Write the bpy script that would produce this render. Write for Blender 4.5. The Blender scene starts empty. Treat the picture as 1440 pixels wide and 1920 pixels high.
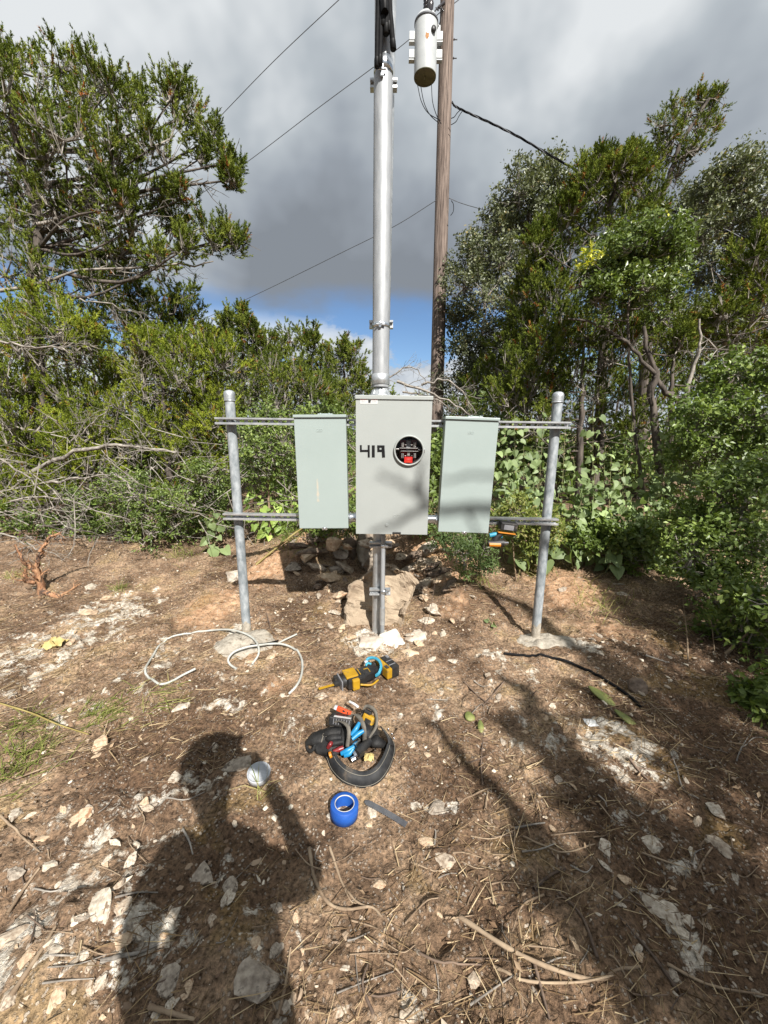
import bpy, bmesh, math, random
import numpy as np
from mathutils import Vector, Matrix, Euler

random.seed(7)
RNG = np.random.default_rng(11)
SC = bpy.context.scene
COL = SC.collection

# ------------------------------------------------------------------ camera
CAM_H = 1.37
PITCH = math.radians(12.0)
ROLL = math.radians(0.45)
F_PX = 720.0                      # focal length in pixels of the 1440 x 1920 frame
CAM = np.array([0.0, 0.0, CAM_H])
_f = np.array([0, math.cos(PITCH), -math.sin(PITCH)])
_r0 = np.array([1.0, 0, 0]); _u0 = np.array([0, math.sin(PITCH), math.cos(PITCH)])
_r = _r0 * math.cos(ROLL) + _u0 * math.sin(ROLL)
_u = -_r0 * math.sin(ROLL) + _u0 * math.cos(ROLL)
cd = bpy.data.cameras.new('camera'); cam = bpy.data.objects.new('camera', cd); COL.objects.link(cam)
cd.sensor_fit = 'VERTICAL'; cd.sensor_height = 24.0; cd.lens = F_PX / 1920 * 24.0
cd.clip_start = 0.01; cd.clip_end = 2000
cam.matrix_world = Matrix(((_r[0], _u[0], -_f[0], CAM[0]), (_r[1], _u[1], -_f[1], CAM[1]),
                           (_r[2], _u[2], -_f[2], CAM[2]), (0, 0, 0, 1)))
SC.camera = cam

# ------------------------------------------------------------------ sun, sky, exposure
SUN_T = np.array([-0.326, 0.844, -0.840]); SUN_T /= np.linalg.norm(SUN_T)   # the way the light travels
sd = bpy.data.lights.new('sun', 'SUN'); sun = bpy.data.objects.new('sun', sd); COL.objects.link(sun)
sd.energy = 5.0; sd.angle = math.radians(0.55); sd.color = (1.0, 0.962, 0.905)
sun.rotation_euler = Vector(SUN_T).to_track_quat('-Z', 'Y').to_euler()
sun.location = (3, -6, 9)
SUN_EL = math.asin(-SUN_T[2]); SUN_AZ = math.atan2(-SUN_T[0], -SUN_T[1])

W = bpy.data.worlds.new('World'); SC.world = W; W.use_nodes = True
nt = W.node_tree; nt.nodes.clear()
def N(tree, t, **kw):
    n = tree.nodes.new(t)
    for k, v in kw.items():
        if k.startswith('i_'):
            key = k[2:]; key = int(key) if key.isdigit() else key
            n.inputs[key].default_value = v
        else: setattr(n, k, v)
    return n
def math_n(tree, op, a, b=None, clamp=False):
    n = tree.nodes.new('ShaderNodeMath'); n.operation = op; n.use_clamp = clamp
    for i, v in enumerate((a, b)):
        if v is None: continue
        if isinstance(v, (int, float)): n.inputs[i].default_value = v
        else: tree.links.new(v, n.inputs[i])
    return n.outputs[0]
def maprange(tree, v, a, b, c=0.0, d=1.0, smooth=True):
    n = tree.nodes.new('ShaderNodeMapRange'); n.interpolation_type = 'SMOOTHSTEP' if smooth else 'LINEAR'
    tree.links.new(v, n.inputs[0])
    for i, x in enumerate((a, b, c, d)): n.inputs[1 + i].default_value = x
    return n.outputs[0]
def ramp(tree, v, stops):
    n = tree.nodes.new('ShaderNodeValToRGB'); e = n.color_ramp.elements
    while len(e) < len(stops): e.new(0.5)
    for i, (p, c) in enumerate(stops):
        e[i].position = p; e[i].color = (c[0], c[1], c[2], 1)
    tree.links.new(v, n.inputs[0]); return n.outputs[0]
def mixc(tree, fac, a, b, mode='MIX'):
    n = tree.nodes.new('ShaderNodeMix'); n.data_type = 'RGBA'; n.blend_type = mode
    for s, v in ((0, fac), (6, a), (7, b)):
        if isinstance(v, (int, float)): n.inputs[s].default_value = v
        elif isinstance(v, (tuple, list)): n.inputs[s].default_value = (v[0], v[1], v[2], 1)
        else: tree.links.new(v, n.inputs[s])
    return n.outputs[2]
sky = N(nt, 'ShaderNodeTexSky', sky_type='NISHITA', sun_disc=False, sun_elevation=SUN_EL, sun_rotation=SUN_AZ)
sky.air_density = 1.0; sky.dust_density = 0.0; sky.ozone_density = 6.0
tc = N(nt, 'ShaderNodeTexCoord'); sep = N(nt, 'ShaderNodeSeparateXYZ'); nt.links.new(tc.outputs['Generated'], sep.inputs[0])
zc = math_n(nt, 'MAXIMUM', sep.outputs[2], 0.05)
cmb = N(nt, 'ShaderNodeCombineXYZ')
nt.links.new(math_n(nt, 'DIVIDE', sep.outputs[0], zc), cmb.inputs[0]); nt.links.new(math_n(nt, 'DIVIDE', sep.outputs[1], zc), cmb.inputs[1])
def wnoise(vec, scale, detail, rough=0.55, off=(0, 0, 0), sc=(1, 1, 1), dist=0.0):
    mp = N(nt, 'ShaderNodeMapping'); mp.inputs['Location'].default_value = off; mp.inputs['Scale'].default_value = sc
    nt.links.new(vec, mp.inputs[0])
    n = N(nt, 'ShaderNodeTexNoise', i_Scale=scale, i_Detail=detail, i_Roughness=rough, i_Distortion=dist)
    nt.links.new(mp.outputs[0], n.inputs['Vector']); return n.outputs[0]
flat = cmb.outputs[0]; dirv = tc.outputs['Generated']
edge = wnoise(dirv, 3.2, 5.0, 0.55, (2.3, 0.4, 1.0), (1, 1, 2.2))
elev_w = math_n(nt, 'ADD', sep.outputs[2], math_n(nt, 'MULTIPLY', math_n(nt, 'SUBTRACT', edge, 0.5), 0.16))
layer = maprange(nt, elev_w, 0.245, 0.315)                       # the grey cloud deck ends above a clear strip
holes = maprange(nt, wnoise(flat, 0.9, 5.0, 0.6, (5.2, 3.1, 0.0)), 0.66, 0.78)
layer = math_n(nt, 'MULTIPLY', layer, math_n(nt, 'SUBTRACT', 1.0, math_n(nt, 'MULTIPLY', holes, 0.55)))
cum_n = wnoise(dirv, 5.0, 7.0, 0.6, (0.9, 3.6, 0.35), (1, 1, 1.7))
cum = maprange(nt, math_n(nt, 'SUBTRACT', cum_n, math_n(nt, 'MULTIPLY', sep.outputs[2], 1.0)), 0.265, 0.335)
cum = math_n(nt, 'MULTIPLY', cum, maprange(nt, sep.outputs[2], 0.27, 0.20))
tone = wnoise(flat, 0.55, 6.0, 0.55, (1.7, 0.2, 0), dist=0.4)
tone2 = wnoise(dirv, 1.5, 5.0, 0.55, (7.479, 3.249, 6.325))
tv = math_n(nt, 'ADD', math_n(nt, 'MULTIPLY', sep.outputs[2], 0.38), math_n(nt, 'ADD', math_n(nt, 'MULTIPLY', math_n(nt, 'SUBTRACT', tone, 0.5), 0.4), math_n(nt, 'MULTIPLY', math_n(nt, 'SUBTRACT', tone2, 0.5), 1.4)))
deck = ramp(nt, tv, [(0.0, (0.25, 0.278, 0.315)), (0.12, (0.335, 0.372, 0.42)), (0.24, (0.48, 0.525, 0.565)), (0.37, (0.78, 0.81, 0.83))])
cumc = ramp(nt, cum_n, [(0.40, (0.42, 0.48, 0.56)), (0.62, (0.78, 0.82, 0.86))])
skyc = mixc(nt, 1.0, sky.outputs[0], (0.118, 0.118, 0.118), 'MULTIPLY')
c1 = mixc(nt, cum, skyc, cumc)
c2 = mixc(nt, layer, c1, deck)
bg = N(nt, 'ShaderNodeBackground', i_1=0.575); nt.links.new(c2, bg.inputs[0])
wo = N(nt, 'ShaderNodeOutputWorld'); nt.links.new(bg.outputs[0], wo.inputs[0])
SC.view_settings.view_transform = 'Standard'; SC.view_settings.look = 'None'
SC.view_settings.exposure = 0.8; SC.view_settings.gamma = 1.0; SC.view_settings.use_curve_mapping = False

cy = SC.cycles
cy.max_bounces = 4; cy.diffuse_bounces = 2; cy.glossy_bounces = 2; cy.transmission_bounces = 2; cy.transparent_max_bounces = 4; cy.caustics_reflective = False; cy.caustics_refractive = False

# ------------------------------------------------------------------ helpers: geometry
def ray(px, py):
    d = _f + (px - 720) / F_PX * _r - (py - 960) / F_PX * _u
    return d
def at(px, py, Y):
    d = ray(px, py); return CAM + d * (Y / d[1])
def pxm(py, Y):                    # metres per frame pixel at row py, distance Y
    return Y / ray(720, py)[1] / F_PX

def vnoise(P, seed=0):
    if np.ndim(P) == 1: return vnoise(np.asarray(P, float)[None], seed)[0]
    P = np.asarray(P, float); i = np.floor(P).astype(np.int64); f = P - i; f = f * f * (3 - 2 * f)
    def h(ix, iy, iz):
        n = (ix * 374761393 + iy * 668265263 + iz * 2147483647 + seed * 974634777) & 0xFFFFFFFF
        n = ((n ^ (n >> 13)) * 1274126177) & 0xFFFFFFFF
        n = ((n ^ (n >> 16)) * 2246822519) & 0xFFFFFFFF
        return ((n ^ (n >> 15)) & 0xFFFF) / 65535.0
    r = 0
    for dx in (0, 1):
        wx = f[..., 0] if dx else 1 - f[..., 0]
        for dy in (0, 1):
            wy = f[..., 1] if dy else 1 - f[..., 1]
            for dz in (0, 1):
                wz = f[..., 2] if dz else 1 - f[..., 2]
                r = r + wx * wy * wz * h(i[..., 0] + dx, i[..., 1] + dy, i[..., 2] + dz)
    return r
def fbm(P, octv=4, seed=0, gain=0.5):
    P = np.asarray(P, float); a = 1.0; s = 0; t = 0
    for o in range(octv):
        s = s + a * (vnoise(P * (2.03 ** o) + 17.3 * o, seed + o) - 0.5); t += a; a *= gain
    return s / t
def sstep(a, b, x):
    t = np.clip((x - a) / (b - a), 0, 1); return t * t * (3 - 2 * t)
BUMPS = []                         # (x, y, radius, height): mounds of the ground
def H(x, y):
    x = np.asarray(x, float); y = np.asarray(y, float)
    P = np.stack([x, y, np.zeros_like(x)], -1)
    z = 0.10 * fbm(P * 0.9, 3, 3) * sstep(0.2, 1.5, np.abs(y) + 0.3) + 0.045 * fbm(P * 3.7, 3, 9) + 0.022 * fbm(P * 13.0, 3, 21) + 0.010 * fbm(P * 41.0, 2, 31)
    z = z + 0.011 * (1 - np.abs(4 * fbm(P * 16.0, 2, 41))) - 0.008 * sstep(0.0, 0.2, fbm(P * 24.0, 2, 43))
    z = z + 0.16 * sstep(2.8, 4.6, y) + 0.05 * sstep(1.2, 3.5, np.abs(x)) 
    r = fbm(P * 5.0, 4, 77, 0.6)
    z = z + 0.022 * sstep(0.06, 0.16, r)            # ledges of rock just breaking the soil
    for bx, by, br, bh in BUMPS:
        z = z + bh * np.exp(-((x - bx) ** 2 + (y - by) ** 2) / (br * br))
    return z
def gnd(px, py, up=0.0):
    d = ray(px, py); z = 0.05
    for _ in range(7):
        t = (CAM_H - z) / max(-d[2], 0.02); p = CAM + d * t; z = 0.35 * z + 0.65 * (float(H(p[0], p[1])) + up)
    return CAM + d * ((CAM_H - z) / max(-d[2], 0.02))

def link_mesh(name, me, mat=None, parent=None):
    o = bpy.data.objects.new(name, me); COL.objects.link(o)
    if mat is not None and not me.materials: me.materials.append(mat)
    if parent is not None: o.parent = parent
    return o
def np_mesh(name, V, F, mats=(), midx=None, smooth=False, tint=None, attrs=None):
    V = np.ascontiguousarray(V, np.float32); F = np.ascontiguousarray(F, np.int32)
    me = bpy.data.meshes.new(name); n, k = F.shape
    me.vertices.add(len(V)); me.vertices.foreach_set('co', V.ravel())
    me.loops.add(n * k); me.loops.foreach_set('vertex_index', F.ravel())
    me.polygons.add(n); me.polygons.foreach_set('loop_start', np.arange(n, dtype=np.int32) * k)
    for m in mats: me.materials.append(m)
    if midx is not None: me.polygons.foreach_set('material_index', np.ascontiguousarray(midx, np.int32))
    me.polygons.foreach_set('use_smooth', np.full(n, smooth, bool))
    me.update(calc_edges=True)
    if tint is not None:
        a = me.attributes.new('tint', 'FLOAT', 'POINT'); a.data.foreach_set('value', np.ascontiguousarray(tint, np.float32))
    for kx, vx in (attrs or {}).items():
        a = me.attributes.new(kx, 'FLOAT', 'POINT'); a.data.foreach_set('value', np.ascontiguousarray(vx, np.float32))
    return me

def tag(o, label, cat, group=None, kind=None):
    if label: o['label'] = label
    if cat: o['category'] = cat
    if group: o['group'] = group
    if kind: o['kind'] = kind
    return o
def thing(name, label, cat, loc=(0, 0, 0), rot=None, group=None):
    o = bpy.data.objects.new(name, None); COL.objects.link(o); o.empty_display_size = 0.05
    M = Matrix.Translation(Vector([float(v) for v in loc]))
    if rot is not None: M = M @ (rot.to_4x4() if isinstance(rot, Matrix) else Euler(rot).to_matrix().to_4x4())
    o.matrix_world = M
    return tag(o, label, cat, group)

def frame_of(d):
    d = d / (np.linalg.norm(d) + 1e-12)
    a = np.array([0, 0, 1.0]) if abs(d[2]) < 0.9 else np.array([1.0, 0, 0])
    x = np.cross(a, d); x /= np.linalg.norm(x); return x, np.cross(d, x), d

class MB:
    """collects shapes, then links them as one mesh object"""
    def __init__(s): s.v = []; s.f = []; s.m = []; s.sm = []; s.cur = 0; s.smooth = False
    def add(s, V, F):
        b = len(s.v); s.v.extend([tuple(float(c) for c in p) for p in V])
        for f in F: s.f.append([b + i for i in f]); s.m.append(s.cur); s.sm.append(s.smooth)
        return s
    def box(s, c, size, R=None, bev=0.0):
        c = np.array(c, float); h = np.array(size, float) / 2; sm = s.smooth; s.smooth = False
        if bev <= 0:
            V = np.array([[i, j, k] for i in (-1, 1) for j in (-1, 1) for k in (-1, 1)]) * h
            F = [(0, 1, 3, 2), (4, 6, 7, 5), (0, 4, 5, 1), (2, 3, 7, 6), (0, 2, 6, 4), (1, 5, 7, 3)]
        else:
            bm = bmesh.new(); bmesh.ops.create_cube(bm, size=1)
            for v in bm.verts: v.co = Vector(v.co[i] * 2 * h[i] for i in range(3))
            bmesh.ops.bevel(bm, geom=bm.edges[:], offset=min(bev, 0.49 * min(size)), segments=2, affect='EDGES', profile=0.6)
            bm.verts.index_update(); V = np.array([v.co[:] for v in bm.verts]); F = [[v.index for v in f.verts] for f in bm.faces]; bm.free()
        if R is not None: V = V @ np.array(R, float).T
        s.add(V + c, F); s.smooth = sm; return s
    def tube(s, P, r, n=8, cap=True, flat=1.0):
        P = np.array(P, float); r = np.full(len(P), r) if np.isscalar(r) else np.array(r, float)
        sm = s.smooth; s.smooth = True
        T = np.gradient(P, axis=0); T /= np.linalg.norm(T, axis=1)[:, None] + 1e-12
        x, y, _ = frame_of(T[0]); V = []
        for i in range(len(P)):
            x = x - T[i] * np.dot(x, T[i]); x /= np.linalg.norm(x); y = np.cross(T[i], x)
            a = np.arange(n) * 2 * math.pi / n
            V.append(P[i] + r[i] * (np.cos(a)[:, None] * x + flat * np.sin(a)[:, None] * y))
        F = [(i * n + j, i * n + (j + 1) % n, (i + 1) * n + (j + 1) % n, (i + 1) * n + j) for i in range(len(P) - 1) for j in range(n)]
        s.add(np.concatenate(V), F)
        if cap:                    # caps keep vertices of their own, so that the wall's shading stays straight
            s.smooth = False; s.add(V[0], [list(range(n))[::-1]]); s.add(V[-1], [list(range(n))])
        s.smooth = sm; return s
    def lathe(s, prof, c=(0, 0, 0), axis=(0, 0, 1), n=24, smooth=True):
        x, y, d = frame_of(np.array(axis, float)); c = np.array(c, float); sm = s.smooth; s.smooth = smooth
        a = np.arange(n) * 2 * math.pi / n; ring = np.cos(a)[:, None] * x + np.sin(a)[:, None] * y
        V = np.concatenate([c + h * d + r * ring for r, h in prof]); k = len(prof)
        F = [(i * n + j, i * n + (j + 1) % n, (i + 1) * n + (j + 1) % n, (i + 1) * n + j) for i in range(k - 1) for j in range(n)]
        s.add(V, F); s.smooth = sm; return s
    def build(s, name, mat, parent=None, origin=None):
        V = np.array(s.v, float)
        if origin is not None: V = V - np.array(origin, float)
        me = bpy.data.meshes.new(name); me.from_pydata(V.tolist(), [], s.f)
        for m in (mat if isinstance(mat, (list, tuple)) else [mat]): me.materials.append(m)
        me.polygons.foreach_set('material_index', s.m); me.polygons.foreach_set('use_smooth', s.sm); me.update()
        return link_mesh(name, me, None, parent)

def smooth_path(P, n=40):
    P = np.array(P, float); k = len(P)
    if k < 3: t = np.linspace(0, 1, n)[:, None]; return P[0] * (1 - t) + P[-1] * t
    Q = np.vstack([2 * P[0] - P[1], P, 2 * P[-1] - P[-2]]); out = []
    for u in np.linspace(0, k - 1 - 1e-6, n):
        i = int(u); t = u - i; a, b, c, d = Q[i:i + 4]
        out.append(0.5 * ((2 * b) + (c - a) * t + (2 * a - 5 * b + 4 * c - d) * t * t + (3 * b - a - 3 * c + d) * t ** 3))
    return np.array(out)

# ------------------------------------------------------------------ helpers: materials
def newmat(name):
    m = bpy.data.materials.new(name); m.use_nodes = True; t = m.node_tree
    return m, t, t.nodes['Principled BSDF']
def pm(name, c1, c2=None, scale=8.0, rough=0.6, metal=0.0, bump=0.0, bscale=40.0, detail=5.0, lo=0.35, hi=0.65, coord='Object', stretch=(1, 1, 1), spec=0.5, extra=None, rough2=None):
    m, t, b = newmat(name)
    b.inputs['Roughness'].default_value = rough; b.inputs['Metallic'].default_value = metal; b.inputs['Specular IOR Level'].default_value = spec
    co = N(t, 'ShaderNodeTexCoord'); mp = N(t, 'ShaderNodeMapping'); mp.inputs['Scale'].default_value = stretch
    t.links.new(co.outputs[coord], mp.inputs[0])
    def nz(sc, det=detail, rg=0.6):
        n = N(t, 'ShaderNodeTexNoise', i_Scale=sc, i_Detail=det, i_Roughness=rg); t.links.new(mp.outputs[0], n.inputs['Vector']); return n.outputs[0]
    if c2 is None: c2 = tuple(min(1, x * 1.12) for x in c1); c1 = tuple(x * 0.9 for x in c1)
    col = ramp(t, nz(scale), [(lo, c1), (hi, c2)])
    if extra:                     # (colour, scale, lo, hi): stains with a shape of their own
        ec, es, el, eh = extra
        col = mixc(t, maprange(t, nz(es, 6), el, eh), col, ec)
    t.links.new(col, b.inputs['Base Color'])
    if rough2 is not None: t.links.new(maprange(t, nz(scale * 1.7), 0.3, 0.7, rough, rough2), b.inputs['Roughness'])
    if bump > 0:
        bn = N(t, 'ShaderNodeBump', i_Strength=1.0, i_Distance=bump); t.links.new(nz(bscale, 6), bn.inputs['Height']); t.links.new(bn.outputs[0], b.inputs['Normal'])
    return m
def leafmat(name, stops, rough=0.5, trans=0.25, spec=0.4, attr='tint'):
    m, t, b = newmat(name)
    if spec <= 0.3:
        t.nodes.remove(b); b = N(t, 'ShaderNodeBsdfDiffuse'); b.name = 'd'
    a = N(t, 'ShaderNodeAttribute', attribute_name=attr)
    col = ramp(t, a.outputs['Fac'], stops)
    t.links.new(col, b.inputs[0])
    if spec > 0.3: b.inputs['Roughness'].default_value = rough; b.inputs['Specular IOR Level'].default_value = spec
    tr = N(t, 'ShaderNodeBsdfTranslucent'); t.links.new(mixc(t, 1.0, col, (1.25, 1.35, 0.6), 'MULTIPLY'), tr.inputs[0])
    mx = N(t, 'ShaderNodeMixShader', i_0=trans); t.links.new(b.outputs[0], mx.inputs[1]); t.links.new(tr.outputs[0], mx.inputs[2])
    t.links.new(mx.outputs[0], t.nodes['Material Output'].inputs[0]); return m

M = {}
M['galv'] = pm('galvanised', (0.410, 0.435, 0.451), (0.590, 0.607, 0.615), 22, 0.42, 0.75, rough2=0.58, bump=0.0006, bscale=60)
M['galv_post'] = pm('galvanised_post', (0.165, 0.19, 0.205), (0.40, 0.425, 0.44), 30, 0.55, 0.15, rough2=0.7, bump=0.0008, bscale=45, stretch=(1, 1, 0.5), lo=0.34, hi=0.66, extra=((0.42, 0.40, 0.36), 7, 0.62, 0.72))
M['mast'] = pm('mast_conduit', (0.30, 0.312, 0.322), (0.39, 0.402, 0.412), 40, 0.48, 0.35, rough2=0.6, stretch=(1, 1, 0.25), extra=((0.26, 0.27, 0.275), 9, 0.58, 0.72))
M['zinc'] = pm('zinc', (0.508, 0.541, 0.574), (0.656, 0.681, 0.705), 30, 0.25, 0.9)
M['strut'] = pm('strut_steel', (0.451, 0.467, 0.476), (0.640, 0.648, 0.656), 25, 0.38, 0.7)
M['panel'] = pm('panel_paint', (0.300, 0.318, 0.305), (0.322, 0.340, 0.326), 3.0, 0.42, bump=0.0004, bscale=160, spec=0.45)
M['panel_in'] = pm('panel_inside', (0.02, 0.02, 0.022), (0.05, 0.04, 0.04), 20, 0.5)
M['disc'] = pm('disconnect_paint', (0.283, 0.332, 0.318), (0.303, 0.353, 0.338), 3.0, 0.35, bump=0.0004, bscale=160, spec=0.5, extra=((0.361, 0.394, 0.361), 2.2, 0.60, 0.75))
M['scuff'] = pm('scuffed_paint', (0.426, 0.377, 0.303), (0.328, 0.353, 0.320), 40, 0.7)
M['black_tape'] = pm('black_tape', (0.004, 0.004, 0.0045), (0.010, 0.010, 0.010), 60, 0.55, spec=0.2)
M['white_label'] = pm('white_label', (0.508, 0.508, 0.500), (0.558, 0.558, 0.541), 10, 0.45)
M['red_print'] = pm('red_print', (0.62, 0.12, 0.11), (0.7, 0.2, 0.18), 90, 0.45)
M['grey_print'] = pm('grey_print', (0.35, 0.35, 0.36), (0.5, 0.5, 0.5), 300, 0.45)
M['black_print'] = pm('black_print', (0.02, 0.02, 0.02), (0.04, 0.04, 0.04), 90, 0.45)
M['red_plastic'] = pm('red_plastic', (0.55, 0.02, 0.02), (0.7, 0.04, 0.03), 30, 0.3)
M['dark_red'] = pm('dark_red_plastic', (0.12, 0.01, 0.012), (0.18, 0.015, 0.015), 30, 0.35)
M['jaw'] = pm('tinned_copper', (0.6, 0.58, 0.55), (0.75, 0.73, 0.7), 50, 0.3, 0.8)
M['grey_plastic'] = pm('grey_plastic', (0.14, 0.14, 0.15), (0.2, 0.2, 0.21), 30, 0.4)
M['cable'] = pm('black_cable', (0.004, 0.004, 0.0045), (0.010, 0.010, 0.011), 40, 0.7, spec=0.12)
M['wire'] = pm('weathered_wire', (0.06, 0.065, 0.07), (0.12, 0.12, 0.13), 40, 0.6, 0.3)
M['wood'] = pm('pole_wood', (0.078, 0.056, 0.045), (0.245, 0.188, 0.155), 10, 0.9, bump=0.010, bscale=12, stretch=(5.0, 5.0, 0.22), lo=0.38, hi=0.62, extra=((0.025, 0.016, 0.013), 9, 0.60, 0.68))
M['tank'] = pm('transformer_paint', (0.41, 0.43, 0.43), (0.47, 0.49, 0.49), 6, 0.4, spec=0.4)
M['tank_base'] = pm('transformer_base', (0.10, 0.10, 0.06), (0.17, 0.16, 0.10), 8, 0.7)
M['rust'] = pm('rust', (0.25, 0.10, 0.03), (0.45, 0.25, 0.12), 40, 0.9)
M['porcelain'] = pm('porcelain', (0.03, 0.028, 0.03), (0.06, 0.055, 0.06), 30, 0.2)
M['concrete'] = pm('rough_concrete', (0.213, 0.180, 0.139), (0.410, 0.369, 0.303), 30, 0.95, bump=0.008, bscale=70, lo=0.3, hi=0.62)
M['lime'] = pm('limestone', (0.27, 0.20, 0.145), (0.60, 0.54, 0.45), 7, 0.95, bump=0.010, bscale=16, lo=0.32, hi=0.60, extra=((0.15, 0.10, 0.07), 5, 0.58, 0.70))
M['lime_white'] = pm('pale_limestone', (0.33, 0.28, 0.22), (0.60, 0.55, 0.47), 9, 0.95, bump=0.008, bscale=22, lo=0.3, hi=0.55, extra=((0.2, 0.16, 0.12), 7, 0.60, 0.68))
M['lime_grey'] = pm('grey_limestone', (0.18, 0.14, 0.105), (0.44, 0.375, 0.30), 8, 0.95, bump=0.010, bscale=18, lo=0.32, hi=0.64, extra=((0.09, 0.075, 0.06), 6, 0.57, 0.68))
M['lime_tan'] = pm('tan_limestone', (0.36, 0.25, 0.16), (0.62, 0.49, 0.34), 6, 0.95, bump=0.008, bscale=18, lo=0.3, hi=0.6, extra=((0.30, 0.15, 0.08), 4, 0.56, 0.66))
M['slab'] = pm('slab_stone', (0.216, 0.158, 0.108), (0.374, 0.295, 0.209), 3.5, 0.95, bump=0.03, bscale=11, lo=0.34, hi=0.60, extra=((0.158, 0.108, 0.072), 9, 0.60, 0.68))
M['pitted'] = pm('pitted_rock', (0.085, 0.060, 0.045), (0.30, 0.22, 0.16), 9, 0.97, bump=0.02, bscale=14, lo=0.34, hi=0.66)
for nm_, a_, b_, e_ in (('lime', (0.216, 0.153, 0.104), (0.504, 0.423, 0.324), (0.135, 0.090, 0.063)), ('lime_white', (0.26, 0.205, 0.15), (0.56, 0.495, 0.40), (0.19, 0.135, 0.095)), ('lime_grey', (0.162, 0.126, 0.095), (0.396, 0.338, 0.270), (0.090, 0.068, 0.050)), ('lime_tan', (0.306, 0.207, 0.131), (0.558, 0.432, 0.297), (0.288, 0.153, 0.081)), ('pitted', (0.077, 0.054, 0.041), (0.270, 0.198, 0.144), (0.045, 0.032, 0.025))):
    M[nm_ + '_small'] = pm(nm_ + '_small_stone', a_, b_, 5, 0.95, bump=0.0012, bscale=9, lo=0.32, hi=0.62, detail=8.0, extra=(e_, 3.5, 0.56, 0.66))
M['bark'] = pm('cedar_bark', (0.035, 0.028, 0.023), (0.14, 0.115, 0.095), 12, 0.95, bump=0.006, bscale=20, stretch=(2, 2, 0.35), coord='Object')
M['deadwood'] = pm('dead_grey_wood', (0.11, 0.095, 0.08), (0.36, 0.325, 0.28), 18, 0.95, stretch=(1, 1, 1))
M['twig'] = pm('dry_twig', (0.14, 0.09, 0.055), (0.36, 0.27, 0.18), 12, 0.9)
M['darktwig'] = pm('dark_twig', (0.06, 0.04, 0.03), (0.2, 0.14, 0.1), 12, 0.9)
M['orangewood'] = pm('split_cedar', (0.20, 0.085, 0.04), (0.50, 0.28, 0.15), 26, 0.9, bump=0.012, bscale=40, stretch=(2, 2, 0.5), lo=0.34, hi=0.62, extra=((0.08, 0.05, 0.035), 14, 0.50, 0.60))
M['cane'] = pm('yellow_cane', (0.197, 0.148, 0.041), (0.328, 0.262, 0.098), 6, 0.6)
M['white_pvc'] = pm('white_cable', (0.344, 0.344, 0.312), (0.443, 0.443, 0.402), 14, 0.5)
M['blue_tape'] = pm('blue_tape', (0.008, 0.061, 0.295), (0.012, 0.090, 0.369), 18, 0.6)
M['card'] = pm('cardboard_core', (0.426, 0.410, 0.361), (0.508, 0.492, 0.443), 12, 0.8)
M['lid'] = pm('grey_lid', (0.410, 0.426, 0.451), (0.476, 0.492, 0.517), 12, 0.45, spec=0.4)
M['blade'] = pm('steel_strip', (0.10, 0.10, 0.11), (0.18, 0.18, 0.19), 30, 0.4, 0.6)
M['yellow'] = pm('yellow_plastic', (0.328, 0.180, 0.008), (0.410, 0.238, 0.012), 14, 0.5, extra=((0.180, 0.115, 0.049), 30, 0.54, 0.70))
M['black_plastic'] = pm('black_plastic', (0.008, 0.008, 0.009), (0.026, 0.024, 0.022), 18, 0.5, extra=((0.14, 0.11, 0.08), 22, 0.60, 0.75))
M['orange_plastic'] = pm('orange_plastic', (0.426, 0.139, 0.010), (0.508, 0.197, 0.016), 14, 0.4)
M['red_orange'] = pm('red_orange_plastic', (0.590, 0.057, 0.012), (0.656, 0.082, 0.025), 14, 0.45)
M['blue_grip'] = pm('blue_grip', (0.006, 0.144, 0.315), (0.013, 0.197, 0.394), 18, 0.4)
M['cord_blue'] = pm('light_blue_cord', (0.020, 0.197, 0.302), (0.039, 0.275, 0.381), 18, 0.5)
M['leather'] = pm('black_leather', (0.006, 0.006, 0.007), (0.024, 0.023, 0.022), 16, 0.6, bump=0.003, bscale=60, spec=0.25, extra=((0.07, 0.055, 0.042), 14, 0.6, 0.75))
M['webbing'] = pm('grey_webbing', (0.075, 0.066, 0.055), (0.15, 0.135, 0.11), 30, 0.85, bump=0.001, bscale=200)
M['beltm'] = pm('belt_rubber', (0.014, 0.015, 0.017), (0.040, 0.040, 0.040), 18, 0.65, spec=0.25, extra=((0.10, 0.08, 0.06), 18, 0.58, 0.72))
M['chrome'] = pm('chrome', (0.6, 0.6, 0.62), (0.75, 0.75, 0.77), 20, 0.22, 1.0)
M['stitch'] = pm('stitching', (0.16, 0.145, 0.115), (0.22, 0.20, 0.16), 20, 0.8)
M['yellow_paper'] = pm('yellow_paper', (0.369, 0.279, 0.098), (0.492, 0.402, 0.180), 12, 0.7)
M['cactus'] = pm('cactus_pad', (0.090, 0.115, 0.029), (0.213, 0.221, 0.066), 14, 0.6, bump=0.002, bscale=60, extra=((0.205, 0.164, 0.082), 16, 0.6, 0.7))
M['skin'] = pm('skin', (0.40, 0.22, 0.15), (0.5, 0.29, 0.2), 12, 0.5)
M['shirt'] = pm('dark_shirt', (0.04, 0.05, 0.07), (0.07, 0.08, 0.1), 30, 0.9)
M['denim'] = pm('denim', (0.05, 0.07, 0.12), (0.09, 0.12, 0.18), 60, 0.9)
G_ = [(0.0, (0.030, 0.042, 0.010)), (0.45, (0.105, 0.138, 0.026)), (0.93, (0.285, 0.322, 0.062)), (0.965, (0.24, 0.21, 0.07)), (0.985, (0.30, 0.11, 0.04))]
M['juniper'] = leafmat('juniper_foliage', G_, 0.6, 0.10, 0.25)
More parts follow.
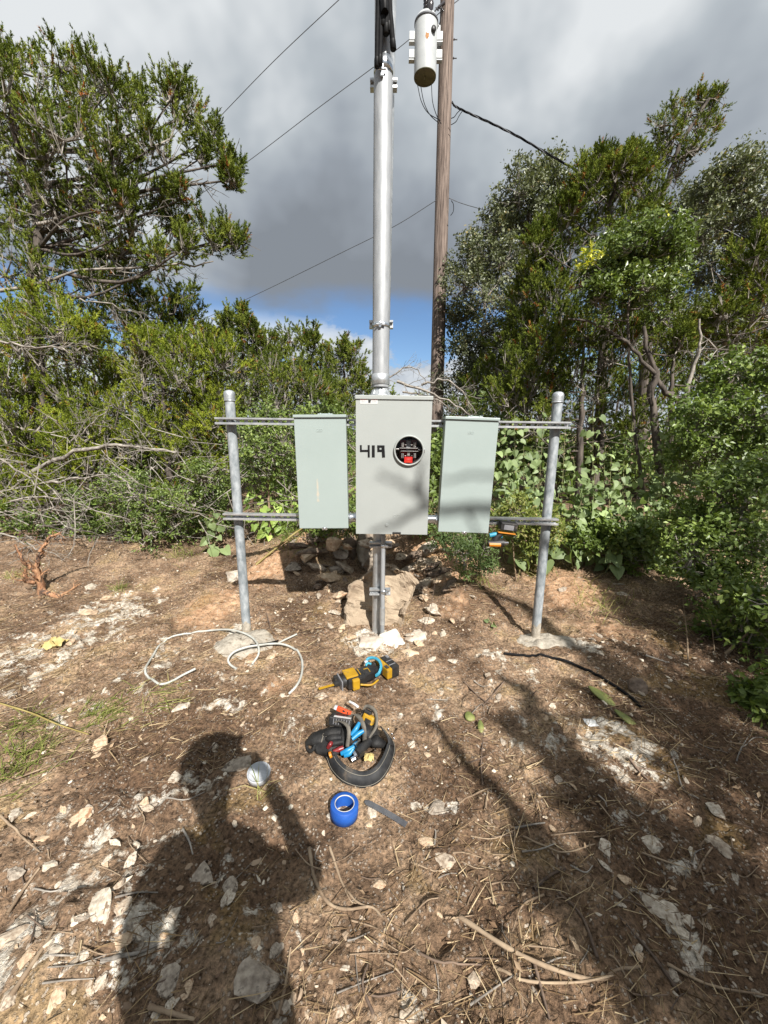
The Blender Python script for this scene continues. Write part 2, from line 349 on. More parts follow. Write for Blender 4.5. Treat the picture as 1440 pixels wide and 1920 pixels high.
M['juniper_bright'] = leafmat('young_juniper_foliage', [(0.0, (0.050, 0.072, 0.012)), (0.45, (0.165, 0.212, 0.028)), (0.96, (0.410, 0.440, 0.062)), (0.99, (0.30, 0.14, 0.05))], 0.6, 0.12, 0.25)
M['oak'] = leafmat('oak_leaves', [(0.0, (0.060, 0.070, 0.034)), (0.5, (0.120, 0.135, 0.066)), (0.97, (0.20, 0.215, 0.115)), (1.0, (0.28, 0.23, 0.10))], 0.42, 0.18, 0.5)
M['glossy'] = leafmat('glossy_leaves', [(0.0, (0.060, 0.090, 0.020)), (0.6, (0.125, 0.170, 0.038)), (0.95, (0.20, 0.25, 0.07)), (1.0, (0.56, 0.54, 0.08))], 0.38, 0.25, 0.5)
M['shrub'] = leafmat('shrub_leaves', [(0.0, (0.060, 0.090, 0.022)), (0.6, (0.145, 0.205, 0.044)), (1.0, (0.27, 0.33, 0.085))], 0.45, 0.28, 0.5)
M['fern'] = leafmat('ferny_leaves', [(0.0, (0.05, 0.085, 0.025)), (1.0, (0.14, 0.20, 0.06))], 0.5, 0.3, 0.4)
M['straw'] = leafmat('dry_straw', [(0.0, (0.10, 0.062, 0.036)), (0.5, (0.28, 0.195, 0.11)), (1.0, (0.58, 0.46, 0.29))], 0.75, 0.12, 0.2)
M['grass'] = leafmat('grass_blades', [(0.0, (0.10, 0.13, 0.03)), (0.6, (0.20, 0.23, 0.06)), (1.0, (0.42, 0.36, 0.17))], 0.6, 0.25, 0.3)
M['litter'] = leafmat('dead_leaf_litter', [(0.0, (0.09, 0.055, 0.035)), (0.6, (0.24, 0.16, 0.10)), (1.0, (0.44, 0.33, 0.22))], 0.8, 0.1, 0.2)
M['pebble'] = leafmat('pebbles', [(0.0, (0.15, 0.10, 0.07)), (0.5, (0.36, 0.27, 0.19)), (1.0, (0.66, 0.59, 0.48))], 0.9, 0.0, 0.2)
def weedmat(name, a, b):
    m, t, p = newmat(name)
    oi = N(t, 'ShaderNodeObjectInfo'); col = ramp(t, oi.outputs['Random'], [(0.0, a), (0.9, b), (1.0, tuple(min(1, x * 1.5) for x in b))])
    t.links.new(col, p.inputs['Base Color']); p.inputs['Roughness'].default_value = 0.55
    tr = N(t, 'ShaderNodeBsdfTranslucent'); t.links.new(mixc(t, 1.0, col, (1.3, 1.4, 0.5), 'MULTIPLY'), tr.inputs[0])
    mx = N(t, 'ShaderNodeMixShader', i_0=0.28); t.links.new(p.outputs[0], mx.inputs[1]); t.links.new(tr.outputs[0], mx.inputs[2])
    t.links.new(mx.outputs[0], t.nodes['Material Output'].inputs[0]); return m
M['weed'] = weedmat('weed_leaf', (0.130, 0.180, 0.075), (0.265, 0.340, 0.145))
M['vine'] = weedmat('vine_leaf', (0.16, 0.24, 0.05), (0.30, 0.40, 0.09))
M['stem'] = pm('green_stem', (0.14, 0.15, 0.06), (0.26, 0.25, 0.12), 20, 0.7)

# ------------------------------------------------------------------ ground
def g0(px, py):
    d = ray(px, py); return CAM + d * (-CAM_H / d[2])
for px, py, rpx, hh in ((400, 1130, 45, 0.05), (1080, 1110, 60, 0.07), (1190, 1230, 60, 0.05), (575, 1065, 85, 0.24), (655, 1040, 70, 0.26), (735, 1040, 70, 0.26), (830, 1062, 70, 0.24), (870, 1130, 70, 0.12), (640, 1120, 45, 0.08), (320, 1860, 130, 0.035),
                        (470, 1830, 110, 0.03), (160, 1750, 120, 0.04), (60, 1880, 140, 0.04), (520, 1190, 40, 0.02), (150, 1170, 60, 0.04), (1180, 1420, 120, 0.04)):
    p = g0(px, py); BUMPS.append((p[0], p[1], rpx * abs(p[1]) / 720 * 1.1, hh))
def axis_pts(lo, hi, step, far_lo, far_hi, g=1.13):
    mid = list(np.arange(lo, hi, step)); a = []; x = lo; s = step
    while x > far_lo: s = min(s * g, 6.0); x -= s; a.append(x)
    b = []; x = hi; s = step
    while x < far_hi: b.append(x); s = min(s * g, 6.0); x += s
    return np.array(a[::-1] + mid + b)
gx = axis_pts(-2.3, 2.3, 0.0135, -160, 160); gy = axis_pts(0.45, 4.2, 0.0135, -120, 320)
GX, GY = np.meshgrid(gx, gy)
GZ = H(GX, GY)
PATCH = {'caliche': [(300, 1250, 100, .5), (600, 1330, 80, .45), (430, 1300, 80, .45), (950, 1250, 80, .5), (1000, 1400, 100, .36), (150, 1330, 100, .4), (800, 1330, 70, .4), (60, 1235, 130, .62), (1150, 1400, 100, .62), (1200, 1480, 80, .5), (700, 1210, 60, .8), (450, 1190, 40, .6), (1100, 1210, 50, .6), (640, 1500, 30, .5), (380, 1450, 60, .45), (180, 1600, 160, .55), (330, 1480, 60, .55),
                     (90, 1700, 140, .6), (300, 1760, 120, .5), (470, 1800, 120, .38), (550, 1720, 80, .36), (1000, 1620, 60, .2), (1250, 1600, 80, .5), (1250, 1720, 70, .6), (820, 1520, 60, .5), (200, 1160, 120, .66), (850, 1290, 50, .5), (700, 1150, 90, .4), (90, 1560, 60, .5), (760, 1880, 60, .4)],
         'orange': [(395, 1150, 60, 1.0), (460, 1230, 50, .5), (1060, 1110, 80, .9), (1130, 1180, 70, .6), (520, 1290, 60, .5), (600, 1060, 90, .6), (830, 1080, 80, .9), (860, 1150, 60, .5), (1250, 1290, 60, .4), (300, 1110, 120, .4), (500, 1090, 60, .8)],
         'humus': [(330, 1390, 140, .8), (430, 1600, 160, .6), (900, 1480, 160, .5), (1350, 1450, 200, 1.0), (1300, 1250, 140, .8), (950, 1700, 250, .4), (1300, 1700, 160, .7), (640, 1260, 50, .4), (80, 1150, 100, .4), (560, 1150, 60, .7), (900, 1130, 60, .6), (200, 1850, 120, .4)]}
ATT = {}
for k, L in PATCH.items():
    a = np.zeros_like(GX)
    for px, py, rpx, s in L:
        p = g0(px, py); d = ray(px, py); rr = rpx / 720 * (CAM_H / -d[2])
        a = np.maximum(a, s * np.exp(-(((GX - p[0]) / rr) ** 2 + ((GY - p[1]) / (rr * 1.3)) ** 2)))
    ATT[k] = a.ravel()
ny, nx = GX.shape
ii = (np.arange(ny - 1)[:, None] * nx + np.arange(nx - 1)[None]).ravel()
GF = np.stack([ii, ii + 1, ii + nx + 1, ii + nx], 1)
def ground_mat():
    m, t, b = newmat('stony_soil'); b.inputs['Roughness'].default_value = 0.95; b.inputs['Specular IOR Level'].default_value = 0.15
    co = N(t, 'ShaderNodeTexCoord')
    def nz(sc, det=6.0, rg=0.6, dist=0.0):
        n = N(t, 'ShaderNodeTexNoise', i_Scale=sc, i_Detail=det, i_Roughness=rg, i_Distortion=dist); t.links.new(co.outputs['Object'], n.inputs['Vector']); return n.outputs[0]
    def at_(k): return N(t, 'ShaderNodeAttribute', attribute_name=k).outputs['Fac']
    big = nz(3.0, 4.0); mid = nz(8.5, 6.0, 0.7); fin = nz(70, 5.0, 0.72); med = nz(24, 5.0, 0.7)
    soil = ramp(t, big, [(0.33, (0.080, 0.050, 0.031)), (0.50, (0.210, 0.141, 0.092)), (0.67, (0.39, 0.285, 0.192))])
    fine = ramp(t, fin, [(0.34, (0.26, 0.24, 0.22)), (0.47, (0.88, 0.88, 0.87)), (0.60, (1.5, 1.47, 1.42)), (0.72, (2.1, 2.05, 1.95))])
    soil = mixc(t, 1.0, soil, fine, 'MULTIPLY')
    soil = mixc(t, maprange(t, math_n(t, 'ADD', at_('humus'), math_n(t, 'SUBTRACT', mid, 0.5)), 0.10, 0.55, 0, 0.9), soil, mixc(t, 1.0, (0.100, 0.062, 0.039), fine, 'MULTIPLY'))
    oran = ramp(t, med, [(0.34, (0.30, 0.165, 0.090)), (0.62, (0.56, 0.36, 0.22))])
    soil = mixc(t, maprange(t, math_n(t, 'ADD', at_('orange'), math_n(t, 'MULTIPLY', math_n(t, 'SUBTRACT', mid, 0.5), 1.1)), 0.30, 0.70, 0, 0.85), soil, oran)
    soil = mixc(t, maprange(t, big, 0.55, 0.63, 0, 0.5), soil, mixc(t, 1.0, (0.175, 0.115, 0.042), fine, 'MULTIPLY'))
    cal = ramp(t, med, [(0.36, (0.204, 0.162, 0.119)), (0.47, (0.425, 0.374, 0.306)), (0.60, (0.646, 0.603, 0.527))])
    cal = mixc(t, 0.45, cal, mixc(t, 1.0, cal, fine, 'MULTIPLY'))
    soil = mixc(t, maprange(t, math_n(t, 'ADD', at_('caliche'), math_n(t, 'MULTIPLY', math_n(t, 'SUBTRACT', mid, 0.5), 2.6)), 0.50, 0.66, 0, 0.95), soil, cal)
    v = N(t, 'ShaderNodeTexVoronoi', i_Scale=75.0, i_Randomness=1.0); t.links.new(co.outputs['Object'], v.inputs['Vector'])
    vm = math_n(t, 'MULTIPLY', maprange(t, v.outputs['Distance'], 0.36, 0.28), maprange(t, med, 0.44, 0.56))
    soil = mixc(t, math_n(t, 'MULTIPLY', vm, 0.5), soil, ramp(t, mid, [(0.35, (0.34, 0.26, 0.19)), (0.65, (0.72, 0.66, 0.57))]))
    t.links.new(soil, b.inputs['Base Color'])
    hgt = math_n(t, 'ADD', fin, math_n(t, 'ADD', math_n(t, 'MULTIPLY', med, 1.2), math_n(t, 'MULTIPLY', vm, 0.4)))
    bn = N(t, 'ShaderNodeBump', i_Strength=1.0, i_Distance=0.010); t.links.new(hgt, bn.inputs['Height']); t.links.new(bn.outputs[0], b.inputs['Normal'])
    return m
M['ground'] = ground_mat()
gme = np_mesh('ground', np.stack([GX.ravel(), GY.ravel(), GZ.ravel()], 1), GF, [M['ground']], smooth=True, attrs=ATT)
def H(x, y):                        # from here on: height of the ground mesh itself
    x = np.asarray(x, float); y = np.asarray(y, float)
    i = np.clip(np.searchsorted(gx, x) - 1, 0, nx - 2); j = np.clip(np.searchsorted(gy, y) - 1, 0, ny - 2)
    u = np.clip((x - gx[i]) / (gx[i + 1] - gx[i]), 0, 1); v = np.clip((y - gy[j]) / (gy[j + 1] - gy[j]), 0, 1)
    return (GZ[j, i] * (1 - u) + GZ[j, i + 1] * u) * (1 - v) + (GZ[j + 1, i] * (1 - u) + GZ[j + 1, i + 1] * u) * v
tag(link_mesh('ground', gme), 'stony brown ground with pale limestone patches', 'ground', kind='structure')

# ------------------------------------------------------------------ the metering rack
YF, YR, YP = 2.22, 2.36, 2.415            # fronts of the boxes, rails, posts
def bolt(mb, c, r=0.006, h=0.004):
    mb.lathe([(0, 0), (r, 0), (r, h), (r * 0.6, h * 1.3), (0, h * 1.3)], c, (0, -1, 0), 6, False)

def strut_mesh(mb, A, B, w=0.041, dep=0.041, slots=True, th=0.0028):
    """open steel channel from A to B (along x), open side to the viewer, slotted back"""
    A = np.array(A, float); B = np.array(B, float); L = np.linalg.norm(B - A); ax = (B - A) / L
    zz = np.array([0, 0, 1.0]); zz -= ax * ax.dot(zz); zz /= np.linalg.norm(zz); yy = np.cross(zz, ax)
    R = np.stack([ax, yy, zz], 1)
    def bx(x0, x1, y0, y1, z0, z1):
        c = A + R @ np.array([(x0 + x1) / 2, (y0 + y1) / 2, (z0 + z1) / 2]); mb.box(c, (x1 - x0, y1 - y0, z1 - z0), R)
    h = w / 2; d = dep / 2
    bx(0, L, -d, d, h - th, h); bx(0, L, -d, d, -h, -h + th)                      # flanges
    bx(0, L, -d, -d + th, h - 0.0095, h - th); bx(0, L, -d, -d + th, -h + th, -h + 0.0095)   # lips
    bx(0, L, -d + th, -d + 0.008, h - 0.0125, h - 0.0095); bx(0, L, -d + th, -d + 0.008, -h + 0.0095, -h + 0.0125)
    bx(0, L, d - th, d, 0.007, h - th); bx(0, L, d - th, d, -h + th, -0.007)       # back above and below the slots
    if slots:
        x = 0.012
        while x < L - 0.02:
            bx(x, min(x + 0.022, L), d - th, d, -0.007, 0.007); x += 0.0508
    else: bx(0, L, d - th, d, -0.007, 0.007)

for (l, r_, lab) in (((405, 789), (1068, 797.5), 'upper galvanised slotted channel rail running behind the boxes to both posts'),
                     ((420, 967.5), (1045, 978), 'lower galvanised slotted channel rail running behind the boxes to both posts')):
    A, B = at(l[0], l[1], YR), at(r_[0], r_[1], YR)
    mb = MB(); strut_mesh(mb, A, B)
    o = mb.build('channel_rail', M['strut']); tag(o, lab, 'rail', 'channel rails of the meter rack')

def post(top_px, base_px, label):
    top = at(top_px[0], top_px[1], YP); base = at(base_px[0], base_px[1], YP); ax = base - top; L = np.linalg.norm(ax); ax /= L
    base = base + ax * 0.12
    t = thing('fence_post', label, 'post', base, group='round steel posts of the meter rack')
    mb = MB(); mb.tube([top, top * 0.5 + base * 0.5, base], 0.0292, 28); mb.build('tube', M['galv_post'], t, base)
    mb = MB(); mb.lathe([(0.0322, 0.035), (0.0330, 0.0), (0.0330, -0.012), (0.028, -0.022), (0.015, -0.029), (0, -0.031)], top, ax, 28)
    mb.lathe([(0.0322, 0.035), (0.0342, 0.034), (0.0342, 0.030), (0.0328, 0.029)], top, ax, 28); mb.build('cap', M['galv'], t, base)
    # crust of dried concrete at the foot
    mb = MB(); a0 = base - ax * 0.12 - ax * 0.14
    n = 18; prof = []
    V = []; F = []
    for i in range(n):
        a = 2 * math.pi * i / n; x, y, _ = frame_of(ax); e = x * math.cos(a) + y * math.sin(a)
        hh = 0.02 + 0.13 * vnoise(np.array([i * 0.6, 0.3, top_px[0] * 0.1]), 5)
        V += [base + e * 0.0316, base - ax * (0.11 + hh) + e * 0.0298]
    F = [(2 * i, 2 * ((i + 1) % n), 2 * ((i + 1) % n) + 1, 2 * i + 1) for i in range(n)]
    mb.smooth = True; mb.add(V, F); mb.build('concrete_crust', M['concrete'], t, base)
    # saddle bolts to the rails
    return t
post((430, 741), (463, 1187), 'left galvanised round post with domed cap, standing in concrete by the white cables')
post((1046.5, 744), (1004, 1190), 'right galvanised round post with domed cap, near the black cable')

def rockmesh(seed, sub=3, amp=0.28, cuts=5, flat=0.6, fine=0.06, sx=1.0):
    """an angular lump about 1 m across, flattened, its underside at z = -0.25"""
    bm = bmesh.new(); bmesh.ops.create_icosphere(bm, subdivisions=sub, radius=0.5)
    V = np.array([v.co[:] for v in bm.verts]); F = np.array([[v.index for v in f.verts] for f in bm.faces]); bm.free()
    rg = np.random.default_rng(seed); d = V / np.linalg.norm(V, axis=1)[:, None]
    V = V * (1 + amp * 2 * fbm(d * 1.6 + seed * 3.1, 3, seed))[:, None]
    for i in range(cuts):
        n = rg.normal(size=3); n /= np.linalg.norm(n); o = rg.uniform(0.22, 0.38); s = V @ n
        V = V - np.outer(np.clip(s - o, 0, None) * 0.92, n)
    V = V * (1 + fine * 2 * fbm(d * 7 + seed, 3, seed + 5))[:, None]
    V[:, 2] *= flat; V[:, 0] *= sx
    return V, F
ROCKS = [np_mesh('rock', *rockmesh(s, 3, 0.36, 11, 0.42 + 0.08 * (s % 5), 0.13, 1.0 + 0.16 * (s % 4)), smooth=False) for s in range(10)]
ROCKMAT = {}
def rock(loc, size, mat, label=None, cat='rock', group=None, rz=None, mesh=None, tilt=0.25, name='rock', sink=0.25, zs=1.0, lock=None):
    k = random.randrange(len(ROCKS)) if mesh is None else mesh
    key = (k, mat)
    if key not in ROCKMAT:
        me = ROCKS[k].copy(); me.materials.clear(); me.materials.append(M[mat + '_small']); ROCKMAT[key] = me
    o = bpy.data.objects.new(name, ROCKMAT[key]); COL.objects.link(o)
    o.rotation_euler = (random.uniform(-tilt, tilt), random.uniform(-tilt, tilt), random.uniform(0, 6.28) if rz is None else rz)
    s = size if hasattr(size, '__len__') else (size, size, size * zs)
    o.scale = s; o.location = (float(loc[0]), float(loc[1]), float(loc[2]) + (0.25 - sink) * s[2])
    if label: tag(o, label, cat, group)
    return o

# footings
def mound(name, cpx, rx, ry, h, mat, label, cat, seed, amp=0.25):
    c = gnd(*cpx); n, k = 40, 9; V = []; F = []
    for i in range(k):
        f = i / (k - 1)
        for j in range(n):
            a = 2 * math.pi * j / n; rad = 1 + amp * 2 * float(fbm(np.array([math.cos(a) * 1.3 + seed, math.sin(a) * 1.3, 0.0]), 3, seed))
            x = c[0] + rx * f * rad * math.cos(a); y = c[1] + ry * f * rad * math.sin(a)
            z = float(H(x, y)) + h * (1 - f ** 2.2) - (0.02 if i == k - 1 else 0) + 0.025 * float(fbm(np.array([x * 14, y * 14, seed]), 4, seed))
            V.append((x, y, z))
    F = [(i * n + j, i * n + (j + 1) % n, (i + 1) * n + (j + 1) % n, (i + 1) * n + j) for i in range(k - 1) for j in range(n)]
    mb = MB(); mb.smooth = True; mb.add(V, F); o = mb.build(name, M[mat]); tag(o, label, cat); return o
mound('concrete_footing', (462, 1205), 0.20, 0.17, 0.028, 'concrete', 'rough round concrete footing around the left post', 'footing', 4)
mound('concrete_footing', (1022, 1203), 0.24, 0.12, 0.03, 'concrete', 'rough pale concrete footing around the right post', 'footing', 8)

# ---- meter main panel
xl, zt = at(667, 739, YF)[0], at(738, 742, YF)[2]
xr = at(808, 741, YF)[0]; zb = at(737, 1000, YF)[2]
CXm, Wm, Hm = (xl + xr) / 2, xr - xl, zt - zb
DEP = 0.125
def tilt_matrix(deg): return Matrix.Rotation(math.radians(deg), 3, 'Y')
PAN = thing('meter_panel', 'tall grey electric meter panel numbered 419 in black tape, in the middle of the rack', 'electrical panel', (CXm, YF, zb), tilt_matrix(0.35))
def hit(px, py, Y, T):             # frame pixel on the plane y = Y, as a point local to thing T
    p = Vector(at(px, py, Y).tolist()); return np.array((T.matrix_world.inverted() @ p)[:])
mb = MB(); w2 = Wm / 2
for c, s in (((-w2 + 0.001, DEP / 2, Hm / 2), (0.002, DEP - 0.002, Hm - 0.004)), ((w2 - 0.001, DEP / 2, Hm / 2), (0.002, DEP - 0.002, Hm - 0.004)),
             ((0, DEP - 0.001, Hm / 2), (Wm - 0.004, 0.002, Hm - 0.004)), ((0, DEP / 2, 0.001), (Wm - 0.004, DEP - 0.004, 0.002)), ((0, DEP / 2, Hm - 0.001), (Wm - 0.004, DEP - 0.004, 0.002))):
    mb.box(c, s)
mb.build('enclosure', M['panel'], PAN)
mc = hit(766.5, 844.5, YF, PAN); R_IN, R_OUT = 25.2 * pxm(844, YF), 28.3 * pxm(844, YF)
def holed_plate(mb, x0, x1, z0, z1, cx, cz, r, yf, yb, n=64):
    P = []; Q = []
    for i in range(n):
        a = 2 * math.pi * (i + 0.5) / n; dx, dz = math.cos(a), math.sin(a)
        t = min([((x1 - cx) / dx) if dx > 1e-9 else 1e9, ((x0 - cx) / dx) if dx < -1e-9 else 1e9, ((z1 - cz) / dz) if dz > 1e-9 else 1e9, ((z0 - cz) / dz) if dz < -1e-9 else 1e9])
        P.append((cx + r * dx, cz + r * dz)); Q.append((cx + t * dx, cz + t * dz))
    for ex, ez in ((x0, z0), (x1, z0), (x1, z1), (x0, z1)):
        k = min(range(n), key=lambda i: (Q[i][0] - ex) ** 2 + (Q[i][1] - ez) ** 2); Q[k] = (ex, ez)
    V = [(p[0], yf, p[1]) for p in P] + [(q[0], yf, q[1]) for q in Q] + [(p[0], yb, p[1]) for p in P] + [(q[0], yb, q[1]) for q in Q]
    F = []
    for i in range(n):
        j = (i + 1) % n
        F += [(i, n + i, n + j, j), (i, j, 2 * n + j, 2 * n + i), (n + i, 3 * n + i, 3 * n + j, n + j), (2 * n + i, 2 * n + j, 3 * n + j, 3 * n + i)]
    mb.add(V, F)
mb = MB(); holed_plate(mb, -w2 - 0.004, w2 + 0.004, -0.004, Hm - 0.022, mc[0], mc[2], R_IN + 0.001, -0.005, -0.001)
cover = mb.build('cover', M['panel'], PAN)
mb = MB(); mb.box((0, 0.045, Hm - 0.010), (Wm + 0.016, 0.115, 0.022), bev=0.003); mb.build('rain_hood', M['panel'], PAN)
mb = MB()
for dx, dz in ((-0.075, 0.02), ): bolt(mb, (0.0 - 0.03, -0.0055, 0.052), 0.011, 0.003)
mb.build('seal_screw', M['panel'], cover)
mb = MB(); mb.box((0.03, -0.006, 0.004), (0.05, 0.012, 0.012), bev=0.003); mb.build('latch', M['black_plastic'], PAN)
# embossed maker's mark: an oval beside two squarish loops
def emboss(mb, c, s):
    for dx, ww in ((-0.42, 0.5), (0.1, 0.36), (0.46, 0.36)):
        n = 16
        P = [(c[0] + s * (dx + ww / 2 * math.copysign(abs(math.cos(a)) ** 0.6, math.cos(a))), c[1], c[2] + s * 0.22 * math.copysign(abs(math.sin(a)) ** 0.6, math.sin(a))) for a in [2 * math.pi * i / n for i in range(n + 1)]]
        mb.tube(P, s * 0.045, 6, cap=False)
    mb.box((c[0] - 0.08 * s, c[1], c[2] - 0.42 * s), (1.3 * s, s * 0.05, s * 0.05))
mb = MB(); emboss(mb, (hit(744, 967, YF, PAN)[0], -0.0052, hit(744, 967, YF, PAN)[2]), 0.030); mb.build('embossed_mark', M['panel'], cover)
# ring and socket
mb = MB(); mb.lathe([(R_IN, 0.0), (R_IN, 0.014), (R_IN + 0.003, 0.018), (R_OUT - 0.003, 0.018), (R_OUT, 0.014), (R_OUT + 0.001, 0.0)], (mc[0], -0.005, mc[2]), (0, -1, 0), 56); ring = mb.build('meter_ring', M['panel'], PAN)
mb = MB(); mb.box((mc[0] + R_OUT - 0.002, -0.014, mc[2]), (0.012, 0.016, 0.022), bev=0.002); mb.build('ring_latch', M['zinc'], ring)
mb = MB(); mb.lathe([(R_IN, 0), (R_IN * 0.98, -0.075), (0, -0.075)], (mc[0], -0.004, mc[2]), (0, -1, 0), 48); sock = mb.build('meter_socket', M['panel_in'], PAN)
s_ = R_IN
def sb(name, x, z, w, h, y=-0.04, d=0.02, mat='jaw', bev=0.002):
    mb = MB(); mb.box((mc[0] + x * s_, 0.0 - y, mc[2] + z * s_), (w * s_, d, h * s_), bev=bev); return mb.build(name, M[mat], sock)
for x, z in ((-0.45, 0.42), (0.45, 0.40), (-0.45, -0.42), (0.48, -0.40)):
    sb('jaw', x - 0.05, z, 0.06, 0.34, -0.030, 0.035); sb('jaw', x + 0.05, z, 0.06, 0.34, -0.030, 0.035)
    sb('jaw_screw', x + (0.22 if x < 0 else -0.22), z, 0.12, 0.05, -0.036, 0.02)
sb('insulating_block', 0, 0.35, 0.36, 0.75, -0.050, 0.03, 'grey_plastic', 0.004)
sb('barrier', 0, 0.16, 1.35, 0.035, -0.026, 0.05, 'jaw', 0.0005); sb('barrier', 0.05, -0.06, 1.3, 0.03, -0.026, 0.05, 'jaw', 0.0005)
sb('shield', 0, 0.0, 1.3, 1.5, -0.066, 0.006, 'dark_red'); sb('terminal', -0.84, 0.08, 0.24, 0.10, -0.022, 0.03); sb('terminal', 0.84, 0.06, 0.24, 0.10, -0.022, 0.03, 'grey_plastic')
sb('shield', -0.25, -0.3, 0.5, 0.5, -0.056, 0.01, 'red_plastic'); sb('warning_tag', 0.0, -0.72, 0.62, 0.46, -0.020, 0.004, 'red_plastic', 0.001)
sb('tag_print', 0.02, -0.66, 0.30, 0.05, -0.0175, 0.001, 'red_print', 0); sb('tag_print', -0.02, -0.86, 0.26, 0.07, -0.0175, 0.001, 'red_orange', 0)
sb('neutral_lug', 0.0, -0.30, 0.2, 0.24, -0.03, 0.03)
# clear plastic cover over the socket
gm, gt, gb = newmat('clear_plastic'); gl = N(gt, 'ShaderNodeBsdfGlossy', i_Roughness=0.06); gl.inputs[0].default_value = (1, 1, 1, 1)
tb = N(gt, 'ShaderNodeBsdfTransparent'); tb.inputs[0].default_value = (0.93, 0.93, 0.93, 1)
fr = N(gt, 'ShaderNodeFresnel', i_IOR=1.25); mx = N(gt, 'ShaderNodeMixShader'); gt.links.new(fr.outputs[0], mx.inputs[0]); gt.links.new(tb.outputs[0], mx.inputs[1]); gt.links.new(gl.outputs[0], mx.inputs[2]); gt.links.new(mx.outputs[0], gt.nodes['Material Output'].inputs[0])
M['clear'] = gm
mb = MB(); mb.lathe([(R_IN - 0.001, 0), (R_IN * 0.7, 0.003), (R_IN * 0.35, 0.0045), (0.0005, 0.005)], (mc[0], -0.012, mc[2]), (0, -1, 0), 40); mb.build('clear_cover', M['clear'], ring)
# the number in strips of tape
def strip(a, b, wpx, name, mat='black_tape', y=-0.0062, parent=PAN, Y=YF):
    A, B = hit(a[0], a[1], Y, parent), hit(b[0], b[1], Y, parent); A[1] = B[1] = y; ax = B - A; L = np.linalg.norm(ax); ax /= L
    R = np.stack([ax, np.array([0, 1.0, 0]), np.cross(ax, np.array([0, 1.0, 0]))], 1)
    mb = MB(); mb.box((A + B) / 2, (L, 0.0008, wpx * pxm(a[1], Y)), R); return mb.build(name, M[mat], cover if parent is PAN else None)
q = lambda X, Yy: (660 + X / 9.0, 720 + Yy / 9.0)
strip(q(150, 1030), q(152, 1146), 3.6, 'digit_four'); strip(q(136, 1128), q(300, 1126), 3.9, 'digit_four', y=-0.0066); strip(q(283, 1030), q(284, 1236), 3.8, 'digit_four', y=-0.0071)
strip(q(360, 1034), q(360, 1238), 5.6, 'digit_one')
strip(q(425, 1053), q(550, 1055), 4.4, 'digit_nine'); strip(q(445, 1036), q(447, 1142), 4.3, 'digit_nine', y=-0.0066); strip(q(430, 1126), q(548, 1124), 4.3, 'digit_nine', y=-0.0069); strip(q(522, 1036), q(534, 1236), 5.6, 'digit_nine', y=-0.0074)
# warning sticker
strip(q(138, 287), q(434, 287), 10.6, 'warning_label', 'white_label', -0.0060)
strip(q(142, 256), q(248, 256), 3.0, 'label_heading', 'red_print', -0.0066); strip(q(330, 256), q(426, 256), 3.0, 'label_heading', 'red_print', -0.0066)
strip(q(275, 296), q(312, 296), 5.2, 'label_pictogram', 'black_print', -0.0066)
strip(q(300, 318), q(312, 272), 2.4, 'label_pictogram', 'black_print', -0.0070)
for yy in (284, 296, 308): strip(q(160, yy), q(232 - yy % 7, yy), 0.5, 'label_text', 'grey_print', -0.0066); strip(q(338, yy), q(408 + yy % 5, yy), 0.5, 'label_text', 'grey_print', -0.0066)

# ---- disconnect boxes
def disconnect(tl, tr, bl, br, Y, label, tilt, scuff):
    x0 = (at(tl[0], tl[1], Y)[0] + at(bl[0], bl[1], Y)[0]) / 2; x1 = (at(tr[0], tr[1], Y)[0] + at(br[0], br[1], Y)[0]) / 2
    z1 = (at(tl[0], tl[1], Y)[2] + at(tr[0], tr[1], Y)[2]) / 2; z0 = (at(bl[0], bl[1], Y)[2] + at(br[0], br[1], Y)[2]) / 2
    w, h = x1 - x0, z1 - z0
    T = thing('disconnect_box', label, 'electrical box', ((x0 + x1) / 2, Y, z0), tilt_matrix(tilt), 'disconnect boxes of the meter rack')
    d = 0.115
    mb = MB(); mb.box((0, d / 2 + 0.002, h / 2 - 0.006), (w - 0.012, d - 0.004, h - 0.022)); mb.build('enclosure', M['disc'], T)
    mb = MB(); mb.box((0, 0.006, h / 2 - 0.008), (w, 0.016, h - 0.016), bev=0.004); dr = mb.build('door', M['disc'], T)
    mb = MB(); mb.box((0, 0.045, h - 0.007), (w + 0.006, 0.115, 0.016), bev=0.003); mb.build('rain_hood', M['disc'], T)
    mb = MB(); mb.box((0.025, 0.06, h + 0.005), (0.085, 0.055, 0.007), bev=0.002); bolt(mb, (0.0, 0.03, h + 0.006)); bolt(mb, (0.05, 0.03, h + 0.006)); mb.build('hub_plate', M['disc'], T)
    mb = MB(); emboss(mb, (0.0 - 0.003, -0.0022, h - 0.085), 0.024); mb.build('embossed_mark', M['disc'], dr)
    mb = MB(); mb.box((0.005, -0.004, 0.0), (0.03, 0.008, 0.018), bev=0.002); mb.lathe([(0.004, 0), (0.007, 0.002), (0.007, 0.005), (0.003, 0.006)], (0.005, -0.006, 0.001), (0, -1, 0), 12); mb.build('hasp', M['zinc'], dr)
    mb = MB()
    for zz in (0.2, 0.62): mb.box((-w / 2 + 0.002, 0.016, h * zz), (0.006, 0.008, 0.03))
    mb.build('hinge', M['disc'], T)
    if scuff:
        rg = random.Random(3); V = []; n = 14
        for i in range(n):
            f = i / (n - 1); zz = h * (0.245 + 0.21 * f); ww = 0.008 * (1 - f) ** 0.5 * rg.uniform(0.5, 1.2) + 0.0015
            V += [(-0.028 + rg.uniform(-.001, .001) - ww, -0.0026, zz), (-0.028 + ww + rg.uniform(-.001, .001), -0.0026, zz)]
        mb = MB(); mb.add(V, [(2 * i, 2 * i + 1, 2 * i + 3, 2 * i + 2) for i in range(n - 1)]); mb.build('scuff_mark', M['scuff'], dr)
    return T, x0, x1
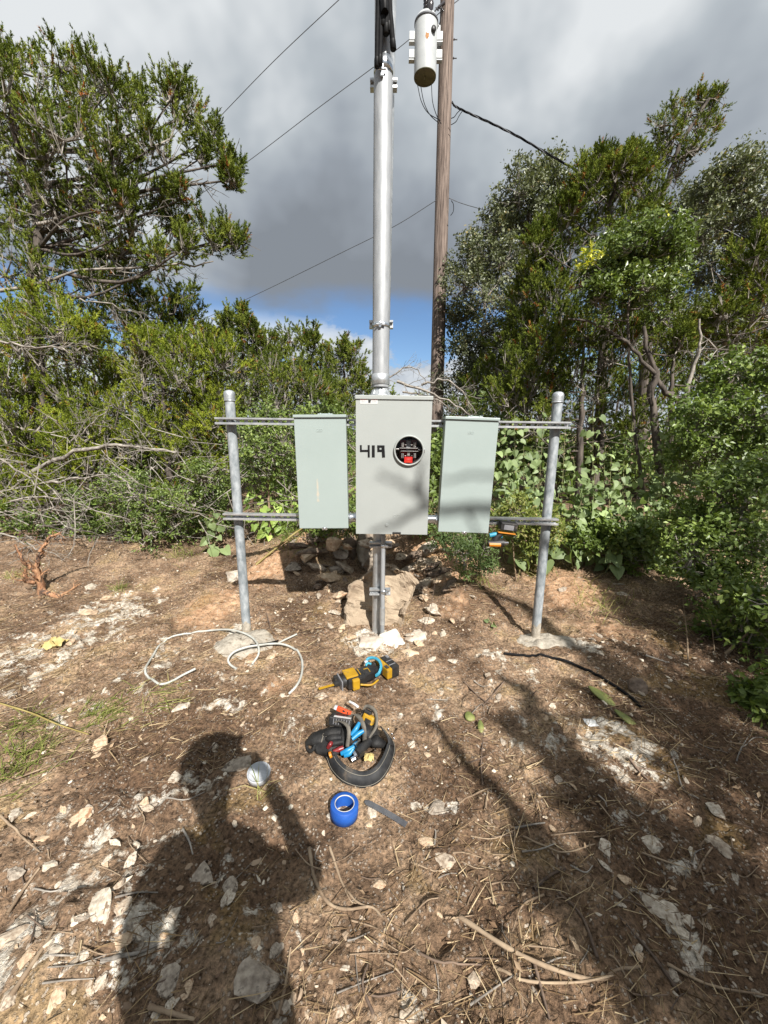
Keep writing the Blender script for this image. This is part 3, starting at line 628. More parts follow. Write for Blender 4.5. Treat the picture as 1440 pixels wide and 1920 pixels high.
Tl, lx0, lx1 = disconnect((552.5, 777), (652, 778.5), (562, 990), (652.5, 991.5), 2.235, 'pale green-grey disconnect box with a tan scuff, left of the meter panel', -0.7, True)
Tr, rx0, rx1 = disconnect((832, 781), (931.5, 783.5), (819, 997), (914, 1000), 2.235, 'pale green-grey disconnect box with branch shadows, right of the meter panel', 1.6, False)
# nipples between the boxes
for xa, xb, lab in ((lx1, CXm - w2, 'short shiny conduit nipple between the left disconnect box and the meter panel'), (CXm + w2, rx0, 'short shiny conduit nipple between the meter panel and the right disconnect box')):
    zc_ = at(660, 970, 2.29)[2] if xa < 0 else at(811, 973, 2.29)[2]
    t = thing('conduit_nipple', lab, 'pipe fitting', ((xa + xb) / 2, 2.29, zc_), group='nipples between the boxes')
    mb = MB(); mb.tube([((xa - xb) / 2 - 0.006, 0, 0), ((xb - xa) / 2 + 0.006, 0, 0)], 0.024, 24); mb.build('pipe', M['zinc'], t)
    for sx in (-1, 1):
        mb = MB(); mb.lathe([(0.024, -0.005), (0.034, -0.004), (0.034, 0.004), (0.024, 0.005)], (sx * ((xb - xa) / 2 - 0.008), 0, 0), (1, 0, 0), 10, False); mb.build('locknut', M['zinc'], t)

# ---- service mast
YM = 2.285                        # conduit axis
YS = 2.43                         # support pipe axis behind
hub = at(713.5, 733, YM); top1 = at(718.8, 146, YM); top2 = at(721, -160, YM)
RM = 0.0468
MT = thing('service_mast', 'tall bright galvanised service conduit rising from the top of the meter panel', 'conduit', hub)
mb = MB(); mb.tube([hub + (0, 0, 0.02), (hub + top1) / 2, top1], RM, 40); mb.build('lower_conduit', M['mast'], MT, hub)
mb = MB(); mb.tube([top1 - (0, 0, 0.03), top1 + (0, 0, 0.02), top2], RM * 0.93, 40); mb.build('upper_conduit', M['mast'], MT, hub)
mb = MB(); mb.lathe([(RM * 0.94, 0.0), (RM * 1.02, 0.002), (RM * 1.02, 0.052), (RM * 0.94, 0.054)], at(719, 140, YM) , (0, 0, 1), 40); bd = mb.build('band_clamp', M['zinc'], MT, hub)
mb = MB(); p = at(716, 134, YM - RM); mb.box(p + (0, -0.006, 0), (0.016, 0.014, 0.05), bev=0.003); mb.tube([p + (-0.018, -0.012, 0), p + (0.02, -0.012, 0)], 0.004, 8); mb.build('band_bolt', M['zinc'], bd, hub)
pb = at(714.5, 611, YM)
mb = MB(); mb.lathe([(RM, -0.012), (RM + 0.003, -0.011), (RM + 0.003, 0.011), (RM, 0.012)], pb, (0, 0, 1), 40)
b2 = mb.build('band_clamp', M['zinc'], MT, hub)
mb = MB(); p = at(714, 609, YM - RM); mb.box(p + (-.004, -0.005, 0), (0.014, 0.014, 0.03), bev=0.003); mb.tube([p + (-0.024, -0.010, 0.001), p + (0.022, -0.010, -0.001)], 0.0045, 8); mb.tube([p + (-0.012, -0.012, 0.008), p + (0.012, -0.012, 0.006)], 0.003, 8); mb.build('band_bolt', M['zinc'], b2, hub)
mb = MB(); mb.lathe([(RM + 0.002, -0.055), (RM + 0.004, -0.054), (RM + 0.004, 0.0), (RM + 0.001, 0.001)], at(713.5, 702, YM), (0, 0, 1), 40); mb.build('coupling', M['galv'], MT, hub)
zh = (zt + 0.004)
mb = MB(); mb.lathe([(0.066, 0.0), (0.066, 0.005), (RM + 0.006, 0.008), (RM + 0.003, 0.030), (RM + 0.001, 0.031)], (hub[0], YM, zh), (0, 0, 1), 32)
hb = mb.build('hub', M['galv'], MT, hub)
for a in (0.6, 2.54, 3.9, 5.5, 4.71):
    mb = MB(); c, s = math.cos(a), math.sin(a); R = np.array([[c, -s, 0], [s, c, 0], [0, 0, 1]])
    mb.add([(np.array((hub[0], YM, zh)) + R @ np.array(v)) for v in ((RM, -.005, 0.005), (0.064, -.004, 0.005), (RM, -.004, 0.034), (RM, .004, 0.005), (0.064, .004, 0.005), (RM, .004, 0.034))], [(0, 1, 2), (3, 5, 4), (1, 4, 5, 2), (0, 3, 4, 1)])
    mb.build('hub_rib', M['galv'], hb, hub)
# support pipe behind
sp0 = at(709, 1196, YS - 0.05); sp0 = np.array([at(708.5, 1100, YS)[0], YS, H(at(708.5, 1100, YS)[0], YS) - 0.1]); sp1 = at(731, -160, YS)
SP = thing('support_pipe', 'galvanised support pipe behind the meter panel, standing in the pale rock', 'pipe', sp0)
mb = MB(); mb.tube([sp0, sp0 * 0.5 + sp1 * 0.5, sp1], 0.0405, 32); mb.build('tube', M['galv'], SP, sp0)
def stub(px0, px1, py, Y, parent, org, name='strut_piece', h=0.041):
    A, B = at(px0, py, Y), at(px1, py, Y); mb = MB(); strut_mesh(mb, A, B, h, 0.034, False); return mb.build(name, M['strut'], parent, org)
stub(694, 744.5, 160, YS - 0.062, SP, sp0); stub(692.5, 737, 609, YS - 0.062, SP, sp0)
s3 = stub(693, 732, 1109, YS - 0.062, SP, sp0, h=0.042); s4 = stub(693, 735, 1021, YS - 0.062, SP, sp0, h=0.036)
# small bonding conduit in front of it
c0 = at(716.5, 1194, 2.335); c0[2] = H(c0[0], c0[1]) - 0.05; c1_ = at(718.5, 1003, 2.335)
GC = thing('small_conduit', 'thin galvanised conduit running down the front of the support pipe below the meter panel', 'conduit', c0)
mb = MB(); mb.tube([c0, c1_], 0.0145, 20); mb.build('tube', M['mast'], GC, c0)
mb = MB(); cc = c0 + (c1_ - c0) * 0.2; mb.tube([cc, cc + (c1_ - c0) * 0.16], 0.0175, 20); mb.build('coupling', M['galv'], GC, c0)
for py in (1109, 1023):
    mb = MB(); p = at(719, py, 2.335); mb.lathe([(0.0145, -0.012), (0.0185, -0.011), (0.0185, 0.011), (0.0145, 0.012)], p, (0, 0, 1), 16); mb.box(p + (0.016, -0.016, 0), (0.03, 0.006, 0.014)); mb.tube([p + (0.018, -0.024, 0), p + (0.018, -0.008, 0)], 0.005, 6); mb.build('conduit_clamp', M['zinc'], GC, c0)
# conductors hanging at the head of the mast
CB = thing('service_cables', 'black service conductors taped together, hanging down the top of the mast', 'cable', at(720, -160, YM - 0.06))
org = at(720, -160, YM - 0.06)
for pts, r_ in ((((716, -160), (715, -40), (714, 30), (713.5, 80), (712, 120)), 0.0115), (((722, -160), (723, -20), (724.5, 30), (724, 62)), 0.0125), (((727, -160), (730, 0), (733, 40), (737.5, 91)), 0.0125), (((711, -160), (709, 0), (707.5, 60), (706.5, 124)), 0.011), (((719, -160), (719, -20), (718.5, 20), (718, 48)), 0.013), (((727, -160), (727, -10), (728.5, 30), (730, 58)), 0.011)):
    mb = MB(); P = smooth_path([at(x, y, YM - 0.075) for x, y in pts], 24); mb.tube(P, r_, 12)
    cb = mb.build('conductor', M['cable'], CB, org)
    mb = MB(); e = P[-1]; dd = (P[-1] - P[-2]); dd /= np.linalg.norm(dd); mb.lathe([(r_ * 1.12, -0.03), (r_ * 1.15, 0.004), (r_ * 0.5, 0.008), (0, 0.006)], e, dd, 12); mb.build('end_seal', M['black_tape'], cb, org)
mb = MB(); pa, pb2 = at(719, -20, YM - 0.075), at(721.5, 30, YM - 0.075); mb.tube(smooth_path([pa, (pa + pb2) / 2, pb2], 8), [0.036, 0.040, 0.042, 0.042, 0.041, 0.042, 0.041, 0.038], 14, flat=0.5); mb.build('tape_wrap', M['black_tape'], CB, org)

# ------------------------------------------------------------------ utility pole, transformer, lines
YU = 8.6
pu = at(820, 760, YU); pu[2] = H(pu[0], pu[1]) - 0.3; put = at(842, -120, YU)
UP = thing('utility_pole', 'weathered brown wooden utility pole behind the meter rack', 'utility pole', pu)
mb = MB(); n = 24; P = [pu + (put - pu) * f for f in np.linspace(0, 1, n)]; mb.tube(P, np.linspace(0.150, 0.122, n), 22); mb.build('shaft', M['wood'], UP, pu)
def on_pole(py): # axis point at frame row py
    lo, hi = 0.0, 1.0
    for _ in range(40):
        m_ = (lo + hi) / 2; p = pu + (put - pu) * m_; q_ = p - CAM; yy = 960 - F_PX * (q_ @ _u) / (q_ @ _f)
        if yy > py: lo = m_
        else: hi = m_
    return pu + (put - pu) * lo
for py in (74, 109):
    mb = MB(); p = on_pole(py); mb.tube([p + (0.05, 0, 0), p + (0.20, 0, 0)], 0.009, 8); mb.lathe([(0.022, 0), (0.022, 0.012)], p + (0.135, 0, 0), (1, 0, 0), 4, False); mb.build('through_bolt', M['wire'], UP, pu)
TRN = thing('transformer', 'pale grey cylindrical transformer hung high on the wooden pole', 'transformer', at(797, 150, YU - 0.18))
t0_ = at(797, 146, YU - 0.18); pm_ = pxm(100, YU - 0.18); RT = 21.0 * pm_; t1_ = at(799, 45, YU - 0.18)
org = t0_; HT = t1_[2] - t0_[2]; cx_, cy_ = (t0_[0] + t1_[0]) / 2, t0_[1]
TRN.matrix_world = Matrix.Translation(Vector(t0_.tolist()))
mb = MB(); mb.lathe([(RT * 0.99, 0.012), (RT, 0.02), (RT, HT)], (cx_, cy_, t0_[2]), n=40); tank = mb.build('tank', M['tank'], TRN, org)
mb = MB(); mb.lathe([(0, 0.02), (RT * 0.93, 0.02), (RT * 0.94, 0.0), (RT * 0.995, 0.0), (RT * 0.995, 0.015)], (cx_, cy_, t0_[2]), n=40); mb.lathe([(0, -.02), (0.012, -.02), (0.012, 0.02)], (cx_, cy_, t0_[2]), n=10); mb.build('base', M['tank_base'], tank, org)
mb = MB(); mb.lathe([(RT, 0), (RT * 1.0, 0.02), (RT * 0.86, 0.075), (RT * 0.5, 0.12), (0, 0.135)], (cx_, cy_, t0_[2] + HT), n=40); lidt = mb.build('lid', M['tank'], TRN, org)
mb = MB(); mb.lathe([(RT, -0.02), (RT * 1.05, -0.018), (RT * 1.05, 0.014), (RT, 0.016)], (cx_, cy_, t0_[2] + HT), n=40); mb.build('lid_band', M['wire'], lidt, org)
for py in (69, 103):
    zz = at(797, py, YU - 0.18)[2]
    for sx in (-1, 1):
        mb = MB(); mb.box((cx_ + sx * (RT + 0.035), cy_ + 0.02, zz), (0.12, 0.10, 0.125), bev=0.006); mb.box((cx_ + sx * (RT + 0.035), cy_ + 0.02, zz - 0.075), (0.125, 0.08, 0.02)); mb.build('mounting_lug', M['tank'], TRN, org)
mb = MB(); z1_ = t0_[2] + HT + 0.10; prof = []
for i in range(9): prof += [(0.030, i * 0.05), (0.052, i * 0.05 + 0.012), (0.030, i * 0.05 + 0.03)]
mb.lathe(prof, (cx_ - 0.01, cy_ - 0.02, z1_), n=16); bu = mb.build('bushing', M['porcelain'], TRN, org)
mb = MB(); mb.tube(smooth_path([(cx_ + 0.05, cy_ - 0.16, z1_ - 0.10), (cx_ + 0.06, cy_ - 0.14, z1_ + 0.12), (cx_ + 0.09, cy_ - 0.10, z1_ + 0.3), (cx_ + 0.05, cy_ - 0.04, z1_ + 0.42)], 14), [0.02, 0.035, 0.05, 0.055, 0.04, 0.035, 0.05, 0.055, 0.05, 0.04, 0.05, 0.06, 0.04, 0.02], 10); mb.build('arrester', M['porcelain'], TRN, org)
mb = MB(); dv = at(812, 57, cy_ - RT * 0.8); mb.lathe([(0, 0.05), (0.04, 0.05), (0.045, 0.04), (0.045, -0.03)], dv, (0.3, -1, 0), 16); mb.build('drain_valve', M['black_plastic'], tank, org)
mb = MB(); rs = at(801, 64, cy_ - RT * 1.0); mb.add([rs + np.array(v) for v in ((-.03, 0, -.03), (.0, -.001, -.075), (.03, 0, -.035), (.035, 0, .03), (.01, -.001, .015), (-.02, 0, .03))], [(0, 1, 2, 3, 4, 5)]); mb.build('rust_patch', M['rust'], tank, org)
mb = MB(); mb.box((cx_ + RT * 0.4, YU - 0.02, at(797, 85, YU)[2]), (0.5, 0.05, 0.55)); mb.build('pole_bracket', M['tank'], TRN, org)

def line(name, pts, r, label, cat='power line', mat='wire', n=40, group='overhead lines'):
    mb = MB(); mb.tube(smooth_path(pts, n), r, 6); o = mb.build(name, M[mat]); tag(o, label, cat, group); return o
line('overhead_wire', [at(700, -60, 7.4), at(635, 0, 7.6), at(510, 118, 8.2), at(392, 240, 9.0), at(300, 335, 10.5)], 0.0055, 'overhead wire crossing the upper left sky above the other two')
line('overhead_wire', [at(838, 12, YU - 0.1), at(745, 92, YU), at(600, 200, 9.2), at(452, 312, 10.4), at(330, 395, 12)], 0.006, 'overhead wire from the pole top down to the left behind the mast')
line('overhead_wire', [on_pole(380) + (-0.12, -0.08, 0), at(740, 424, YU + 0.2), at(640, 474, 9.3), at(500, 543, 10.4), at(378, 600, 11.6), at(250, 660, 14)], 0.006, 'lowest overhead wire running left from the middle of the pole')
line('overhead_wire', [on_pole(374) + (0.11, -0.06, 0), at(868, 382, YU), at(915, 395, 8.9), at(1010, 418, 9.8), at(1120, 447, 11)], 0.006, 'thin wire leaving the pole to the right behind the oak')
line('overhead_wire', [on_pole(8) + (0.1, 0, 0), at(866, -6, YU + .2), at(900, -40, 9.2)], 0.009, 'short wire rising right from the pole at the top edge')
# twisted service drop
base = smooth_path([on_pole(196) + (0.13, -0.05, 0), at(862, 204, YU - 0.2), at(960, 250, 8.0), at(1095, 325, 7.4), at(1290, 405, 6.9), at(1440, 462, 6.5), at(1600, 515, 6.2)], 130)
SD = thing('service_drop', 'twisted black service cable sagging right from the pole into the trees', 'power line', base[0], group='overhead lines')
for k in range(3):
    mb = MB(); a = np.arange(len(base)) * 0.55 + k * 2.094; P = base + 0.012 * np.stack([0 * a, np.cos(a), np.sin(a)], 1); mb.tube(P, 0.0085, 5); mb.build('strand', M['cable' if k else 'wire'], SD, base[0])
for pts, lab in ((((783, 160), (790, 190), (803, 212), (826, 226)), 'left jumper wire looping from the transformer base to the pole'), (((789, 162), (795, 192), (806, 215), (823, 231)), 'middle jumper wire looping from the transformer base to the pole'), (((809, 158), (811, 190), (818, 215), (827, 232)), 'right jumper wire hanging from the transformer base to the pole'),
                 (((846, 222), (852, 219), (858, 211), (866, 204)), 'upper short jumper wire from the pole to the service cable'), (((846, 234), (855, 228), (861, 217), (869, 205)), 'lower short jumper wire from the pole to the service cable'), (((845, 404), (850, 396), (850, 383), (846, 376)), 'small wire loop beside the middle of the pole'),
                 (((820, 55), (825, 40), (827, 20), (829, 14)), 'thin ground wire beside the transformer lid')):
    line('jumper_wire', [at(x, y, YU - 0.20) for x, y in pts], 0.0065, lab, 'wire', 'cable', 20, 'jumper wires on the pole')
t = thing('insulator', 'dark line clamp and insulator at the pole top beside the transformer bushing', 'insulator', at(829, 8, YU - .15))
o_ = at(829, 8, YU - .15)
for a_, b_, r_, nm in (((833, 5), (822, 15), 0.03, 'clamp_body'), ((824, 10), (813, 24), 0.014, 'dead_end'), ((822, 20), (817, 14), 0.012, 'tail'), ((826, 14), (832, 21), 0.010, 'eye_bolt')):
    mb = MB(); mb.tube([at(*a_, YU - .15), at(*b_, YU - .15)], [r_, r_ * 0.7], 8); mb.build(nm, M['porcelain'], t, o_)

# ------------------------------------------------------------------ vegetation generators
def unit(v): return v / (np.linalg.norm(v, axis=-1, keepdims=True) + 1e-12)
def perp(D, rg):
    r = rg.normal(size=D.shape); r -= D * np.sum(r * D, -1, keepdims=True); return unit(r)
def sticks(A, B, ra, rb):
    A = np.asarray(A, float); B = np.asarray(B, float); n = len(A); D = unit(B - A); rg = np.random.default_rng(1)
    x = perp(D, rg); y = np.cross(D, x); ra = np.broadcast_to(ra, n)[:, None]; rb = np.broadcast_to(rb, n)[:, None]
    V = []
    for C, r in ((A, ra), (B, rb)):
        for a in (0, 2.094, 4.189): V.append(C + r * (math.cos(a) * x + math.sin(a) * y))
    V = np.stack(V, 1).reshape(-1, 3); b = np.arange(n)[:, None] * 6
    F = np.concatenate([b + np.array([[j, (j + 1) % 3, 3 + (j + 1) % 3, 3 + j]]) for j in range(3)])
    return V, F
def tubes_np(paths, n=5):
    Vs, Fs, off = [], [], 0
    for P, r in paths:
        P = np.asarray(P, float); k = len(P); r = np.broadcast_to(r, k)
        T = unit(np.gradient(P, axis=0)); x = unit(np.cross(T, np.array([0.31, 0.17, 0.93]) + 0 * T)); y = np.cross(T, x)
        a = np.arange(n) * 2 * math.pi / n
        V = P[:, None] + r[:, None, None] * (np.cos(a)[None, :, None] * x[:, None] + np.sin(a)[None, :, None] * y[:, None])
        i = (np.arange(k - 1)[:, None] * n); j = np.arange(n)[None]; j2 = (j + 1) % n
        F = np.stack([(i + j).ravel(), (i + j2).ravel(), (i + n + j2).ravel(), (i + n + j).ravel()], 1)
        Vs.append(V.reshape(-1, 3)); Fs.append(F + off); off += k * n
    return np.concatenate(Vs), np.concatenate(Fs)
def join_np(parts):
    off = 0; Vs = []; Fs = []
    for V, F in parts: Vs.append(V); Fs.append(F + off); off += len(V)
    return np.concatenate(Vs), np.concatenate(Fs)
def needles(P, D, L, k, nl, nw, rg, tint):
    n = len(P); t = rg.random((n, k)); Pb = P[:, None] + D[:, None] * (L[:, None, None] * t[..., None])
    Dn = np.repeat(D[:, None], k, 1); pr = perp(Dn, rg)
    nd = unit(Dn * 0.75 + pr * (1.05 - 0.55 * t[..., None])); ln = nl * (1.1 - 0.5 * t) * rg.uniform(0.6, 1.3, (n, k))
    w = perp(nd, rg) * (nw / 2)
    V = np.stack([Pb - w, Pb + w, Pb + nd * ln[..., None]], 2).reshape(-1, 3)
    F = np.arange(len(V)).reshape(-1, 3)
    tt = np.clip(np.repeat(tint[:, None], k, 1) + rg.normal(0, 0.06, (n, k)), 0, 1)
    return V, F, np.repeat(tt.ravel(), 3)
def leaves(P, D, L, k, ll, lw, rg, tint):
    n = len(P); t = rg.random((n, k)); Pb = P[:, None] + D[:, None] * (L[:, None, None] * t[..., None]) + rg.normal(0, ll * 0.35, (n, k, 3))
    Dn = np.repeat(D[:, None], k, 1); pr = perp(Dn, rg)
    nd = unit(Dn * 0.5 + pr * 0.8 + np.array([0, 0, -0.1])); ln = ll * rg.uniform(0.6, 1.25, (n, k))[..., None]
    up = unit(np.array([0.15, -0.4, 0.8]) + rg.normal(0, 0.55, nd.shape)); w = unit(np.cross(nd, up)) * lw * (ln / ll) / 2
    nrm = np.cross(w, nd); nrm = unit(nrm)
    V = np.stack([Pb, Pb + nd * ln * 0.45 - w + nrm * lw * 0.15, Pb + nd * ln, Pb + nd * ln * 0.45 + w + nrm * lw * 0.15], 2).reshape(-1, 3)
    F = np.arange(len(V)).reshape(-1, 4)
    tt = np.clip(np.repeat(tint[:, None], k, 1) + rg.normal(0, 0.13, (n, k)), 0, 1)
    return V, F, np.repeat(tt.ravel(), 4)
def clumps(lobes, rg, sub, per, flame=0.55, up=0.7):
    """flame-shaped tufts spread through each lobe: plume bases, directions, twig roots, tints"""
    P, D, R, Tn = [], [], [], []
    for c, r in lobes:
        ns = max(3, int(sub * (0.7 + 0.6 * rg.random())))
        for i in range(ns):
            d = unit(rg.normal(size=3)); u = rg.random() ** 0.45
            s = c + r * 0.80 * u * d; ax = unit(d * 0.55 * u + np.array([0, 0, up]) + rg.normal(0, 0.22, 3))
            k = max(3, int(per * rg.uniform(0.6, 1.4))); ln = r * flame * rg.uniform(0.7, 1.4); t = np.linspace(0, 1, k) ** 0.8
            rad = unit(rg.normal(size=(k, 3))); off = rad * (r * 0.30 * (1 - 0.7 * t))[:, None]
            p = s + ax * (ln * t)[:, None] + off
            P.append(p); D.append(unit(ax + rad * (0.95 - 0.6 * t)[:, None] + rg.normal(0, 0.25, (k, 3))))
            R.append(np.repeat((s - ax * 0.1 * r)[None], k, 0)); Tn.append(np.clip(np.full(k, 0.25 + 0.5 * rg.random()) + rg.normal(0, 0.1, k), 0, 0.95))
    P = np.concatenate(P); Tn = np.concatenate(Tn)
    return P, np.concatenate(D), np.concatenate(R), Tn

def tree(name, label, cat, base, trunk, lobes, kind='juniper', mat='juniper', seed=1, group=None, sub=7, per=8, k=24, nl=0.05, nw=0.009, L=0.13, tr=0.07, dens=1.55,
         bark='bark', dead=0.03, deadtwigs=0, limb_r=0.022, up=0.95, flame=0.7, parts=('trunk', 'branches', 'crown'), extra_lobes=None):
    """lobes: (px, py, radius px, Y) seen from the photograph, or ('w', centre, radius)"""
    rg = np.random.default_rng(seed); W_ = []
    for l in lobes:
        if l[0] == 'w': W_.append((np.array(l[1], float), l[2])); continue
        px, py, rp, Y = l; W_.append((at(px, py, Y), rp * pxm(py, Y)))
    base = np.array(base, float); T = thing(name, label, cat, base, group=group)
    tp = smooth_path([base] + [np.array(p, float) for p in trunk], 26)
    tp[1:-1] += rg.normal(0, tr * 0.18, (24, 3)) * np.array([1, 1, 0.3])
    V, F = tubes_np([(tp, np.linspace(tr, tr * 0.22, 26))], 9)
    link_mesh(parts[0], np_mesh(parts[0], V - base, F, [M[bark]], smooth=True), None, T)
    paths = []; A = []; B = []
    for c, r in W_:
        cand = tp[np.minimum(tp[:, 2] + 0.2 * r, 99) < c[2] + 0.15]
        if len(cand) < 3: cand = tp[:4]
        dist = np.linalg.norm(cand - c, axis=1) + 0.35 * np.abs(cand[:, 2] - (c[2] - 0.35 * np.linalg.norm(cand[:, :2] - c[:2], axis=1)))
        a = cand[np.argmin(dist)]; m_ = (a + c) / 2 + rg.normal(0, 0.06, 3) * np.linalg.norm(c - a) - np.array([0, 0, 0.08 * np.linalg.norm(c - a)])
        Pp = smooth_path([a, m_, c], 9); rr = min(limb_r * 0.62 * (0.5 + np.linalg.norm(c - a) * 0.45), tr * 0.45)
        paths.append((Pp, np.linspace(rr, rr * 0.28, 9)))
    P, D, R, Tn = clumps(W_, rg, sub * dens * 1.2, per * 1.15, flame, up)
    Lp = L * rg.uniform(0.7, 1.3, len(P))
    brown = rg.random(len(P)) < dead; Tn = np.where(brown, 1.0, Tn)
    ci = []
    for i, (c, r) in enumerate(W_): pass
    # twigs: lobe heart -> tuft root -> plume
    Ru, idx = np.unique(R.round(5), axis=0, return_index=True); Cs = np.array([c for c, r in W_])
    near = Cs[np.argmin(((Ru[:, None] - Cs[None]) ** 2).sum(-1), 1)]
    tw = [sticks(near, Ru, 0.009 * tr / 0.07 + 0.002, 0.005), sticks(R[::2], P[::2], 0.0042, 0.0022)]
    if deadtwigs:
        rr = np.array([r for _, r in W_]).mean(); pk = rg.integers(0, len(paths), deadtwigs); pt = rg.integers(3, 9, deadtwigs)
        a = np.array([paths[q_][0][t_] for q_, t_ in zip(pk, pt)]); c = a; ld = unit(np.array([paths[q_][0][t_] - paths[q_][0][t_ - 1] for q_, t_ in zip(pk, pt)]))
        b = a + unit(rg.normal(size=c.shape) + 0.9 * ld + np.array([0, -0.3, 0.0])) * rr * rg.uniform(0.5, 1.3, (len(c), 1))
        mid = (a + b) / 2 + rg.normal(0, 0.05 * rr, a.shape)
        tw += [sticks(a, mid, 0.006, 0.0045), sticks(mid, b, 0.0045, 0.002)]
        for q in range(2):
            e = mid + (b - mid) * rg.random((len(c), 1)); tw.append(sticks(e, e + unit(b - mid + rg.normal(0, 0.25, a.shape)) * rr * 0.35, 0.0035, 0.0015))
    nb = 0
    bp = [tubes_np(paths, 6)]
    link_mesh(parts[1], np_mesh(parts[1], bp[0][0] - base, bp[0][1], [M[bark]], smooth=True), None, T)
    V, F = join_np(tw); link_mesh('twigs', np_mesh('twigs', V - base, F, [M['deadwood']]), None, T)['kind'] = 'stuff'
    if kind == 'juniper': V, F, tt = needles(P, D, Lp * 0.85, int(k * 1.55), nl * 0.88, nw * 1.12, rg, Tn)
    else: V, F, tt = leaves(P, D, Lp, int(k * 1.2), nl * 1.12, nw * 1.15, rg, Tn)
    link_mesh(parts[2], np_mesh(parts[2], V - base, F, [M[mat]], tint=tt), None, T)
    return T
def gz(p): p = np.array(p, float); p[2] = float(H(p[0], p[1])) - 0.05; return p
def base_at(px, Y): 
    p = at(px, 900, Y); return gz(p)
def lob(Y, L, j=0.5, seed=0):
    rg = np.random.default_rng(seed + 100); return [(x, y, r, Y + rg.uniform(-j, j)) for x, y, r in L]

# ---- left side
b = base_at(30, 5.2)
tree('juniper_tree', 'tall spreading juniper with bare grey limbs towering at the left edge', 'tree', b, [at(60, 640, 5.2), at(70, 420, 5.2), at(30, 260, 5.2), at(15, 100, 5.2)],
     lob(5.1, [(20, 115, 38), (62, 190, 55), (112, 135, 42), (152, 180, 48), (205, 175, 45), (250, 200, 40), (235, 255, 55), (322, 185, 32), (345, 220, 38), (290, 275, 50), (392, 262, 28), (428, 305, 24), (432, 338, 18), (120, 265, 60),
               (55, 330, 55), (180, 330, 50), (260, 335, 40), (340, 375, 26), (320, 430, 32), (250, 430, 36), (432, 455, 28), (395, 455, 28), (350, 465, 28), (300, 495, 28), (60, 440, 60), (120, 470, 55), (15, 420, 50), (205, 470, 40), (5, 250, 50), (-60, 300, 80), (-60, 160, 70), (-70, 440, 80), (160, 240, 40), (372, 300, 24), (10, 520, 60), (90, 530, 55), (170, 530, 45), (240, 510, 40), (30, 350, 55), (100, 390, 55), (170, 420, 45), (230, 390, 40), (290, 380, 35), (90, 300, 50), (210, 300, 45), (10, 180, 45)], 0.55, 1),
     seed=11, sub=8, per=8, k=26, tr=0.085, deadtwigs=330, limb_r=0.03, group='junipers around the clearing', nl=0.042, nw=0.0085, L=0.12)
tree('juniper_tree', 'dark juniper behind the big left juniper, its top against the blue strip of sky', 'tree', base_at(300, 7.2), [at(310, 700, 7.2), at(330, 560, 7.2)],
     lob(7.2, [(300, 590, 42), (338, 560, 30), (345, 595, 32), (250, 610, 45), (200, 600, 45), (290, 650, 50), (220, 680, 50), (350, 640, 40), (150, 600, 50), (160, 540, 45), (230, 550, 35)], 0.4, 2), seed=12, sub=9, per=8, nl=0.06, nw=0.012, L=0.15, group='junipers around the clearing')
tree('young_juniper', 'bright green young juniper at the far left under the big limbs', 'tree', base_at(70, 4.6), [at(80, 760, 4.6), at(75, 580, 4.6)],
     lob(4.6, [(70, 590, 42), (120, 620, 48), (40, 650, 55), (150, 680, 48), (80, 700, 55), (10, 720, 50), (165, 640, 30), (60, 770, 45), (130, 755, 45), (-40, 640, 60), (-50, 740, 60), (15, 600, 40), (60, 840, 44), (0, 860, 50), (130, 850, 40), (180, 880, 36), (40, 930, 44), (110, 930, 40), (-40, 900, 60), (90, 800, 50), (170, 820, 45), (30, 800, 50), (200, 760, 36), (60, 890, 44), (140, 900, 40)], 0.35, 3), mat='juniper_bright', seed=13, sub=11, per=9, nl=0.034, nw=0.007, L=0.10, tr=0.05, flame=0.75, deadtwigs=60, group='junipers around the clearing')
tree('young_juniper', 'bright green pointed juniper left of the left post', 'tree', base_at(320, 4.9), [at(310, 800, 4.9), at(300, 640, 4.9)],
     lob(4.9, [(290, 640, 26), (275, 690, 40), (330, 665, 34), (345, 710, 46), (385, 660, 36), (300, 740, 48), (240, 760, 45), (390, 720, 42), (365, 770, 42), (220, 715, 35), (420, 690, 32), (410, 760, 38), (190, 800, 38), (300, 800, 40), (270, 650, 25), (250, 850, 42), (330, 850, 40), (390, 840, 36), (300, 900, 40), (370, 900, 36), (220, 910, 36), (270, 820, 44), (350, 800, 40), (410, 800, 36), (260, 950, 36), (330, 950, 36), (410, 870, 34), (200, 850, 40)], 0.3, 4), mat='juniper_bright', seed=14, sub=11, per=9, nl=0.034, nw=0.007, L=0.10, tr=0.05, flame=0.8, deadtwigs=70, group='junipers around the clearing')
tree('juniper_tree', 'dark green juniper with a tufted top just left of the grey cloud edge', 'tree', base_at(450, 8.3), [at(455, 700, 8.3), at(450, 600, 8.3)],
     lob(8.3, [(452, 605, 22), (425, 620, 26), (475, 625, 24), (440, 655, 36), (485, 660, 32), (410, 655, 30), (460, 700, 45), (510, 690, 32)], 0.3, 5), seed=15, sub=9, per=9, nl=0.06, nw=0.012, L=0.14, group='junipers around the clearing')
tree('juniper_tree', 'open-crowned juniper with sky showing through, left of the white cumulus', 'tree', base_at(560, 10.5), [at(565, 720, 10.5), at(565, 640, 10.5)],
     lob(10.5, [(545, 640, 24), (575, 635, 22), (590, 652, 20), (520, 655, 22), (535, 680, 28), (585, 695, 28), (560, 720, 36)], 0.3, 6), seed=16, sub=8, per=8, nl=0.07, nw=0.014, L=0.16, deadtwigs=40, group='junipers around the clearing')
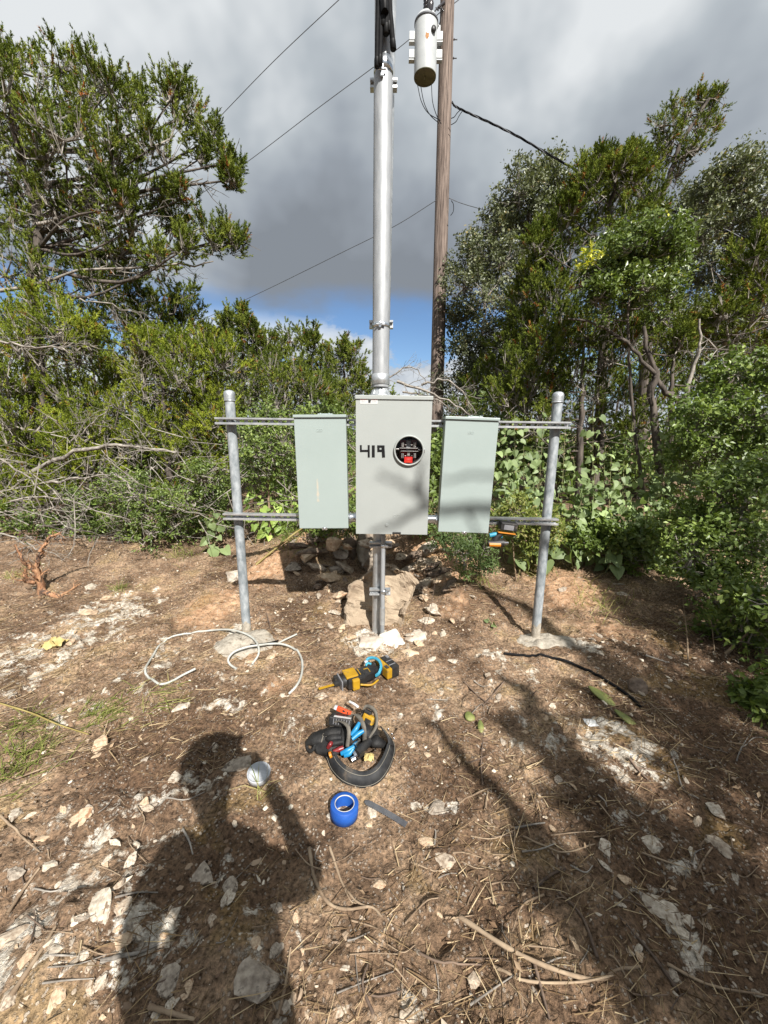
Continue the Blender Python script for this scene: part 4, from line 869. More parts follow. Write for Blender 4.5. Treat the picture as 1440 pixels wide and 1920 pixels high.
tree('juniper_tree', 'rounded olive juniper just left of the mast', 'tree', base_at(645, 9.6), [at(645, 740, 9.6), at(645, 670, 9.6)],
     lob(9.6, [(640, 662, 24), (662, 680, 24), (622, 690, 28), (670, 712, 26), (645, 725, 36), (610, 730, 32), (690, 735, 20), (655, 770, 40)], 0.3, 7), seed=17, sub=9, per=9, nl=0.065, nw=0.013, L=0.15, deadtwigs=60, group='junipers around the clearing')
tree('juniper_bush', 'grey-green rounded juniper above the left disconnect box', 'bush', base_at(530, 6.6), [at(530, 780, 6.6), at(530, 690, 6.6)],
     lob(6.6, [(500, 700, 40), (545, 715, 42), (470, 735, 40), (580, 740, 36), (520, 760, 45), (440, 745, 34), (600, 770, 40), (560, 785, 45), (470, 785, 45), (635, 775, 32)], 0.35, 8), seed=18, sub=10, per=8, nl=0.045, nw=0.009, L=0.12, deadtwigs=40, group='junipers around the clearing')
# ---- right side
OAK = dict(kind='leaf', mat='oak', group='oaks on the right')
tree('live_oak', 'grey-green live oak rising just right of the wooden pole', 'tree', base_at(960, 8.2), [at(955, 700, 8.2), at(965, 550, 8.2), at(1000, 360, 8.2)],
     lob(8.2, [(1012, 335, 32), (975, 365, 36), (1040, 350, 34), (1060, 385, 36), (920, 440, 32), (955, 425, 42), (895, 490, 38), (940, 500, 46), (870, 540, 34), (910, 560, 48), (985, 470, 46), (970, 550, 50), (860, 600, 28), (905, 620, 42), (955, 620, 50), (865, 650, 24), (900, 685, 36), (950, 690, 45), (1010, 420, 40), (1000, 600, 50), (870, 720, 36), (920, 745, 45), (980, 760, 45)], 0.6, 21),
     seed=21, sub=14, per=6, k=10, nl=0.056, nw=0.030, L=0.20, tr=0.12, flame=0.5, up=0.4, **OAK)
tree('live_oak', 'grey-green live oak filling the right edge behind the junipers', 'tree', base_at(1380, 7.4), [at(1370, 700, 7.4), at(1365, 500, 7.4), at(1385, 320, 7.4)],
     lob(7.4, [(1392, 318, 26), (1370, 350, 36), (1405, 370, 36), (1330, 380, 36), (1290, 400, 34), (1350, 420, 48), (1415, 440, 48), (1300, 455, 42), (1380, 490, 52), (1310, 530, 50), (1445, 380, 36), (1450, 500, 52), (1365, 560, 52), (1300, 600, 50), (1420, 600, 52), (1480, 420, 60), (1360, 640, 50)], 0.6, 22),
     seed=22, sub=14, per=6, k=10, nl=0.052, nw=0.028, L=0.18, tr=0.12, flame=0.5, up=0.4, deadtwigs=150, **OAK)
tree('juniper_tree', 'bushy juniper with pointed tufts in front of the live oak', 'tree', base_at(1120, 6.1), [at(1130, 700, 6.1), at(1140, 500, 6.1), at(1150, 310, 6.1)],
     lob(6.1, [(1120, 318, 28), (1158, 318, 24), (1188, 296, 20), (1192, 330, 28), (1105, 355, 36), (1150, 365, 42), (1200, 380, 36), (1068, 400, 32), (1115, 415, 42), (1035, 430, 28), (1070, 455, 36), (1010, 462, 26), (1220, 415, 26), (1170, 425, 36), (1000, 510, 34), (1040, 500, 36), (985, 560, 34), (1030, 560, 42), (1080, 540, 40), (990, 610, 34), (1050, 610, 40)], 0.5, 23),
     seed=23, sub=10, per=8, k=24, nl=0.05, nw=0.010, L=0.13, tr=0.09, deadtwigs=120, group='junipers around the clearing')
tree('juniper_tree', 'tall leaning juniper whose open top stands highest on the right', 'tree', base_at(1200, 6.7), [at(1215, 600, 6.7), at(1225, 430, 6.7), at(1275, 280, 6.7), at(1330, 185, 6.7)],
     lob(6.7, [(1345, 178, 9), (1325, 188, 14), (1300, 195, 22), (1262, 205, 20), (1282, 225, 24), (1325, 225, 20), (1245, 235, 22), (1305, 250, 26), (1340, 238, 14), (1265, 260, 26), (1235, 275, 18), (1290, 285, 24), (1255, 300, 24), (1310, 280, 18), (1270, 330, 24), (1230, 310, 18)], 0.3, 24),
     seed=24, sub=8, per=6, k=18, nl=0.045, nw=0.009, L=0.10, tr=0.08, dens=1.0, deadtwigs=130, dead=0.06, group='junipers around the clearing')
tree('juniper_tree', 'dense green juniper standing behind the right post', 'tree', base_at(1090, 5.4), [at(1090, 780, 5.4), at(1095, 640, 5.4)],
     lob(5.4, [(1050, 655, 42), (1105, 640, 46), (1150, 680, 48), (1010, 700, 42), (1070, 715, 50), (1120, 740, 50), (1180, 740, 46), (970, 700, 36), (985, 750, 42), (1040, 770, 46), (1180, 640, 36), (1020, 640, 34), (950, 745, 34), (1110, 800, 46), (1200, 800, 40), (1000, 810, 40)], 0.4, 25),
     seed=25, sub=11, per=8, k=24, nl=0.042, nw=0.0085, L=0.11, tr=0.06, deadtwigs=90, group='junipers around the clearing')
tree('juniper_tree', 'sunlit juniper bough reaching in at the right edge', 'tree', base_at(1470, 4.9), [at(1480, 800, 4.9), at(1470, 560, 4.9), at(1450, 470, 4.9)],
     lob(4.9, [(1420, 480, 38), (1385, 500, 32), (1440, 520, 46), (1390, 555, 36), (1350, 590, 34), (1430, 590, 48), (1300, 620, 32), (1360, 640, 38), (1480, 560, 60), (1270, 650, 30), (1420, 650, 44)], 0.35, 26),
     seed=26, sub=10, per=8, k=24, nl=0.042, nw=0.0085, L=0.11, tr=0.07, deadtwigs=60, group='junipers around the clearing')
tree('juniper_tree', 'shaded juniper filling the gap behind the twisted trunk', 'tree', base_at(1260, 6.6), [at(1260, 760, 6.6), at(1262, 640, 6.6)],
     lob(6.6, [(1240, 600, 36), (1290, 620, 36), (1250, 650, 42), (1300, 680, 42), (1230, 700, 42), (1330, 720, 44), (1270, 740, 44), (1380, 690, 40), (1210, 760, 40), (1420, 740, 44), (1320, 780, 44), (1180, 600, 34), (1150, 620, 34)], 0.4, 29),
     seed=29, sub=8, per=7, k=20, nl=0.055, nw=0.012, L=0.13, tr=0.06, group='junipers around the clearing')
tree('juniper_tree', 'dark juniper filling the gap between the live oak and the right post', 'tree', base_at(960, 6.9), [at(960, 780, 6.9), at(965, 660, 6.9)],
     lob(6.9, [(950, 650, 34), (985, 640, 34), (930, 690, 38), (970, 700, 42), (900, 730, 36), (940, 750, 42), (1000, 760, 40), (880, 770, 34)], 0.35, 30),
     seed=30, sub=8, per=7, k=20, nl=0.055, nw=0.012, L=0.13, tr=0.06, group='junipers around the clearing')
# the glossy little tree with its twisted dark trunk
gb_ = base_at(1238, 4.45)
tree('glossy_tree', 'small glossy-leaved tree with a yellow sprig on its left side', 'tree', gb_, [at(1190, 800, 4.5), at(1178, 640, 4.45), at(1180, 560, 4.45), at(1200, 470, 4.5)],
     lob(4.5, [(1190, 460, 30), (1235, 452, 28), (1265, 470, 24), (1150, 470, 26), (1215, 490, 34), (1170, 505, 34), (1255, 510, 28), (1130, 510, 26), (1150, 545, 30), (1205, 540, 34), (1240, 560, 26), (1120, 560, 22), (1180, 580, 28)], 0.35, 27),
     kind='leaf', mat='glossy', seed=27, sub=10, per=6, k=9, nl=0.044, nw=0.022, L=0.13, tr=0.022, flame=0.45, up=0.5, dead=0.0, bark='bark', limb_r=0.02)
tree('yellow_sprig', 'sprig of yellow leaves at the left of the glossy tree', 'branch', at(1150, 520, 4.3), [at(1125, 505, 4.25), at(1108, 490, 4.2)],
     [(1094, 486, 3, 4.2), (1106, 476, 3, 4.2), (1118, 488, 3, 4.22), (1092, 500, 3, 4.2), (1104, 504, 3, 4.2)], kind='leaf', mat='glossy', seed=28, sub=1.5, per=3, k=3, nl=0.055, nw=0.024, L=0.06, tr=0.008, dead=1.0, limb_r=0.006, parts=('stem', 'branches', 'leaves'))

def branchy(name, label, cat, paths, mat, group=None, seed=0, side=10, sl=0.25, depth=2, droop=0.0, sr=0.3):
    """a bare limb: main tubes with ever finer side twigs, one mesh"""
    rg = np.random.default_rng(seed); out = []; 
    org = np.array(paths[0][0][0], float)
    def grow(P, r0, r1, n, L, d):
        P = smooth_path(P, 14); P[1:-1] += rg.normal(0, L * 0.03, (12, 3)); r = np.linspace(r0, r1, 14); out.append((P, r) if d == depth else (P[[0, 3, 6, 9, 11, 13]], r[[0, 3, 6, 9, 11, 13]]))
        if d == 0: return
        for i in range(n):
            t = rg.uniform(0.15, 1.0); k = int(t * 12); a = P[k]; ax = unit(P[k + 1] - P[k]); l = L * rg.uniform(0.5, 1.2) * (1.1 - 0.5 * t)
            dd = unit(ax * 0.8 + perp(ax[None], rg)[0] * 0.8); b_ = a + dd * l + np.array([0, 0, -droop * l]); m_ = (a + b_) / 2 + rg.normal(0, l * 0.10, 3)
            grow([a, m_, b_], max(r[k] * sr, 0.0018), 0.0012, max(2, int(n * 0.45)), L * 0.5, d - 1)
    for P, r0, r1 in paths: grow(np.array(P, float), r0, r1, side, sl, depth)
    V, F = tubes_np(out, 4)
    o = link_mesh(name, np_mesh(name, V - org, F, [M[mat]], smooth=True)); o.location = org.tolist(); tag(o, label, cat, group); return o
Yt = 4.35
branchy('forked_trunk', 'dark twisted forked trunk standing in the weeds behind the right post', 'tree trunk', [([at(1238, 890, Yt), at(1228, 800, Yt), at(1222, 735, Yt), at(1232, 700, Yt), at(1215, 660, Yt), at(1207, 612, Yt)], 0.055, 0.022), ([at(1228, 700, Yt), at(1200, 668, Yt), at(1175, 640, Yt), at(1150, 628, Yt), at(1110, 606, Yt), at(1065, 598, Yt)], 0.028, 0.010), ([at(1225, 705, Yt), at(1258, 745, Yt), at(1278, 765, Yt), at(1285, 860, Yt)], 0.032, 0.04)], 'bark', seed=5, side=5, sl=0.35)
branchy('dead_snag', 'thin bare snag forking up at the right beside the twisted trunk', 'dead branch', [([at(1278, 800, 4.3), at(1285, 750, 4.3), at(1300, 690, 4.3), at(1314, 650, 4.3), at(1311, 598, 4.3)], 0.028, 0.012)], 'deadwood', seed=6, side=4, sl=0.3)
branchy('dead_branch', 'arching bare branch over the top of the right disconnect box', 'dead branch', [([at(745, 715, 4.6), at(790, 730, 4.5), at(850, 755, 4.4), at(900, 790, 4.3)], 0.018, 0.005), ([at(790, 722, 4.5), at(835, 712, 4.5), at(865, 735, 4.4), at(893, 775, 4.4)], 0.014, 0.004), ([at(755, 735, 4.6), at(810, 745, 4.5), at(855, 775, 4.5)], 0.012, 0.004)], 'deadwood', seed=7, side=9, sl=0.32)
branchy('dead_branch', 'grey dead branch leaning above the meter panel left of the pole', 'dead branch', [([at(705, 740, 5.0), at(740, 700, 5.0), at(775, 690, 5.0), at(800, 720, 4.9)], 0.012, 0.004)], 'deadwood', seed=8, side=8, sl=0.3)
# dead brush under the left junipers
k = 0
for pts, r0, lab in ((((60, 885, 4.2), (150, 845, 4.1), (230, 835, 4.0), (330, 850, 4.0)), 0.045, 'thick dead limb lying across the brush at the left'),
                     (((90, 905, 3.9), (160, 895, 3.8), (220, 888, 3.8)), 0.022, 'broken pale-ended limb below the thick dead limb'),
                     (((0, 640, 4.0), (60, 650, 3.9), (120, 655, 3.9), (140, 660, 3.8)), 0.016, 'spray of pale bare twigs at the left edge'),
                     (((215, 890, 3.8), (260, 925, 3.7), (310, 945, 3.6), (395, 975, 3.5)), 0.016, 'bare branch fanning downward in the middle of the left brush'),
                     (((20, 940, 3.8), (90, 930, 3.8), (200, 960, 3.7), (300, 990, 3.6)), 0.014, 'low bare branch near the orange stump'),
                     (((0, 860, 4.0), (60, 900, 3.9), (110, 960, 3.8), (150, 1010, 3.7)), 0.016, 'bare branch slanting down at the left edge'),
                     (((150, 560, 4.7), (200, 570, 4.6), (260, 590, 4.6), (275, 580, 4.6)), 0.014, 'spray of grey twigs hanging under the big left juniper'),
                     (((0, 545, 4.9), (80, 530, 4.9), (160, 505, 4.9), (330, 500, 4.8), (400, 490, 4.8)), 0.035, 'long low limb of grey wood below the big juniper crown'),
                     (((70, 420, 5.0), (150, 400, 5.0), (260, 372, 5.0), (380, 335, 5.0)), 0.035, 'dark middle limb reaching right inside the big juniper'),
                     (((0, 1000, 3.6), (60, 1020, 3.6), (120, 1050, 3.5)), 0.014, 'thin reddish branch beside the orange stump'),
                     (((80, 985, 3.7), (180, 1000, 3.6), (250, 1010, 3.5)), 0.012, 'thin low branch behind the orange stump'),
                     (((130, 830, 4.3), (180, 790, 4.3), (210, 760, 4.3)), 0.016, 'upright dead twig between the two young junipers'),
                     (((270, 745, 4.4), (268, 700, 4.4), (272, 660, 4.4)), 0.012, 'pale upright dead stem in front of the pointed juniper'),
                     (((425, 720, 5.0), (428, 690, 5.0), (424, 650, 5.0)), 0.014, 'pale dead fork above the left post')):
    k += 1
    branchy('dead_branch', lab, 'dead branch', [([at(*p) for p in pts], r0 * 0.72, r0 * 0.2)], 'deadwood' if k != 11 else 'bark', 'dead branches in the left brush', 40 + k, 9 if k not in (14, 15, 16) else 6, 0.42 if k not in (14, 15, 16) else .25, 2, 0.15)
# brush mass: uncountable fine dead twigs behind them
rg = np.random.default_rng(5); n = 420
px = rg.uniform(-60, 560, n); py = rg.uniform(770, 1020, n); keep = (py > 800 + 0.18 * np.clip(px - 250, 0, 400)); px, py = px[keep], py[keep]; Yb = rg.uniform(3.6, 4.9, len(px))
A = np.array([at(x, y, Y) for x, y, Y in zip(px, py, Yb)]); D = unit(rg.normal(size=A.shape) * np.array([1, .6, .5]) + np.array([0.3, -0.2, -0.05])); Bm = A + D * rg.uniform(.12, .34, (len(A), 1)); Cm = Bm + unit(D + rg.normal(0, .35, D.shape)) * rg.uniform(.1, .25, (len(A), 1))
V, F = join_np([sticks(A, Bm, 0.0055, 0.004), sticks(Bm, Cm, 0.004, 0.0018), sticks(Bm, Bm + unit(D + rg.normal(0, .5, D.shape)) * .15, 0.003, 0.0015)])
keepv = True
tag(link_mesh('brushwood', np_mesh('brushwood', V, F, [M['deadwood']])), 'tangle of fine grey dead twigs under the left junipers', 'brushwood', kind='stuff')

# ---- background wood: one far mass, plus an unseen ring added behind the camera
prof = [(-500, 560), (0, 600), (150, 620), (300, 640), (420, 660), (520, 690), (600, 705), (690, 742), (760, 748), (830, 745), (880, 700), (960, 640), (1100, 620), (1250, 600), (1440, 600), (1900, 560)]
rg = np.random.default_rng(9); WL = []
for px in np.arange(-450, 1900, 32):
    topy = np.interp(px, [a for a, _ in prof], [b_ for _, b_ in prof])
    for q in range(4):
        Y = rg.uniform(11, 15); y = topy + 22 + q * 34 + rg.uniform(-8, 8)
        if y < 830: WL.append((at(px + rg.uniform(-14, 14), y, Y), 26 * pxm(y, Y)))
for a_ in np.arange(0, 360, 5.5):  # unseen ring of foliage, added behind and beside the camera to cut sky light
    ca, sa = math.cos(math.radians(a_)), math.sin(math.radians(a_))
    if sa > 0.15: continue
    for q in range(5):
        rr_ = rg.uniform(7.2, 9.5); WL.append((np.array([ca * rr_ * 1.1, sa * rr_ + 0.8, 0.5 + q * 0.95 + rg.uniform(-.2, .2)]), 0.62))
P, D, R, Tn = clumps(WL, rg, 9, 6); V, F, tt = needles(P, D, np.full(len(P), 0.25), 8, 0.13, 0.034, rg, Tn)
V2, F2 = sticks(np.array([gz(c) for c, r in WL[::4]]), np.array([c for c, r in WL[::4]]), 0.06, 0.03)
me = np_mesh('woodland', V, F, [M['juniper']], tint=tt); wl = link_mesh('woodland', me); tag(wl, 'far low mass of juniper woodland closing the background, with an added unseen ring behind the camera', 'woodland', kind='stuff')
link_mesh('trunks', np_mesh('trunks', V2, F2, [M['bark']]), None, wl)['kind'] = 'stuff'

UG = []
for px in np.arange(-700, 2200, 34):
    for q in range(5):
        Y = rg.uniform(5.6, 9.5); lo_ = 0.25; x_ = (px - 720) / 720 * Y
        if -0.15 < x_ / Y < 0.16 and q > 2: continue
        z_ = rg.uniform(0.15, 1.25 if not (-0.12 < x_ / Y < 0.16) else 0.8); UG.append((np.array([x_ + rg.uniform(-.2, .2), Y, z_ + 0.2]), rg.uniform(0.26, 0.42)))
P, D, R, Tn = clumps(UG, rg, 9, 5, 0.5, 0.6); V, F, tt = leaves(P, D, np.full(len(P), 0.2), 5, 0.11, 0.055, rg, Tn * 0.8)
ug = link_mesh('undergrowth', np_mesh('undergrowth', V, F, [M['shrub']], tint=tt)); tag(ug, 'dark leafy undergrowth filling the ground below the trees', 'undergrowth', kind='stuff')

# ---- shrubs and weeds
SH = dict(kind='leaf', mat='shrub', bark='twig', dead=0.0, flame=0.45, up=0.45)
def shrub(label, px, Y, lobes, seed, group=None, name='leafy_shrub', **kw):
    p = dict(SH); p.update(sub=10, per=5, k=7, nl=0.034, nw=0.018, L=0.09, tr=0.014, limb_r=0.010, deadtwigs=0); p.update(kw)
    b_ = base_at(px, Y); l0 = at(lobes[0][0], lobes[0][1], Y)
    return tree(name, label, 'shrub', b_, [b_ * 0.5 + l0 * 0.5, l0], lob(Y, lobes, 0.22, seed), seed=seed, group=group, parts=('stem', 'branches', 'leaves'), **p)
shrub('leafy shrub between the left post and the left disconnect box', 500, 3.9, [(500, 800, 36), (460, 830, 40), (530, 830, 40), (480, 880, 40), (540, 890, 40), (510, 850, 40), (450, 900, 36), (560, 800, 30), (610, 800, 36), (650, 830, 36), (640, 900, 40), (600, 950, 36), (540, 950, 36)], 61, nl=0.03, nw=0.016, sub=12)
shrub('low dark leafy shrub at the foot of the left brush', 260, 3.9, [(260, 930, 40), (300, 960, 40), (230, 970, 34), (330, 985, 34), (280, 1000, 30), (210, 920, 30), (380, 900, 34), (350, 940, 36)], 62, nl=0.028, nw=0.015)
shrub('leafy green undergrowth along the edge of the clearing left of the left post', 300, 4.2, [(60, 990, 30), (120, 1000, 28), (180, 985, 30), (240, 1000, 30), (300, 1005, 28), (360, 1000, 30), (410, 990, 30), (330, 960, 30), (400, 940, 30), (20, 980, 30), (150, 950, 26)], 71, nl=0.036, nw=0.02)
shrub('tall small-leaved shrub at the right edge above the weeds', 1400, 3.5, [(1400, 740, 40), (1430, 780, 44), (1370, 790, 40), (1340, 740, 36), (1310, 800, 36), (1440, 700, 40), (1390, 840, 44), (1440, 850, 44), (1330, 850, 40), (1280, 790, 30), (1380, 700, 36), (1280, 860, 36)], 63, group='shrubs on the right', nl=0.04, nw=0.022)
shrub('dark small-leaved shrub at the right edge beside the clearing', 1410, 2.75, [(1400, 950, 50), (1440, 900, 50), (1360, 930, 44), (1350, 1000, 44), (1410, 1030, 52), (1450, 1000, 60), (1310, 980, 40), (1300, 1040, 40), (1370, 1080, 50), (1440, 1100, 60), (1330, 1100, 40), (1270, 1010, 36)], 64, group='shrubs on the right', nl=0.034, nw=0.018, sub=12)
shrub('low dark shrub spilling over the ground at the right edge', 1420, 2.15, [(1420, 1170, 54), (1380, 1140, 44), (1450, 1230, 60), (1400, 1220, 40), (1360, 1190, 36), (1470, 1130, 60), (1500, 1200, 70), (1440, 1290, 44), (1480, 1340, 60), (1420, 1330, 34), (1450, 1390, 44), (1490, 1430, 60), (1390, 1270, 34), (1460, 1460, 34)], 65, group='shrubs on the right', nl=0.036, nw=0.02, sub=12)
shrub('nearest dark shrub spilling in at the right edge beside the shaded ground', 1480, 1.75, [(1470, 1330, 50), (1440, 1300, 34), (1430, 1370, 34), (1480, 1420, 56), (1445, 1440, 30), (1500, 1500, 50), (1410, 1330, 22)], 72, group='shrubs on the right', nl=0.038, nw=0.021, sub=12)
shrub('ferny green weed below the right disconnect box', 880, 3.0, [(880, 1020, 26), (855, 1030, 24), (905, 1030, 24), (870, 1050, 20), (900, 1060, 18), (840, 1010, 20)], 66, mat='fern', nl=0.024, nw=0.010, sub=9, name='ferny_weed', tr=0.008, limb_r=0.005)
shrub('dark leafy undergrowth below the weeds behind the right post', 1130, 3.5, [(1180, 1010, 30), (1110, 1000, 28), (1230, 1010, 34), (1180, 1035, 30), (1230, 1045, 30), (1090, 1020, 24), (1270, 1080, 30)], 67, group='shrubs on the right', nl=0.045, nw=0.028, sub=8)
shrub('pale green weed at the foot of the meter panel, behind the rocks', 620, 3.6, [(600, 1000, 24), (640, 985, 26), (660, 960, 24), (560, 990, 20), (800, 990, 26), (830, 975, 24), (780, 985, 20)], 68, nl=0.03, nw=0.014, tr=0.008, limb_r=0.005)
shrub('thin yellow-green weed behind the lower rail by the right post', 985, 3.3, [(960, 1000, 22), (985, 985, 24), (1010, 1010, 22), (940, 985, 22), (1030, 985, 20), (975, 960, 22)], 69, nl=0.034, nw=0.012, tr=0.008, limb_r=0.005, mat='grass')

HEART = []
def heart_mesh(fold, curl, seed):
    half = [(0.0, 0.0), (0.22, -0.13), (0.42, -0.02), (0.50, 0.20), (0.40, 0.50), (0.22, 0.78), (0.0, 1.0)]
    mid = [(0, 0.0), (0, 0.25), (0, 0.55), (0, 0.8), (0, 1.0)]; rg = random.Random(seed)
    def z(x, y): return fold * abs(x) - curl * y * y + 0.03 * math.sin(9 * y + seed)
    V = []; F = []
    for sx in (-1, 1):
        b0 = len(V); V += [(0, 0, z(0, 0))] + [(sx * x * rg.uniform(.94, 1.06), y, z(x, y)) for x, y in half[1:-1]] + [(0, 1.0, z(0, 1))]
        m0 = len(V); V += [(0, y, z(0, y)) for _, y in mid[1:-1]]
        tri = [(b0, b0 + 1, b0 + 2), (b0, b0 + 2, m0), (b0 + 2, b0 + 3, m0), (b0 + 3, m0 + 1, m0), (b0 + 3, b0 + 4, m0 + 1), (b0 + 4, m0 + 2, m0 + 1), (b0 + 4, b0 + 5, m0 + 2), (b0 + 5, b0 + 6, m0 + 2)]
        F += [t if sx > 0 else t[::-1] for t in tri]
    return V, F
for i in range(4):
    V, F = heart_mesh(0.18 + 0.1 * i, 0.12 + 0.09 * i, i); HEART.append((np.array(V), np.array(F)))
HM = {}
def weed(label, base, top, nleaf, size, mat, seed, group, stems=1, name='broadleaf_weed'):
    rg = np.random.default_rng(seed); base = np.array(base, float); top = np.array(top, float); T = thing(name, label, 'plant', base, group=group)
    paths = []
    for s in range(stems):
        e = top + rg.normal(0, 0.10, 3) * (s > 0); m_ = (base + e) / 2 + rg.normal(0, 0.05, 3); P = smooth_path([base, m_, e], 14); paths.append((P - base, np.linspace(0.006, 0.0025, 14)))
        for i in range(nleaf // stems):
            t = 0.25 + 0.75 * (i + rg.random()) / (nleaf / stems); a = P[min(int(t * 13), 13)]
            az = i * 2.4 + rg.uniform(-.5, .5); out = np.array([math.cos(az), math.sin(az) - 0.35, rg.uniform(0.0, 0.35)]); out = unit(out)
            sz = size * rg.uniform(0.45, 1.3) * (1.2 - 0.6 * t); pet = a + out * sz * rg.uniform(0.5, 1.0); paths.append((np.array([a, pet]) - base, np.array([0.002, 0.0014])))
            nrm = unit(np.array([0.25, -0.65, 0.75]) + rg.normal(0, 0.6, 3)); yv = unit(out * 0.7 + np.array([0, 0, -0.65]) + rg.normal(0, 0.2, 3)); yv = unit(yv - nrm * (yv @ nrm)); xv = np.cross(yv, nrm)
            k = int(rg.integers(0, 4)); key = (k, mat)
            if key not in HM: HM[key] = np_mesh('leaf', HEART[k][0], HEART[k][1], [M[mat]], smooth=True)
            o = bpy.data.objects.new('leaf', HM[key]); COL.objects.link(o); o.parent = T
            R = np.stack([xv * sz, yv * sz, nrm * sz], 1); Mx = Matrix([list(R[r]) + [float((pet - base)[r])] for r in range(3)] + [[0, 0, 0, 1]]); o.matrix_basis = Mx
    V, F = tubes_np(paths, 4); link_mesh('stem', np_mesh('stem', V, F, [M['stem']], smooth=True), None, T)
    return T
rg = np.random.default_rng(77); k = 0
for px, topy, Y, lab in (
    (935, 790, 3.95, 'heart-leaved weed rising over the upper rail beside the right disconnect box'), (965, 772, 4.05, 'tallest heart-leaved weed above the upper rail between box and right post'), (995, 775, 4.05, 'heart-leaved weed above the upper rail just left of the right post'),
    (950, 850, 3.65, 'heart-leaved weed halfway up beside the right disconnect box'), (982, 835, 3.65, 'heart-leaved weed in the middle of the gap between the rails, left of the right post'), (1012, 845, 3.70, 'heart-leaved weed touching the right post from the left'), (965, 910, 3.45, 'low yellowish heart-leaved weed by the lower rail beside the right box'), (1000, 905, 3.50, 'low heart-leaved weed by the lower rail left of the right post'),
    (1060, 800, 3.95, 'heart-leaved weed just right of the upper rail end'), (1075, 860, 3.75, 'heart-leaved weed between the rail ends, right of the right post'), (1112, 760, 4.05, 'slim tall heart-leaved weed right of the right post'), (1135, 835, 3.75, 'broad-leaved weed halfway between the right post and the twisted trunk'), (1115, 890, 3.55, 'shaded broad-leaved weed right of the lower rail end'),
    (1170, 865, 3.65, 'broad-leaved weed in front of the twisted trunk on its left'), (1185, 790, 3.95, 'tall weed just left of the twisted trunk'), (1215, 855, 3.75, 'broad-leaved weed at the foot of the twisted trunk'), (1250, 775, 4.05, 'tall pale weed just right of the twisted trunk'), (1285, 765, 4.05, 'tallest pale large-leaved weed under the bare snag'), (1265, 830, 3.85, 'pale weed below the bare snag'), (1245, 890, 3.65, 'dark weed below the twisted trunk'),
    (1185, 930, 3.45, 'low dark weed left below the twisted trunk'), (1090, 940, 3.45, 'low shaded weed right of the lower rail end'), (1048, 925, 3.50, 'low weed close behind the right post'), (1300, 870, 3.75, 'weed at the left side of the tall small-leaved shrub'), (1345, 800, 3.95, 'pale weed in front of the tall small-leaved shrub'), (1390, 770, 3.85, 'yellow-green weed high at the right edge'), (1150, 970, 3.40, 'lowest weed at the edge of the bare slope'), (1225, 980, 3.40, 'dark low weed left of the right shrub'), (1030, 965, 3.40, 'small weed at the foot of the right post, behind it')):
    k += 1
    weed(lab, gz(at(px + rg.uniform(-12, 12), 1000, Y)), at(px, topy, Y), 42, 0.100, 'weed', 200 + k, 'heart-leaved weeds behind the right post', stems=2 if k % 3 == 0 else 1)
k = 0
for px, topy, Y, lab in ((490, 855, 4.10, 'topmost yellow-green heart-leaved vine between left post and left box'), (522, 890, 4.00, 'heart-leaved vine in the middle of the gap left of the left box'), (478, 912, 3.95, 'heart-leaved vine just right of the left post above the lower rail'), (547, 898, 3.95, 'heart-leaved vine touching the left disconnect box'), (505, 935, 3.90, 'heart-leaved vine at the lower rail in the middle of the gap'), (546, 938, 3.85, 'heart-leaved vine below the lower rail beside the left box')):
    k += 1; weed(lab, gz(at(px, 1000, Y)), at(px, topy, Y), 18, 0.095, 'vine', 300 + k, 'vines by the left disconnect box', name='heart_leaved_vine')
for px, topy, Y, lab in ((400, 955, 3.80, 'large-leaved green weed at the left post'), (150, 955, 4.10, 'green vine with round leaves in the left brush'), (190, 935, 4.20, 'small green vine higher in the left brush'), (660, 905, 3.70, 'single leafy vine in the gap left of the meter panel'), (915, 1130, 2.55, 'small green seedling right of the boulder'), (1110, 1000, 3.55, 'lone pale weed in front of the thicket'), (640, 960, 3.80, 'leafy weed below the gap left of the meter panel'), (812, 930, 3.70, 'leafy weed in the gap right of the meter panel')):
    k += 1; b_ = gz(at(px, 1010 if topy < 1100 else 1160, Y))
    weed(lab, b_, at(px, topy, Y) if topy < 1100 else gz(at(px, 1150, Y)) + np.array([0, 0, .1]), 14 if topy < 1100 else 7, 0.095 if px != 915 else 0.06, 'weed' if px in (400, 1110, 915) else 'vine', 320 + k, None)

# grass and straw
def blades(P, L, W_, D, bend, rg, tint):
    n = len(P); D = unit(D); s = perp(D, rg) * (W_ / 2)[:, None]; g = np.array([0, 0, -1.0])
    M1 = P + D * (L * 0.5)[:, None] + g * (bend * L * 0.12)[:, None]; E = P + D * L[:, None] * 0.95 + g * (bend * L * 0.5)[:, None]
    V = np.stack([P - s, P + s, M1 - s * .8, M1 + s * .8, E], 1).reshape(-1, 3); b_ = np.arange(n)[:, None] * 5
    F = np.concatenate([b_ + np.array([[0, 1, 3]]), b_ + np.array([[0, 3, 2]]), b_ + np.array([[2, 3, 4]])])
    return V, F, np.repeat(tint, 5)
def tuft(px, py, n, h, spread, seed, label, green=0.5, lean=(0, 0, 0)):
    rg = np.random.default_rng(seed); c = gnd(px, py); P = c + rg.normal(0, spread, (n, 3)) * np.array([1, 1, 0]); P[:, 2] = H(P[:, 0], P[:, 1])
    D = rg.normal(0, .5, (n, 3)) * np.array([1, 1, 0]) + np.array([0, 0, 0.8]) + np.array(lean); L = h * rg.uniform(.5, 1.2, n)
    V, F, tt = blades(P, L, np.full(n, 0.0035), D, np.full(n, 0.7), rg, np.clip(rg.normal(green, .25, n), 0, 1))
    o = link_mesh('grass_tuft', np_mesh('grass_tuft', V - c, F, [M['grass']], tint=tt)); o.location = c.tolist(); tag(o, label, 'grass', 'grass tufts on the ground', 'stuff')
